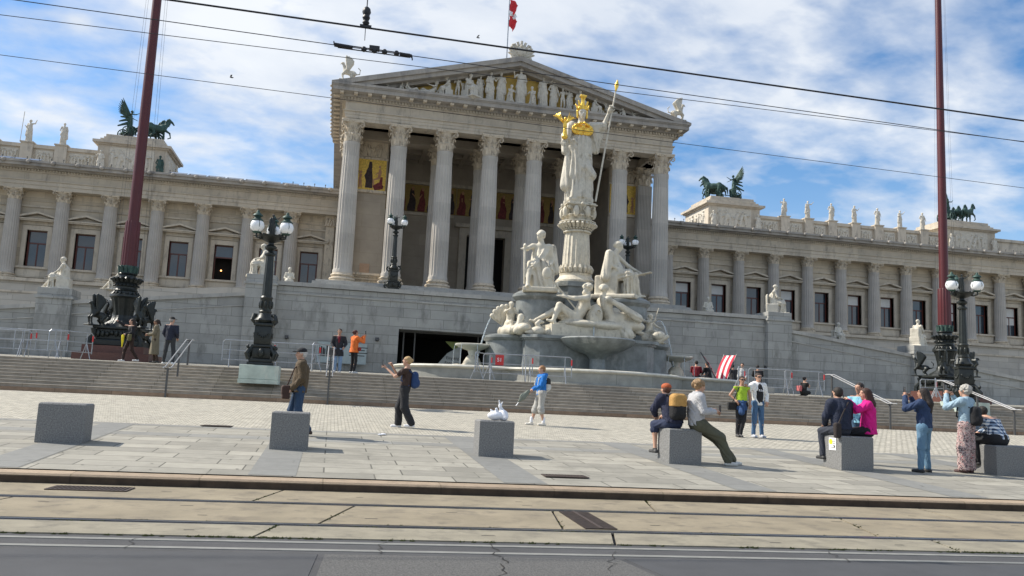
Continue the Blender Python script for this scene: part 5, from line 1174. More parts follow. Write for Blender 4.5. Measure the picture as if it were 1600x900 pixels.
S = Sdf(.05); S.path([(0, 0, .1), (.1, 0, .3), (-.02, 0, .5), (.1, 0, .62)], [.2, .12, .09, .1], k=.05); S.ell((.2, 0, .6), (.13, .07, .07)); S.cap((-.1, 0, .1), (-.5, 0, .12), .16, .08)
o = smesh('sea_bird_statue', S, .03, 'marble'); o.location = (X0-2.6, FY-3.1, 4.3); tag(o, 'small white marble swan like creature by the reclining man on the fountain', 'statue', 'marble figures of the fountain')
# ------------------------------------------------------------------ street lamps
def lamp(label, loc, rz, group, pedestal=True):
    T = thing('street_lamp', label, 'street lamp', loc, rad(rz), group)
    b = MB()
    b.box(-.56, .56, -.56, .56, 0, .10, .02).box(-.50, .50, -.50, .50, .10, .22, .02)
    b.box(-.38, .38, -.38, .38, .22, .62, .03).box(-.44, .44, -.44, .44, .62, .70, .02).box(-.36, .36, -.36, .36, .70, 1.35, .03).box(-.42, .42, -.42, .42, 1.35, 1.45, .03)
    for sx in (-1, 1):
        for sy in (-1, 1):
            b.tube([(sx*.52, sy*.52, .22), (sx*.60, sy*.60, .38), (sx*.46, sy*.46, .55), (sx*.40, sy*.40, .66)], [.09, .10, .09, .05], 7); b.ball((sx*.56, sy*.56, .62), .07, 8, 6)
            b.tube([(sx*.40, sy*.40, 1.45), (sx*.50, sy*.50, 1.55), (sx*.44, sy*.44, 1.70), (sx*.30, sy*.30, 1.72)], [.05, .07, .08, .04], 6)
    for s, ax in ((-1, 0), (1, 0), (-1, 1), (1, 1)):
        for i in range(7):
            t = -.24+.08*i; z = 1.15-.18*cos(t*5); p = (t, s*.37, z) if ax == 0 else (s*.37, t, z); b.ball(p, .045, 6, 5)
        p = (0, s*.5, .42) if ax == 0 else (s*.5, 0, .42); b.ball(p, (.13, .13, .16), 8, 6)
    b.v = [(x*.78, y*.78, z) for x, y, z in b.v]; b.build('base', 'bronze', T)
    b = MB().lathe([(.27, 1.45), (.36, 1.55), (.26, 1.65), (.20, 1.8), (.22, 1.86), (.19, 1.9), (.2, 2.3), (.22, 2.34), (.18, 2.4)], 24)
    for i in range(8): a = 2*pi*i/8; b.ball((.2*cos(a), .2*sin(a), 2.1), (.05, .05, .14), 6, 5)
    fl = flute(12); b.lathe([(.165, 2.38), (.16, 2.8), (.135, 3.75), (.13, 3.82)], 60, rf=lambda a, z, i: fl(a, z, i), cap=False)
    b.lathe([(.13, 3.8), (.19, 3.85), (.19, 3.9), (.12, 3.95), (.10, 4.0), (.2, 4.08), (.21, 4.14), (.1, 4.22), (.09, 4.28), (.28, 4.36), (.44, 4.46), (.46, 4.52), (.3, 4.5)], 28); b.build('post', 'bronze', T)
    for i in range(3):
        a = rad(90+120*i); c, s = cos(a), sin(a); R = .57
        b = MB().tube([(c*.2, s*.2, 4.45), (c*.42, s*.42, 4.38), (c*R, s*R, 4.42), (c*R, s*R, 4.56)], [.035, .03, .03, .035], 7)
        for t in (.3, .42): b.ball((c*t, s*t, 4.55), .05, 6, 5)
        arm = b.build('arm', 'bronze', T)
        MB().ball((c*R, s*R, 4.80), .245, 24, 16).build('globe', 'globe', arm)
        b = MB().lathe([(.1, 4.54), (.15, 4.58), (.13, 4.6)], 14, (c*R, s*R, 0)).lathe([(.20, 4.97), (.2, 5.0), (.12, 5.06), (.10, 5.12), (.17, 5.15), (.15, 5.2), (.06, 5.26), (.05, 5.31), (.02, 5.36)], 16, (c*R, s*R, 0)); 
        for j in range(4): e = 2*pi*j/4+.4; b.tube([(c*R+.14*cos(e), s*R+.14*sin(e), 4.58), (c*R+.262*cos(e), s*R+.262*sin(e), 4.8), (c*R+.18*cos(e), s*R+.18*sin(e), 4.99)], .01, 5)
        b.build('lantern_cap', 'patina', arm)
    S = statue(JC, robe=robe_stand(.9)); P, F = S.mesh(.035); P = P*.47+V3(0, 0, 4.48); me = bpy.data.meshes.new('figurine'); me.from_pydata(P.tolist(), [], F.tolist()); me.shade_smooth(); me.materials.append(M['bronze']); o = bpy.data.objects.new('figurine', me); COL.objects.link(o); o.parent = T
    return T
LG = 'three globe bronze street lamps'
l1 = lamp('black bronze three globe street lamp on a green stained block, left steps', (X0-13.92, 30.26, 2.12), 0, LG)
l2 = dup(l1, (X0+13.92, 30.26, 2.12), rad(-20), 'black bronze street lamp on a block beside the right flagpole')
b = MB().box(-.66, .66, -.66, .66, 0, .14).box(-.64, .64, -.64, .64, .14, .62, .015); lp = b.build('stone_block', 'greenstone', None, loc=(X0-13.92, 30.26, 1.5)); tag(lp, 'green stained stone block under the left street lamp on the steps', 'stone block', 'stone blocks under the street lamps')
lq = lp.copy(); COL.objects.link(lq); lq.location = (X0+13.92, 30.26, 1.5); lq['label'] = 'pale stone block under the right street lamp on the steps'
dup(l1, (X0-8.05, 55.1, 8.0), rad(10), 'smaller looking three globe lamp on the terrace before the second column', scale=(.95,)*3)
dup(l1, (X0+8.05, 55.1, 8.0), rad(-15), 'three globe lamp on the terrace behind the seated fountain figure at right', scale=(.95,)*3)
# ------------------------------------------------------------------ flagpoles
def flagpole(label, x):
    T = thing('flagpole', label, 'flagpole', (x, 39.53, 2.25), 0, 'dark red flagpoles with bronze feet')
    b = MB().box(-1.5, 1.5, -1.5, 1.5, -.2, .27).box(-1.22, 1.22, -1.22, 1.22, .27, .58); b.build('granite_plinth', 'redgran', T)
    b = MB().box(-1.12, 1.12, -1.12, 1.12, .58, .85, .04).box(-.92, .92, -.92, .92, .85, 1.3, .03).box(-1.05, 1.05, -1.05, 1.05, 1.3, 1.42, .03)
    r = random.Random(8)
    for s in range(4):
        for i in range(9):
            t = -.8+.2*i; q = .98; p = [(t, -q), (t, q), (-q, t), (q, t)][s]; b.ball((p[0], p[1], 1.07+.06*r.random()), (.11, .11, .09+.08*r.random()), 7, 5)
    for sx in (-1, 1):
        for sy in (-1, 1): b.tube([(sx*1.12, sy*1.12, .58), (sx*1.15, sy*1.15, .8), (sx*.98, sy*.98, 1.05), (sx*1.02, sy*1.02, 1.3)], [.16, .12, .11, .12], 7)
    b.v = [(x*.9, y*.9, z) for x, y, z in b.v]; b.build('bronze_base', 'bronze', T)
    fl = flute(14); b = MB().lathe([(.88, 1.42), (.80, 1.52), (.5, 1.72), (.42, 1.95)], 70, rf=lambda a, z, i: fl(a, z, i), cap=False)
    b.lathe([(.40, 1.9), (.42, 2.1), (.5, 2.5), (.58, 2.72)], 70, rf=lambda a, z, i: fl(a, z, i), cap=False)
    b.lathe([(.58, 2.7), (.64, 2.76), (.62, 2.84), (.5, 2.9), (.46, 3.0), (.5, 3.05), (.44, 3.12), (.44, 3.2), (.5, 3.24), (.46, 3.32), (.42, 3.4), (.5, 3.46), (.60, 3.58), (.56, 3.6), (.36, 3.62), (.34, 3.72), (.40, 3.78), (.36, 3.84)], 40)
    for i in range(18):
        a = 2*pi*i/18; c, s = cos(a), sin(a); b.tube([(c*.5, s*.5, 3.42), (c*.6, s*.6, 3.56), (c*.68, s*.68, 3.52)], [.07, .08, .03], 5); b.tube([(c*.5, s*.5, 2.98), (c*.55, s*.55, 2.9), (c*.6, s*.6, 2.84)], .04, 5)
        b.tube([(c*.46, s*.46, 3.3), (c*.53, s*.53, 3.24)], .035, 5)
    b.build('foot_cup', 'bronze', T)
    b = MB().lathe([(.35, 3.8), (.34, 4.1), (.33, 4.15)], 24)
    for i in range(12):
        a = 2*pi*i/12; c, s = cos(a), sin(a); b.tube([(c*.34, s*.34, 3.82), (c*.36, s*.36, 4.0), (c*.42, s*.42, 4.14)], [.07, .075, .03], 5)
    b.build('leaf_collar', 'patina', T)
    fl2 = flute(16); MB().lathe([(.335, 4.12), (.33, 5.2), (.315, 6.1), (.30, 6.15)], 96, rf=lambda a, z, i: fl2(a, z, i)).build('fluted_sleeve', 'red', T)
    MB().lathe([(.235, 6.1), (.225, 10), (.19, 17), (.165, 23), (.15, 25.8)], 32).ball((0, 0, 25.95), .3, 16, 10).build('pole', 'red', T)
    b = MB()
    for dx in (-.42, -.33, .36, .45): b.tube([(dx*1.6, -.1, 3.0), (dx*.7, -.1, 25)], .005, 4)
    b.build('halyard', 'wire', T)
    for q, (sx, sy) in enumerate(((-1, -1), (1, -1), (-1, 1), (1, 1))):
        S = griffin(h=.04); P, F = S.mesh(.05) if q == 0 else flagpole.g; flagpole.g = (P, F)
        a = math.atan2(sy, sx)-pi/2; Rm = np.array(Matrix.Rotation(a, 3, 'Z')); Q = (P*.78)@Rm.T+V3(sx*.86, sy*.86, 1.42); me = bpy.data.meshes.new('griffin'); me.from_pydata(Q.tolist(), [], F.tolist()); me.shade_smooth(); me.materials.append(M['bronze']); o = bpy.data.objects.new('griffin', me); COL.objects.link(o); o.parent = T
    return T
fp = flagpole('dark red flagpole with black bronze griffin foot, on the left', X0-20.6)
dup(fp, (X0+20.6, 39.53, 2.25), 0, 'dark red flagpole at the right, its bronze foot behind the people')
# ------------------------------------------------------------------ granite blocks
M['blockf'] = mat('speckled_granite', (.19, .19, .185), rough=.8, var=.5, scale=48, bump=.2, bscale=120, stain=((.12, .125, .13), .6, 2))
GB = 'granite seating blocks along the kerb'
def gblock(x, y, rz, label, w=.65, d=.58, h=.66):
    z = G(x, y); b = MB().box(-w/2, w/2, 0, d, -.05, h, .022); o = b.build('granite_block', 'blockf', None, loc=(x, y, z)); o.rotation_euler = (0, 0, rad(rz)); return tag(o, label, 'granite block', GB)
gblock(-4.36, 15.56, 1.5, 'dark granite block standing empty at the far left', .74, .56)
gblock(-.64, 15.56, 0, 'dark granite block in front of the man in the brown jacket')
gblock(3.06, 15.44, 0, 'dark granite block carrying the white plastic bag')
gblock(6.66, 15.18, 0, 'speckled granite block with two people leaning and sitting on it')
gblock(10.16, 14.97, 0, 'granite block with a yellow and white notice on its side', .70, .62)
gblock(13.72, 14.82, -5, 'granite block cut by the right edge of the frame', 1.0, .75, .60)
nz = MB().box(-.002, .006, 0, .17, 0, .24); 
nt_ = thing('notice', 'white notice with a yellow disc stuck on the granite block', 'notice', (9.81-.004, 15.14, G(9.8, 15.2)+.36), 0)
MB().box(-.006, 0, 0, .24, 0, .24).build('plate', mat('notice_white', (.8, .8, .78), bump=0), nt_)
b = MB(); b.lathe([(.055, 0), (.055, .003)], 20, (0, 0, 0)); b.v = [(-.008-z, .17+x, .165+y) for x, y, z in b.v]; b.box(-.0085, -.007, .12, .22, .12, .16); b.build('yellow_disc', mat('notice_yellow', (.85, .75, .02), bump=0), nt_)
b = MB()
for k in range(4): b.box(-.0085, -.0065, .03, .11 if k < 3 else .2, .17-.04*k, .18-.04*k)
b.box(-.0085, -.0065, .03, .07, .05, .085); b.build('print', 'wire', nt_)
# plastic bag
b = thing('plastic_bag', 'white knotted plastic carrier bags standing on the granite block', 'bag', (3.12, 15.68, G(3.1, 15.7)+.66))
S = Sdf(.03)
S.ell((-.06, 0, .07), (.15, .10, .08), k=.03); S.ell((.10, 0, .08), (.09, .09, .10), k=.03); S.cap((.08, 0, .14), (.02, 0, .26), .05, .018, fold=(.012, 6, 1)); S.cap((.02, 0, .26), (.0, 0, .36), .018, .012); S.cap((.02, 0, .24), (.07, .02, .33), .016, .01)
S.cap((-.10, 0, .12), (-.15, .0, .18), .04, .015); S.cap((-.02, 0, .1), (-.05, -.02, .2), .05, .02, fold=(.01, 5, 1)); S.cap((.08, -.05, .15), (.12, -.07, .05), .02, .05, fold=(.008, 6, 1))
smesh('bag', S, .008, 'white', b)
# drains
def grate(x, y, w, d, label, z, m='iron', rz=-3):
    t = thing('drain_grate', label, 'drain', (x, y, z), rad(rz)); b = MB().box(-w/2, w/2, -d/2, -d/2+.03, 0, .012).box(-w/2, w/2, d/2-.03, d/2, 0, .012).box(-w/2, -w/2+.03, -d/2+.03, d/2-.03, 0, .012).box(w/2-.03, w/2, -d/2+.03, d/2-.03, 0, .012)
    b.build('frame', m, t); MB().box(-w/2+.03, w/2-.03, -d/2+.03, d/2-.03, 0, .003).build('pit', 'groove', t)
    b = MB(); n = int(w/.055)
    for i in range(n): xx = -w/2+.04+(w-.08)*i/n; b.box(xx, xx+.022, -d/2+.03, d/2-.03, .003, .011)
    b.build('bars', m, t, smooth=False)
grate(-2.85, 11.72, .95, .42, 'iron drain grate beside the kerb at left', .014)
grate(-2.35, 19.6, .62, .45, 'iron grate in the paving beyond the first two blocks', G(-2.35, 19.6)+.006)
grate(3.72, 13.1, .70, .38, 'rusty manhole cover in the pavement near the third block', G(3.72, 13.1)+.005)
t = thing('track_drain', 'long brown slotted drain crossing between the tram rails', 'drain', (3.05, 9.75, .012), rad(-3)); MB().box(-.18, .18, -.68, .68, 0, .006).build('pit', 'groove', t)
b = MB()
for i in range(22): b.box(-.18, .18, -.68+.062*i, -.68+.062*i+.034, .006, .014)
b.box(-.02, .02, -.68, .68, .0145, .018); b.build('bars', 'iron', t, smooth=False)
ts = MB()
for i in range(5): ts.ball((.05*sin(i*2.2), .04*cos(i*1.7), .015+.01*(i % 2)), (.05, .035, .02), 7, 5)
tag(ts.build('tissue', 'white', None, loc=(1.18, 18.85, G(1.18, 18.85))), 'crumpled white tissue lying on the paving', 'litter')
# ------------------------------------------------------------------ overhead wires
def wire(label, pts, r):
    o = MB().tube(pts, r, 6).build('overhead_wire', 'wire'); return tag(o, label, 'wire')
def ext(a, b, t0, t1): a, b = Vector(a), Vector(b); return [a.lerp(b, t0), a.lerp(b, .5), a.lerp(b, t1)]
wire('thick black tram contact wire, highest across the top of the picture', ext((-2.13, 9.8, 5.72), (9.32, 9.8, 5.62), -3, 5), .0115)
wire('thin tram wire carrying the section insulator at top', ext((-3.72, 9.6, 5.40), (9.2, 9.7, 5.27), -3, 5), .005)
wire('thin overhead wire passing just before the pediment', ext((-4.69, 12, 6.17), (11.4, 12, 6.2), -3, 5), .005)
wire('lowest thin overhead wire passing across the entablature', ext((-5.4, 14, 6.32), (13.27, 14, 6.04), -3, 5), .005)
def wp(t, a=(-2.13, 9.8, 5.72), b=(9.32, 9.8, 5.62)): return Vector(a).lerp(Vector(b), t)
hg = thing('wire_hanger', 'black insulator hanging on the thick tram wire', 'insulator', wp(.195)); hg.scale = (.62,)*3
MB().lathe([(.05, .05), (.07, .1), (.05, .14), (.075, .2), (.06, .25), (.085, .31), (.07, .38), (.03, .42)], 12).box(-.11, .11, -.03, .03, .0, .05).build('insulator', 'wire', hg); MB().tube([(0, 0, .4), (0, 0, 3)], .012, 6).tube([(0, 0, 0), (0, -.15, -.32)], .008, 6).build('rod', 'wire', hg)
si = thing('section_insulator', 'long black section insulator clamped in the thin tram wire', 'insulator', Vector((-3.72, 9.6, 5.40)).lerp(Vector((9.2, 9.7, 5.27)), .305))
b = MB()
for z in (.02, -.02): b.tube([(-.42, 0, z), (.42, 0, z-.01)], .007, 6)
b.tube([(-.46, 0, .01), (-.25, 0, 0)], .026, 8).tube([(.3, 0, 0), (.44, 0, -.01)], .022, 8).tube([(-.46, 0, 0), (-.47, 0, .05)], .008, 5).tube([(.44, 0, 0), (.45, 0, -.06)], .008, 5)
for x in (-.12, .0, .12, .26): b.ball((x, 0, 0), .034, 8, 6)
b.box(-.06, .06, -.03, .03, 0, .05); b.build('insulator', 'wire', si)
for i, (p, lb) in enumerate((((8.98, 60, 28.22), 'tiny dark bird in the sky left of the flag'), ((-8.34, 60, 22.87), 'tiny dark bird in the sky left of the temple front'))):
    b = MB().ball((0, 0, 0), (.14, .05, .045), 8, 6); b.add([(0, .05, .03), (.08, .3, .10), (-.03, .3, .09), (-.12, .05, .03)], [(0, 1, 2, 3)]).add([(0, -.05, .03), (.08, -.3, .10), (-.03, -.3, .09), (-.12, -.05, .03)], [(0, 1, 2, 3)])
    tag(b.build('bird', 'wire', None, loc=p), lb, 'bird')
# ------------------------------------------------------------------ handrails on the steps
def rail(x, label, y1=None):
    T = thing('handrail', label, 'handrail', (x, SHY(x, 28.6), .95), 0, 'steel handrails on the steps')
    L_ = 3.75; H = 1.13
    for q in (-.1, .1):
        b = MB().tube([(q, -.2, .92), (q, .05, .92), (q, L_, .92+H), (q, L_+.3, .92+H)], .021, 8); b.build('rail', 'railsteel', T)
    for t in (0, .5, 1): y = .05+t*(L_-.05); MB().box(-.03, .03, y-.03, y+.03, H*t-.1, .9+H*t).box(-.1, .1, y-.01, y+.01, .86+H*t, .9+H*t).build('post', 'dsteel', T)
M['railsteel'] = mat('polished_rail', (.62, .62, .62), rough=.3, metal=.7, bump=0)
rail(-5.15, 'pair of steel rails on the steps between the plinth and the left lamp'); rail(-.05, 'steel handrail on the steps behind the man in the brown jacket'); rail(20.2, 'long steel handrail rising behind the woman in the denim jacket'); rail(25.3, 'steel handrail on the steps at the right edge of the picture')
# ------------------------------------------------------------------ crowd barriers
def barrier_proto():
    T = thing('crowd_barrier', 'x', 'barrier', (0, 0, 0), 0, 'steel crowd barriers around the fountain')
    w = 2.0; MB().tube([(-w/2, 0, .25), (-w/2, 0, 1.0), (-w/2+.08, 0, 1.08), (w/2-.08, 0, 1.08), (w/2, 0, 1.0), (w/2, 0, .25)], .021, 8).build('top_frame', 'steel', T)
    MB().tube([(-w/2, 0, .68), (w/2, 0, .68)], .016, 7).build('middle_rail', 'steel', T); MB().tube([(-w/2, 0, .3), (w/2, 0, .3)], .016, 7).build('lower_rail', 'steel', T)
    for q in (-1, 1):
        for s in (-1, 1): MB().tube([(q*.72, 0, .68), (q*.72, s*.28, .0)], .018, 7).build('leg', 'steel', T)
        MB().tube([(q*.72, 0, 1.07), (q*.72, 0, .3)], .016, 7).build('upright', 'steel', T)
        if q > 0: MB().tube([(q*1.0, 0, .75), (q*1.0, 0, .98)], .029, 8).build('reflector', 'redplastic', T)
    return T
bp = barrier_proto(); first = [True]
def bar(x, y, rz, label):
    z = G(x, y)
    if first[0]: first[0] = False; bp.location = (x, y, z); bp.rotation_euler = (0, 0, rad(rz)); bp['label'] = label; return
    dup(bp, (x, y, z), rad(rz), label)
for a in ((-12.7, 37.2, 3, 'steel barrier at the far left edge in front of the ramp wall'), (-11.4, 36.9, -4, 'steel barrier in the left row, second from the left edge'), (-10.1, 36.2, 55, 'angled steel barrier with red sleeves left of the flagpole base'), (-13.6, 39.5, -2, 'steel barrier at far left standing behind the front row'),
          (-3.3, 35.5, 4, 'steel barrier right behind the left street lamp'), (-1.5, 35.6, -3, 'steel barrier between the street lamp and the person in dark coat'), (-.3, 34.6, 62, 'steel barrier turned sideways by the person in dark coat'),
          (7.0, 33.7, -8, 'steel barrier before the left fountain bowl carrying a red sign'), (8.5, 33.1, -3, 'steel barrier in front of the fountain, left of the boy'), (6.1, 34.3, 60, 'sideways steel barrier next to the left fountain bowl'),
          (17.4, 33.9, 55, 'angled steel barrier near the striped deck chairs'), (18.6, 33.6, -3, 'steel barrier right of the striped deck chairs'), (20.3, 33.7, 4, 'steel barrier right of the couple with red sleeves at its end'),
          (27.6, 34.6, 50, 'angled steel barrier behind the long right handrail'), (29.0, 36.2, 0, 'steel barrier before the right flagpole base')): bar(*a)
# signs
sg = thing('sign_board', 'pale blue information board on the wall behind the barriers at left', 'sign', (.6, 47.9, 2.9), 0)
MB().box(-1.45, 1.25, 0, .06, 0, 1.15).build('board', mat('board_paleblue', (.33, .39, .39), rough=.5, bump=0), sg)
b = MB()
for k in range(9): b.box(-1.35+.1*k, -1.3+.1*k+.02*(k % 3), -.004, 0, .35, .95-.06*(k % 4))
for k in range(4): b.box(.3, 1.3-.15*(k % 2), -.004, 0, .9-.15*k, .95-.15*k)
b.build('print', 'wire', sg)
sg = thing('ticket_sign', 'white and green house shaped sign inside the dark tunnel opening', 'sign', (6.9, 49.9, 3.05), 0)
MB().pris([(-.95, 0), (.55, 0), (.55, 1.35), (-.25, .85)], 0, .04).build('board', mat('board_grey', (.42, .44, .42), bump=0), sg); MB().pris([(-.4, 1.55), (.55, 1.55), (.55, .7)], .05, .08).build('green_corner', mat('board_green', (.25, .30, .10), bump=0), sg)
def text(s, loc, size, m, parent, rz=0, name='lettering'):
    cu = bpy.data.curves.new(name, 'FONT'); cu.body = s; cu.size = size; cu.extrude = .002; cu.align_x = 'CENTER'
    o = bpy.data.objects.new(name, cu); COL.objects.link(o); dg = bpy.context.evaluated_depsgraph_get(); me = bpy.data.meshes.new_from_object(o.evaluated_get(dg)); bpy.data.objects.remove(o)
    me.materials.clear(); me.materials.append(M[m]); o = bpy.data.objects.new(name, me); COL.objects.link(o); o.parent = parent; o.location = loc; o.rotation_euler = (pi/2, 0, rad(rz)); return o
text('Eingang', (.08, -.01, .5), .26, 'wire', sg); text('Entrance', (.08, -.01, .2), .26, 'wire', sg)
rs = thing('red_sign', 'small red sign hanging on the barrier before the left fountain bowl', 'sign', (6.62, 33.60, G(6.6, 33.6)+.62), rad(-8))
MB().box(-.17, .17, -.03, -.015, 0, .42).build('plate', 'redplastic', rs); text('S1', (0, -.032, .15), .22, 'white', rs)
# red and white striped deck chairs
M['stripe_w'] = mat('canvas_white', (.75, .73, .70), var=.05); M['stripe_r'] = mat('canvas_red', (.5, .02, .05), var=.08)
def deck(x, y, rz, label, lean):
    T = thing('deck_chair', label, 'deck chair', (x, y, G(x, y)), rad(rz), 'red and white striped canvas deck chairs')
    n = 5
    for k in range(n):
        V = []; u0, u1 = (-.5+k/n)*.7, (-.5+(k+1)/n)*.7
        for t in np.linspace(0, 1, 9): z = .35+1.45*t; yy = -.35+lean*t+.18*(2*t-1)**2; V += [(u0, yy, z), (u1, yy, z), (u1, yy+.012, z), (u0, yy+.012, z)]
        MB().add(V, [(4*i+j, 4*i+4+j, 4*i+4+(j+1) % 4, 4*i+(j+1) % 4) for i in range(8) for j in range(4)]).build('canvas_stripe', 'stripe_r' if k % 2 == 0 else 'stripe_w', T)
    for q in (-1, 1): MB().tube([(q*.37, -.55, .0), (q*.37, -.35+lean+.2, 1.85)], .028, 6).build('side_rail', 'dsteel', T); MB().tube([(q*.37, .6, .0), (q*.37, .2, .9)], .025, 6).build('rear_leg', 'dsteel', T)
deck(18.25, 38.6, 62, 'red and white striped deck chair seen from the side, left of the pair', .7); deck(18.95, 38.8, -62, 'red and white striped deck chair turned to the viewer, right of the pair', .7)
# ------------------------------------------------------------------ people
MC = {}
def cm(col, rough=.85, name='cloth', var=.1, scale=14, bump=.6, **k):
    key = (tuple(col), rough, name)
    if key not in MC: MC[key] = mat(name, col, rough=rough, var=var, scale=scale, bump=bump, bscale=38, **k)
    return MC[key]
SKIN = lambda t=0: cm([(.50, .29, .20), (.40, .22, .145), (.25, .13, .08)][t], .55, 'skin', var=.05, bump=.05)
def person(label, x, y, rz, J, z=None, top=None, bottom=None, hair=None, shoes=(.7, .7, .7), skin=0, hat=None, glasses=False, s=1., grip=(.5, .5), parts=(), group=None, h=.0135):
    T = thing('person', label, 'person', (x, y, G(x, y) if z is None else z), rad(rz), group); T.scale = (s, s, s)
    top = top or {}; bottom = bottom or {}
    S = Sdf(.035); torso(S, J, .93, k=.05); limbs(S, J, .95, k=.03); at = head_prims(S, J)
    for q in 'RL': foot(S, J, q, f=.9)
    ex = MB()
    for i, q in enumerate('RL'): hand_mb(ex, J['wri'+q], J['elb'+q], 1., grip[i])
    smesh('body', S, h, SKIN(skin), T, extra=ex)
    # top
    w = top.get('w', 1.10); fo = top.get('fold', .009)
    S = Sdf(.05); a, b, c = J['pel'], J['chest'], J['neck']; sh = (J['shoR']+J['shoL'])/2; m = a*.5+b*.5; hem = top.get('hem', 0)
    low = a-V3(0, 0, hem)
    S.cap(m, b+V3(0, 0, .02), .122*w, .134*w, sc=(1.14, .88, 1), fold=(fo, 7, 1, 1)); S.cap(low, m, (.130+top.get('flare', 0))*w, .120*w, sc=(1.14, .92, 1), fold=(fo*1.3, 8, 1, 1))
    S.cap(J['shoR']-V3(0, 0, .008), J['shoL']-V3(0, 0, .008), .066*w); S.cap(sh, c-V3(0, 0, .02), .075*w, .068*w, k=.04)
    sl = top.get('sleeve', 'long'); sw = top.get('sw', 1.)
    for q in 'RL':
        if sl != 'none': S.cap(J['sho'+q], J['elb'+q] if sl == 'long' else J['sho'+q]*.35+J['elb'+q]*.65, .066*w*sw, .054*w*sw, k=.04, fold=(fo, 5, 2, 1))
    if top.get('hood'): S.ell(c+V3(0, -.05, .0)-J['look']*.03, (.12, .09, .07), k=.03)
    if top.get('collar'): S.cap(c+V3(-.03, 0, .0), c+V3(.03, 0, .0), .085, k=.02)
    S.cut((0, 0, -1), -(low[2]-.02)); 
    S.cut((0, 0, 1), c[2]+(.05 if top.get('collar') or top.get('hood') else -.035)) if sl != 'up' else None
    if top.get('armsup'): S.cuts = S.cuts[:1]
    ex = None
    if sl == 'long':
        S2 = Sdf(.03)
        for q in 'RL': d = J['wri'+q]-J['elb'+q]; S2.cap(J['elb'+q], J['elb'+q]+d*.93, .053*w*sw, .040*w*sw, fold=(fo, 5, 2, 1))
        P, F = S2.mesh(h); ex = MB(); ex.v = [tuple(p) for p in P]; ex.f = [tuple(q) for q in F.tolist()]
    smesh(top.get('name', 'jacket'), S, h, cm(top.get('col', (.1, .1, .1)), name='top_fabric', **top.get('m', {})), T, extra=ex)
    if top.get('inner'):
        S = Sdf(.04); S.cap(m+V3(0, .035, -.10), b+V3(0, .045, .08), .085*w, .09*w, sc=(.8, 1, 1)); smesh('shirt', S, h, cm(top['inner'], name='shirt_fabric'), T)
    # bottom
    kind = bottom.get('kind', 'trousers'); w = bottom.get('w', 1.08); bw = bottom.get('bw', 1.0); fo = bottom.get('fold', .009)
    S = Sdf(.05); S.cap(J['hipR']*.75+a*.25, J['hipL']*.75+a*.25, .112*w); S.cap(a, a*.75+m*.25, .122*w, .112*w, sc=(1.12, .92, 1))
    if kind == 'skirt': S.cap(a, V3(a[0], a[1]+bottom.get('fy', 0), bottom.get('z', .45)), .15*w, .2*w, fold=(.012, 11, 1))
    for q in 'RL':
        hp, kn, an = J['hip'+q], J['knee'+q], J['ank'+q]
        S.cap(hp, kn, .090*w, .068*w*max(1, bw*.9), k=.04, fold=(fo, 5, 1, 1))
        if kind == 'trousers': S.cap(kn, an+(kn-an)*.03, .066*w*max(1, bw*.9), .052*w*bw, k=.03, fold=(fo, 5, 2, 1))
        if kind == 'shorts': S.cap(kn, kn*.8+an*.2, .078*w*bw, .082*w*bw, k=.03, fold=(fo, 5, 2, 1))
    S.cut((0, 0, 1), a[2]+.09)
    if kind == 'trousers': S.cut((0, 0, -1), -min(J['ankR'][2], J['ankL'][2])+.035)
    smesh(bottom.get('name', 'trousers'), S, h, bottom.get('mat') or cm(bottom.get('col', (.05, .08, .15)), name='trouser_fabric'), T)
    for q in 'RL':
        S = Sdf(.02); foot(S, J, q, f=1.12); t = J['toe'+q]/np.linalg.norm(J['toe'+q]); an = J['ank'+q]; S.cap(an+V3(0, 0, -.062)-t*.04, an+V3(0, 0, -.062)+t*.155, .034, .03)
        S.cut((0, 0, 1), an[2]+.015); S.cut((0, 0, -1), -(an[2]-.085)); smesh('shoe', S, .010, cm(shoes, .6, 'shoe_leather'), T)
    if hair:
        col, st = hair; S = Sdf(.02); hd = J['head']; l = J['look']
        S.ell(hd+V3(0, 0, .045)-l*.022, (.090, .100, .082)); S.ell(hd-l*.045+V3(0, 0, .0), (.080, .075, .08))
        if st == 'long': S.cap(hd-l*.07, hd-l*.12+V3(0, 0, -.20), .075, .085, k=.03, fold=(.006, 9, 1)); S.cap(hd-l*.12+V3(0, 0, -.20), hd-l*.13+V3(0, 0, -.36), .085, .05, k=.03, fold=(.006, 9, 1)); S.cap(hd-l*.02+V3(.06, 0, .0), hd-l*.06+V3(.07, 0, -.16), .035); S.cap(hd-l*.02+V3(-.06, 0, .0), hd-l*.06+V3(-.07, 0, -.16), .035)
        if st == 'bun': S.ell(hd-l*.12+V3(0, 0, .04), (.045, .045, .045))
        if st == 'pony': S.cap(hd-l*.1+V3(0, 0, .05), hd-l*.17+V3(0, 0, -.12), .04, .025)
        if st == 'curly':
            r = random.Random(3)
            for _ in range(70):
                a_ = r.random()*2*pi; b_ = r.uniform(-.5, 1.5); p = V3(cos(a_)*cos(b_)*.098, sin(a_)*cos(b_)*.105, sin(b_)*.09+.03)-l*.03
                if p@l > .06 and p[2] < .05: continue
                S.ell(hd+p, (.028, .028, .028), k=.008)
        smesh('hair', S, .0105, cm(col, .7, 'hair', var=.25, scale=30), T)
    if hat:
        hd = J['head']; l = J['look']; S = Sdf(.015); S.ell(hd+V3(0, 0, .065)-l*.015, (.098, .108, .075)); S.cut((0, 0, -1), -(hd[2]+.035))
        if hat[1] == 'cap': S.box(hd+V3(0, 0, .05)+l*.12, (.07 if abs(l[1]) > .7 else .06, .07 if abs(l[1]) <= .7 else .06, .008), r=.006)
        smesh('hat', S, .011, cm(hat[0], name='hat_fabric'), T)
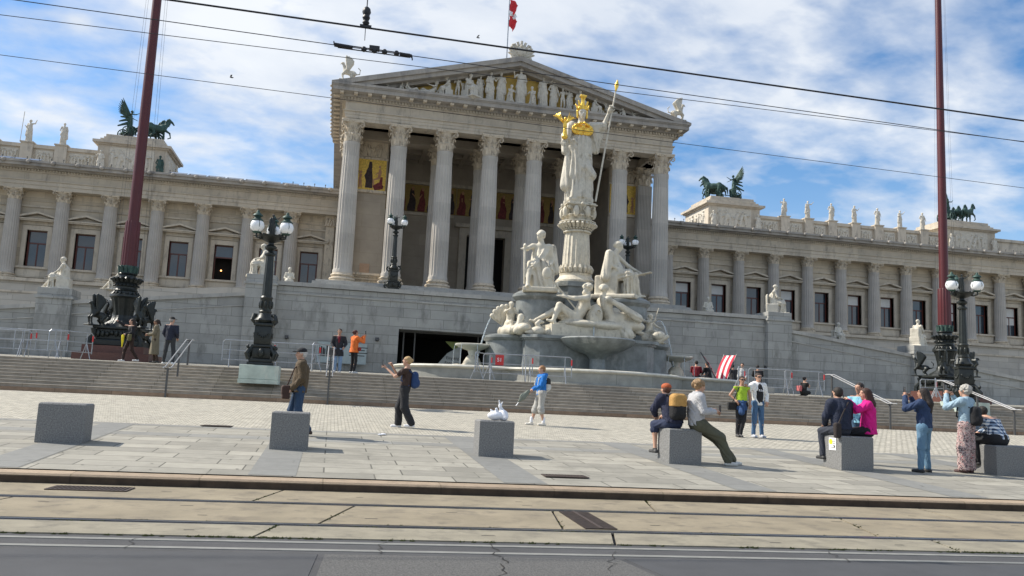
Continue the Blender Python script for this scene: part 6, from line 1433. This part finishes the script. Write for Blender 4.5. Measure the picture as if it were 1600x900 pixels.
    if glasses:
        b = MB(); at_ = lambda x_, y_, z_: J['head']+np.cross(J['look'], V3(0, 0, 1))*x_+J['look']*y_+V3(0, 0, z_)
        for q in (-1, 1): b.ball(tuple(at_(q*.033, .096, .014)), (.028, .014, .022), 10, 6); b.tube([tuple(at_(q*.06, .085, .018)), tuple(at_(q*.082, -.01, .015))], .004, 5)
        b.tube([tuple(at_(-.03, .1, .018)), tuple(at_(.03, .1, .018))], .004, 5); b.build('sunglasses', 'wire', T)
    return T
def loc_(T, p): return T.matrix_basis @ Vector(p)
def held(T, name, label, cat, p, build, rz=0):
    bpy.context.view_layer.update(); o = build(name); o.location = loc_(T, p); o.rotation_euler = (0, 0, T.rotation_euler.z+rad(rz)); return tag(o, label, cat)
def phone(T, label, p, rz=0): return held(T, 'phone', label, 'phone', p, lambda n: MB().box(-.042, .042, -.006, .006, -.082, .082, .003).build(n, cm((.02, .02, .025), .2, 'phone_glass', bump=0)), rz)
def backpack(T, label, J, col, col2=None, sz=(.15, .10, .22), dz=-.12, back=.19):
    tl = thing('backpack', label, 'backpack', (0, 0, 0), T.rotation_euler.z); c = J['chest']+V3(0, -back, dz); tl.location = loc_(T, c)
    S = Sdf(.03); S.box((0, 0, 0), sz, r=.09); S.ell((0, -sz[1]*.8, -sz[2]*.35), (sz[0]*.75, .06, sz[2]*.5), k=.03); smesh('bag', S, .012, cm(col, name='bag_fabric'), tl)
    if col2: S = Sdf(.03); S.box((0, -.004, 0), (sz[0]*1.03, sz[1]*1.08, sz[2]*1.02), r=.09); S.cut((0, 0, -1), -.01); smesh('top_panel', S, .012, cm(col2, name='bag_panel'), tl)
    for q in (-1, 1):
        sx = q*.11; b = MB().tube([(sx, sz[1]*.8, sz[2]*.8), (sx*1.15, .16, .24), (sx*1.15, .30, .18), (sx*1.1, .33, -.02), (sx*1.2, .12, -sz[2]*.7)], .017, 6); b.build('strap', cm(col, name='bag_fabric'), tl)
    return tl
def satchel(T, label, p, col, sz=(.13, .05, .10), strap=None):
    tl = thing('shoulder_bag', label, 'bag', loc_(T, p), T.rotation_euler.z); S = Sdf(.02); S.box((0, 0, 0), sz, r=.035); S.box((0, sz[1]*.4, sz[2]*.3), (sz[0]*.95, sz[1]*.8, sz[2]*.6), r=.03); smesh('bag', S, .011, cm(col, name='bag_leather'), tl)
    if strap: MB().tube([tuple(Vector(q)-Vector(p)) for q in strap], .013, 6).build('strap', cm(col, name='bag_leather'), tl)
    return tl
UP = dict(elbR=(.26, .26, 1.28), wriR=(.12, .36, 1.54), elbL=(-.26, .26, 1.28), wriL=(-.10, .37, 1.52))
# left group by the flagpole
J = joints(**{'shoR': (.20, .04, 1.45), 'elbR': (.28, .26, 1.50), 'wriR': (.30, .46, 1.62), 'elbL': (-.26, .04, 1.16), 'wriL': (-.18, .26, 1.10), 'kneeR': (.1, .16, .5), 'ankR': (.1, .20, .085), 'kneeL': (-.1, -.05, .5), 'ankL': (-.1, -.30, .12), 'look': (.3, 1, .1)})
T = person('woman in black top pointing up with one arm beside the left flagpole base', -8.1, 37.0, 118, J, top=dict(col=(.012, .012, .014), hem=.12, w=1.2), bottom=dict(col=(.03, .015, .012), w=1.0), hair=((.025, .015, .01), 'long'), shoes=(.7, .7, .7))
satchel(T, 'olive green handbag at the waist of the woman in black', (-.28, .14, .98), (.12, .11, .05), (.12, .06, .13))
u = thing('umbrella', 'closed yellow umbrella held by the woman in black', 'umbrella', loc_(T, (-.18, .36, .62)), 0); MB().lathe([(.012, -.06), (.02, 0), (.05, .25), (.055, .42), (.02, .46)], 16, rf=lambda a, z, i: 1+.15*sin(6*a)).build('canopy', cm((.75, .62, .02), .7, 'yellow_nylon'), u); MB().tube([(0, 0, .44), (0, 0, .58)], .012, 6).build('handle', 'wire', u)
J = joints(elbR=(.27, .04, 1.15), wriR=(.14, .28, 1.12), elbL=(-.27, .06, 1.15), wriL=(-.10, .28, 1.14), look=(.1, 1, 0), kneeL=(-.1, -.06, .5), ankL=(-.1, -.16, .10))
T = person('woman in long olive coat facing the woman with the yellow umbrella', -7.0, 36.2, 95, J, top=dict(col=(.17, .145, .095), hem=.60, flare=.045, w=1.16, collar=1, name='coat'), bottom=dict(col=(.05, .03, .02), w=.9), hair=((.03, .018, .012), 'pony'), skin=2, shoes=(.03, .03, .03))
J = joints(kneeR=(.13, .06, .50), ankR=(.19, -.04, .085), kneeL=(-.14, -.02, .5), ankL=(-.2, .02, .085), elbR=(.27, -.06, 1.16), wriR=(.21, .12, 1.0), elbL=(-.28, .02, 1.15), wriL=(-.22, .16, .98), look=(.45, 1, 0))
T = person('man in black cap and navy jacket standing on the top step, seen from behind', -6.15, 34.6, -15, J, top=dict(col=(.014, .018, .035), hem=.06, w=1.25), bottom=dict(col=(.035, .038, .042), w=1.06), hat=((.015, .015, .015), 'cap'), hair=((.3, .28, .26), 'short'), shoes=(.75, .75, .73), s=1.03)
# man walking left behind the second block
J = joints(elbR=(.26, -.04, 1.16), wriR=(.22, .16, .94), elbL=(-.26, -.02, 1.15), wriL=(-.2, .18, .92), kneeR=(.1, .12, .5), ankR=(.1, .02, .085), kneeL=(-.1, .0, .5), ankL=(-.1, -.24, .12), look=(-.1, 1, -.05), chest=(0, -.02, 1.28))
T = person('man in brown jacket and black cap walking left behind the second granite block', -.62, 18.2, 97, J, top=dict(col=(.085, .058, .030), hem=.08, w=1.32, collar=1, fold=.008), bottom=dict(col=(.025, .055, .11), w=1.12), hat=((.012, .013, .016), 'cap'), hair=((.5, .48, .45), 'short'), shoes=(.05, .03, .02), s=1.02)
satchel(T, 'brown leather bag carried in front of the man in the brown jacket', (-.12, .27, .86), (.05, .025, .018), (.12, .08, .14), strap=[(-.1, .25, 1.0), (-.16, .14, 1.35), (.0, -.02, 1.50), (.12, -.14, 1.3)])
# pair before the ramp wall
J = joints(look=(0, 1, 0), elbR=(.27, .0, 1.15), wriR=(.20, .16, 1.0), elbL=(-.28, 0, 1.16), wriL=(-.22, .14, 1.02))
T = person('person in open dark coat over a maroon top standing behind a barrier', .22, 34.6, 175, J, top=dict(col=(.02, .02, .025), hem=.28, flare=.03, w=1.2, inner=(.16, .01, .02)), bottom=dict(col=(.20, .30, .45), w=1.1), hair=((.015, .012, .01), 'short'), skin=1, shoes=(.5, .5, .5))
J = joints(**UP, look=(0, 1, .15), kneeR=(.1, .05, .5)); J['wriL'] = V3(-.05, .44, 1.55)
T = person('woman in orange blouse photographing upward by the ramp wall', .85, 35.0, -62, J, top=dict(col=(.75, .17, .03), hem=.10, w=1.2, armsup=1, flare=.03, fold=.009), bottom=dict(col=(.015, .015, .017), w=1.0), hair=((.07, .02, .015), 'bun'), shoes=(.6, .6, .6), grip=(1.1, 1.1))
phone(T, 'phone raised by the woman in the orange blouse', (.02, .46, 1.68)); satchel(T, 'small red handbag at the hip of the woman in orange', (.26, .10, .98), (.25, .03, .03), (.08, .04, .08))
# woman photographing, walking left
J = joints(elbR=(.26, .22, 1.28), wriR=(.07, .36, 1.52), elbL=(-.24, .24, 1.24), wriL=(-.06, .50, 1.46), kneeR=(.1, .12, .5), ankR=(.1, .12, .085), kneeL=(-.1, -.02, .5), ankL=(-.1, -.22, .11), look=(0, 1, .15), chest=(0, -.04, 1.28), neck=(0, -.04, 1.49), head=(0, -.01, 1.64))
T = person('blonde woman in brown shirt and wide black trousers taking a photo in mid plaza', 1.80, 20.97, 82, J, top=dict(col=(.045, .025, .02), sleeve='short', hem=.02, w=1.12, name='shirt'), bottom=dict(col=(.018, .018, .021), w=1.12, bw=1.5, fold=.008), hair=((.42, .28, .13), 'bun'), shoes=(.78, .78, .80), grip=(.9, 1.1), s=.99)
phone(T, 'phone held up by the blonde woman in the brown shirt', (-.03, .58, 1.56)); backpack(T, 'navy blue backpack of the blonde woman in brown', J, (.02, .05, .14), sz=(.13, .09, .21), dz=-.10)
# boy
J = joints(elbR=(.25, .04, 1.16), wriR=(.18, .24, 1.02), elbL=(-.22, .10, 1.16), wriL=(-.14, .32, 1.04), kneeR=(.11, .12, .5), ankR=(.1, .24, .085), kneeL=(-.11, .04, .5), ankL=(-.11, -.06, .085), look=(.1, 1, -.05))
T = person('boy in bright blue jacket and grey shorts walking left before the steps', 5.85, 23.35, 98, J, top=dict(col=(.008, .15, .48), hem=.06, w=1.15, hood=1), bottom=dict(col=(.40, .39, .36), kind='shorts', name='shorts', w=1.15, bw=1.1), hair=((.27, .14, .06), 'short'), shoes=(.72, .68, .60), s=.955)
for q in 'RL': S = Sdf(.02); S.cap(J['ank'+q]+V3(0, 0, .02), J['ank'+q]+V3(0, 0, .12), .05, .046); smesh('sock', S, .012, 'white', T)
backpack(T, 'white and black backpack of the boy in blue', J, (.55, .55, .52), (.03, .03, .03), sz=(.13, .08, .19), dz=-.08, back=.17)
dbg = thing('drawstring_bag', 'grey drawstring bag swinging from the hand of the boy in blue', 'bag', loc_(T, (-.14, .52, .96)), T.rotation_euler.z); S = Sdf(.03); S.cap((0, -.06, .02), (0, .10, -.14), .05, .085, sc=(.6, 1, 1), fold=(.01, 6, 1)); S.cap((0, .10, -.14), (0, .22, -.28), .075, .03, sc=(.6, 1, 1)); smesh('bag', S, .011, cm((.17, .19, .16), name='grey_canvas'), dbg); MB().tube([(0, .2, -.26), (0, .3, -.40)], .012, 5).build('cord', 'white', dbg)
# block with two people
SB = dict(pel=(0, 0, .77), hip=(.1, .02, .75), kneeR=(.14, .42, .72), kneeL=(-.14, .42, .70), ankR=(.14, .42, .27), ankL=(-.16, .36, .24), chest=(0, .10, 1.08), neck=(0, .20, 1.26), head=(0, .27, 1.37), sho=(.19, .15, 1.22), elb=(.25, .30, 1.0), wri=(.10, .46, .88))
J = joints(**{**SB, 'look': (0, 1, -.5)})
T = person('person in navy jacket sitting hunched on the fourth granite block with a backpack', 6.50, 15.42, 12, J, z=G(6.5, 15.4), top=dict(col=(.014, .018, .045), hem=.0, w=1.35, hood=1), bottom=dict(col=(.02, .03, .07), kind='shorts', name='shorts', w=1.1), hair=((.12, .05, .03), 'short'), hat=((.42, .10, .035), 'beanie'), shoes=(.05, .05, .05))
backpack(T, 'orange and black backpack of the person sitting on the fourth block', J, (.012, .012, .014), (.45, .255, .075), sz=(.16, .11, .25), dz=-.02, back=.24)
J = joints(pel=(0, 0, .74), hip=(.10, .05, .72), kneeR=(.12, .42, .50), kneeL=(-.12, .46, .46), ankR=(.12, .58, .085), ankL=(-.10, .76, .085), chest=(0, -.04, 1.08), neck=(0, .0, 1.29), head=(0, .05, 1.43), sho=(.185, -.01, 1.23), elb=(.25, .04, .97), wriR=(.14, .30, .98), wriL=(-.06, .32, 1.0), look=(0, 1, -.2))
T = person('curly haired person in grey sweater leaning on the fourth block with legs stretched out', 6.93, 15.30, -93, J, z=G(7, 15.3), top=dict(col=(.42, .42, .43), hem=.02, w=1.26, fold=.009, collar=1, name='sweater'), bottom=dict(col=(.085, .085, .055), w=1.25, bw=1.25, fold=.010), hair=((.27, .17, .085), 'curly'), shoes=(.55, .55, .52), glasses=False, grip=(.8, 1.2), s=1.03)
phone(T, 'phone in the hand of the person in the grey sweater', (-.04, .47, 1.02))
# couple
J = joints(elbR=(.33, -.04, 1.20), wriR=(.20, .10, 1.04), elbL=(-.25, .0, 1.16), wriL=(-.22, .08, .94), look=(.0, 1, .0), hipL=(-.09, 0, .93), kneeL=(-.03, .08, .5), ankL=(.05, .06, .085), ankR=(.12, .0, .085))
T = person('woman in lime green top with sunglasses smiling at the camera, left of the couple', 11.28, 21.95, 172, J, top=dict(col=(.33, .50, .03), sleeve='none', hem=-.10, w=1.02, name='tank_top'), bottom=dict(col=(.012, .012, .014), w=1.02), hair=((.03, .018, .012), 'pony'), shoes=(.05, .05, .05), glasses=True, skin=1, s=.96)
S = Sdf(.03); S.cap((0, 0, 1.02), (0, 0, .84), .135, .155, fold=(.012, 7, 1), sc=(1.15, .95, 1)); S.cap((.0, .12, .98), (.05, .15, .72), .06, .09, fold=(.012, 5, 1)); smesh('tied_jacket', S, .013, cm((.02, .06, .16), name='denim_dark'), T)
satchel(T, 'black shoulder bag of the woman in the lime green top', (.30, .02, .88), (.012, .012, .012), (.12, .06, .11), strap=[(.28, .02, .98), (.22, .12, 1.2), (.12, .10, 1.42)])
J = joints(elbR=(.33, -.04, 1.20), wriR=(.38, .04, 1.36), elbL=(-.28, .0, 1.16), wriL=(-.20, .12, .98), look=(.1, 1, 0), ankR=(.15, .02, .085), ankL=(-.13, 0, .085), kneeR=(.13, .04, .5))
J['elbR'] = V3(.30, .0, 1.26)
T = person('man in white jacket and jeans with an arm round the woman in lime green', 11.80, 22.0, 186, J, top=dict(col=(.78, .78, .76), hem=.06, w=1.12, inner=(.012, .012, .014), hood=1), bottom=dict(col=(.06, .13, .24), w=1.0), hair=((.05, .03, .02), 'short'), shoes=(.5, .52, .56), glasses=True, s=1.02)
S = Sdf(.04); S.ell((0, .075, 1.17), (.118, .085, .30)); smesh('t_shirt', S, .013, cm((.012, .012, .014), name='black_tee'), T)
bpy.context.view_layer.update(); text('B.Bay', (0, .162, 1.26), .075, 'white', T, 180, 'shirt_print')
# kneeling figure on the top step
J = joints(pel=(0, 0, .22), hip=(.09, .02, .21), kneeR=(.1, .30, .18), kneeL=(-.1, .32, .12), ankR=(.12, .02, .07), ankL=(-.12, .0, .07), chest=(0, .05, .52), neck=(0, .08, .72), head=(0, .10, .86), sho=(.17, .07, .66), elb=(.22, .16, .46), wriR=(.1, .32, .52), wriL=(-.08, .34, .56), look=(0, 1, -.2), toe=(0, -1, -.1))
T = person('small figure in black crouching alone on the top step at right of centre', 20.0, 33.3, -75, J, z=G(20, 33.3), top=dict(col=(.012, .012, .012), sleeve='short', w=1.1, name='shirt'), bottom=dict(col=(.012, .012, .012), w=1.2), hair=((.012, .01, .01), 'bun'), shoes=(.03, .03, .03), s=.84)
satchel(T, 'pink bag on the back of the crouching figure in black', (-.1, -.2, .38), (.55, .16, .16), (.12, .07, .12))
# group on the fifth block
J = joints(**{**SB, 'look': (0, 1, -.1), 'chest': (0, .03, 1.10), 'neck': (0, .08, 1.31), 'head': (0, .12, 1.45), 'sho': (.20, .06, 1.25), 'elb': (.27, .12, 1.0), 'wri': (.14, .32, .84)})
T = person('dark haired man in navy jacket sitting with his back turned on the fifth block', 9.98, 15.22, 5, J, z=G(9.9, 15.2), top=dict(col=(.012, .018, .040), hem=.0, w=1.38, collar=1), bottom=dict(col=(.03, .035, .05), w=1.1), hair=((.02, .014, .01), 'short'), shoes=(.03, .03, .03), s=1.02)
satchel(T, 'dark sling bag hanging down the back of the man in navy on the block', (-.22, -.16, .74), (.03, .022, .02), (.07, .05, .15), strap=[(-.2, -.15, .85), (-.08, -.16, 1.1), (.12, -.06, 1.30)])
J = joints(pel=(0, 0, .77), hip=(.10, .02, .75), kneeR=(.14, .42, .72), kneeL=(-.12, .44, .70), ankR=(.14, .46, .27), ankL=(-.12, .48, .27), chest=(0, .0, 1.12), neck=(0, .03, 1.34), head=(0, .06, 1.49), sho=(.18, .02, 1.27), elbR=(.25, .22, 1.15), wriR=(.12, .38, 1.30), elbL=(-.24, .22, 1.16), wriL=(-.10, .38, 1.34), look=(-.1, 1, .0))
T = person('woman in magenta coat with long dark ponytail holding a phone on the fifth block', 10.62, 15.28, 62, J, z=G(10.6, 15.3), top=dict(col=(.62, .004, .21), hem=.06, flare=.02, w=1.24, armsup=1, name='coat', fold=.008), bottom=dict(col=(.012, .012, .015), w=1.1), hair=((.05, .022, .014), 'long'), shoes=(.6, .6, .6), grip=(1, 1))
phone(T, 'dark phone held up by the woman in the magenta coat', (-.02, .47, 1.38))
J = joints(look=(.2, 1, 0), elbR=(.27, .1, 1.2), wriR=(.12, .28, 1.2), elbL=(-.26, .04, 1.16), wriL=(-.2, .2, 1.0))
T = person('man in pale blue shirt standing behind the woman in magenta', 11.02, 16.15, 120, J, top=dict(col=(.22, .48, .60), hem=.06, w=1.14, name='shirt'), bottom=dict(col=(.045, .10, .17), w=1.1), hair=((.03, .02, .015), 'short'), shoes=(.65, .64, .62), skin=1, s=.97)
# two women photographing at right
J = joints(elbR=(.29, .26, 1.30), wriR=(.13, .33, 1.56), elbL=(-.28, .27, 1.30), wriL=(-.12, .34, 1.57), look=(-.1, 1, .1), ankR=(.16, .0, .085), ankL=(-.16, .02, .085), kneeR=(.13, .03, .5), kneeL=(-.13, .02, .5), hip=(.11, 0, .92))
T = person('woman in dark denim jacket and light jeans photographing with her back turned', 11.72, 15.05, 30, J, top=dict(col=(.018, .04, .10), hem=.02, w=1.24, armsup=1), bottom=dict(col=(.11, .21, .31), w=1.1), hair=((.018, .012, .01), 'long'), shoes=(.02, .02, .02), grip=(1, 1), s=.955, skin=1)
phone(T, 'black phone raised by the woman in the denim jacket', (-.0, .40, 1.69))
J = joints(elbR=(.28, .26, 1.29), wriR=(.12, .32, 1.55), elbL=(-.27, .27, 1.29), wriL=(-.12, .33, 1.56), look=(-.1, 1, .1), ankR=(.11, .0, .085), ankL=(-.11, .02, .085))
M['floral'] = mat('floral_print', (.55, .50, .45), rough=.9, var=.2, scale=30, bump=.2)
t_ = M['floral'].node_tree; bs = t_.nodes['Principled BSDF']; vo = N(t_, 'ShaderNodeTexVoronoi', inp={'Scale': 15}); tcx = N(t_, 'ShaderNodeTexCoord'); nzz = N(t_, 'ShaderNodeTexNoise', inp={'Scale': 14, 'Detail': 3}); L(t_, tcx.outputs['Object'], nzz.inputs['Vector']); L(t_, nzz.outputs['Color'], vo.inputs['Vector'])
vo.inputs['Scale'].default_value = 9; rr = N(t_, 'ShaderNodeValToRGB'); L(t_, vo.outputs['Distance'], rr.inputs[0]); e = rr.color_ramp.elements; e[0].position = .25; e[0].color = (.30, .01, .03, 1); e[1].position = .42; e[1].color = (.62, .54, .50, 1); q = e.new(.62); q.color = (.06, .03, .04, 1); q = e.new(.52); q.color = (.6, .52, .48, 1); L(t_, rr.outputs[0], bs.inputs['Base Color'])
T = person('grey curly haired woman in pale denim jacket and flowered trousers taking a photo', 12.82, 15.2, 25, J, top=dict(col=(.30, .42, .50), hem=-.06, w=1.18, armsup=1), bottom=dict(mat=M['floral'], w=1.2, bw=1.75, fold=.010), hair=((.38, .36, .32), 'curly'), shoes=(.07, .03, .03), grip=(1, 1), s=1.01)
phone(T, 'phone held up by the grey haired woman', (-.0, .40, 1.68)); backpack(T, 'black backpack of the grey haired woman', J, (.012, .012, .014), sz=(.13, .09, .20), dz=-.14, back=.19)
M['check'] = mat('checked_cloth', (.5, .5, .52), rough=.9); t_ = M['check'].node_tree; bs = t_.nodes['Principled BSDF']; tcx = N(t_, 'ShaderNodeTexCoord'); sp_ = N(t_, 'ShaderNodeSeparateXYZ'); L(t_, tcx.outputs['Object'], sp_.inputs[0])
g1 = MA(t_, 'GREATER_THAN', MA(t_, 'SINE', MA(t_, 'MULTIPLY', MA(t_, 'ADD', sp_.outputs[0], sp_.outputs[1]), 95)), .1); g2 = MA(t_, 'GREATER_THAN', MA(t_, 'SINE', MA(t_, 'MULTIPLY', sp_.outputs[2], 95)), .1)
rr = N(t_, 'ShaderNodeValToRGB'); L(t_, MA(t_, 'MULTIPLY', MA(t_, 'ADD', g1, g2), .5), rr.inputs[0]); e = rr.color_ramp.elements; e[0].color = (.72, .74, .76, 1); e[1].color = (.02, .03, .07, 1); q = e.new(.5); q.color = (.22, .30, .42, 1); rr.color_ramp.interpolation = 'CONSTANT'; e[1].position = .4; e[2].position = .9; e[1].color = (.22, .30, .42, 1); e[2].color = (.02, .03, .07, 1); L(t_, rr.outputs[0], bs.inputs['Base Color'])
MC[((9, 9, 9), .85, 'top_fabric')] = M['check']
J = joints(**{**SB, 'pel': (0, 0, .70), 'hip': (.1, .02, .68), 'chest': (0, .14, .96), 'neck': (0, .26, 1.12), 'head': (0, .35, 1.20), 'sho': (.20, .20, 1.08), 'elb': (.27, .34, .88), 'wri': (.12, .48, .80), 'look': (0, 1, -.6)})
T = person('man in blue and white checked shirt sitting bent forward on the last block', 13.50, 15.10, 15, J, z=G(13.5, 15.1), top=dict(col=(9, 9, 9), w=1.32, name='shirt'), bottom=dict(col=(.012, .013, .016), w=1.35), hair=((.02, .015, .012), 'short'), shoes=(.03, .03, .03), s=1.03)
# people sitting behind the fountain basin at right
SG = dict(pel=(0, 0, .52), hip=(.10, .0, .50), knee=(.13, .42, .52), ank=(.13, .46, .085), chest=(0, .06, .84), neck=(0, .10, 1.05), head=(0, .14, 1.19), sho=(.19, .08, .99), elb=(.25, .18, .76), wri=(.12, .36, .68))
for i, (x, y, rz, col, w, lab) in enumerate(((18.3, 40.6, -30, (.20, .01, .02), 1.2, 'person in dark red shirt sitting behind the basin right of the side bowl'), (19.2, 41.0, 20, (.012, .012, .015), 1.2, 'person in black sitting nearest the red shirt, by the basin'), (19.95, 40.6, -10, (.015, .016, .022), 1.2, 'person in black sitting just left of the striped chairs'),
                                        (20.9, 41.6, 5, (.02, .02, .022), 1.25, 'dark clad person sitting behind the barrier, right of the striped chairs'), (21.75, 42.3, 150, (.5, .5, .5), 1.1, 'person in grey standing among the seated group by the barrier'), (22.1, 41.2, -20, (.015, .015, .017), 1.2, 'rightmost dark clad person sitting behind the barriers'))):
    J = joints(**({**SG, 'look': (.2*(i-2), 1, -.2)})) if i != 4 else joints(look=(.3, 1, 0), pel=(0, 0, .8), hip=(.1, 0, .77), knee=(.1, 0, .42), ank=(.1, 0, .085), chest=(0, 0, 1.1), neck=(0, 0, 1.32), head=(0, .02, 1.46), sho=(.18, 0, 1.25), elb=(.24, 0, .98), wri=(.2, .12, .8))
    person(lab, x, y, rz, J, z=2.32+(.15 if i != 4 else 0), top=dict(col=col, w=w), bottom=dict(col=(.02, .02, .03), w=1.05), hair=((.015, .012, .01), 'short'), shoes=(.05, .05, .05), group='people resting right of the fountain', h=.02, skin=i % 2)
bn = tag(MB().box(-2.6, 2.6, -.2, .25, 0, .45, .02).build('stone_bench', 'coping', None, loc=(20.2, 40.95, 2.2)), 'low grey stone bench under the people resting right of the fountain', 'bench')
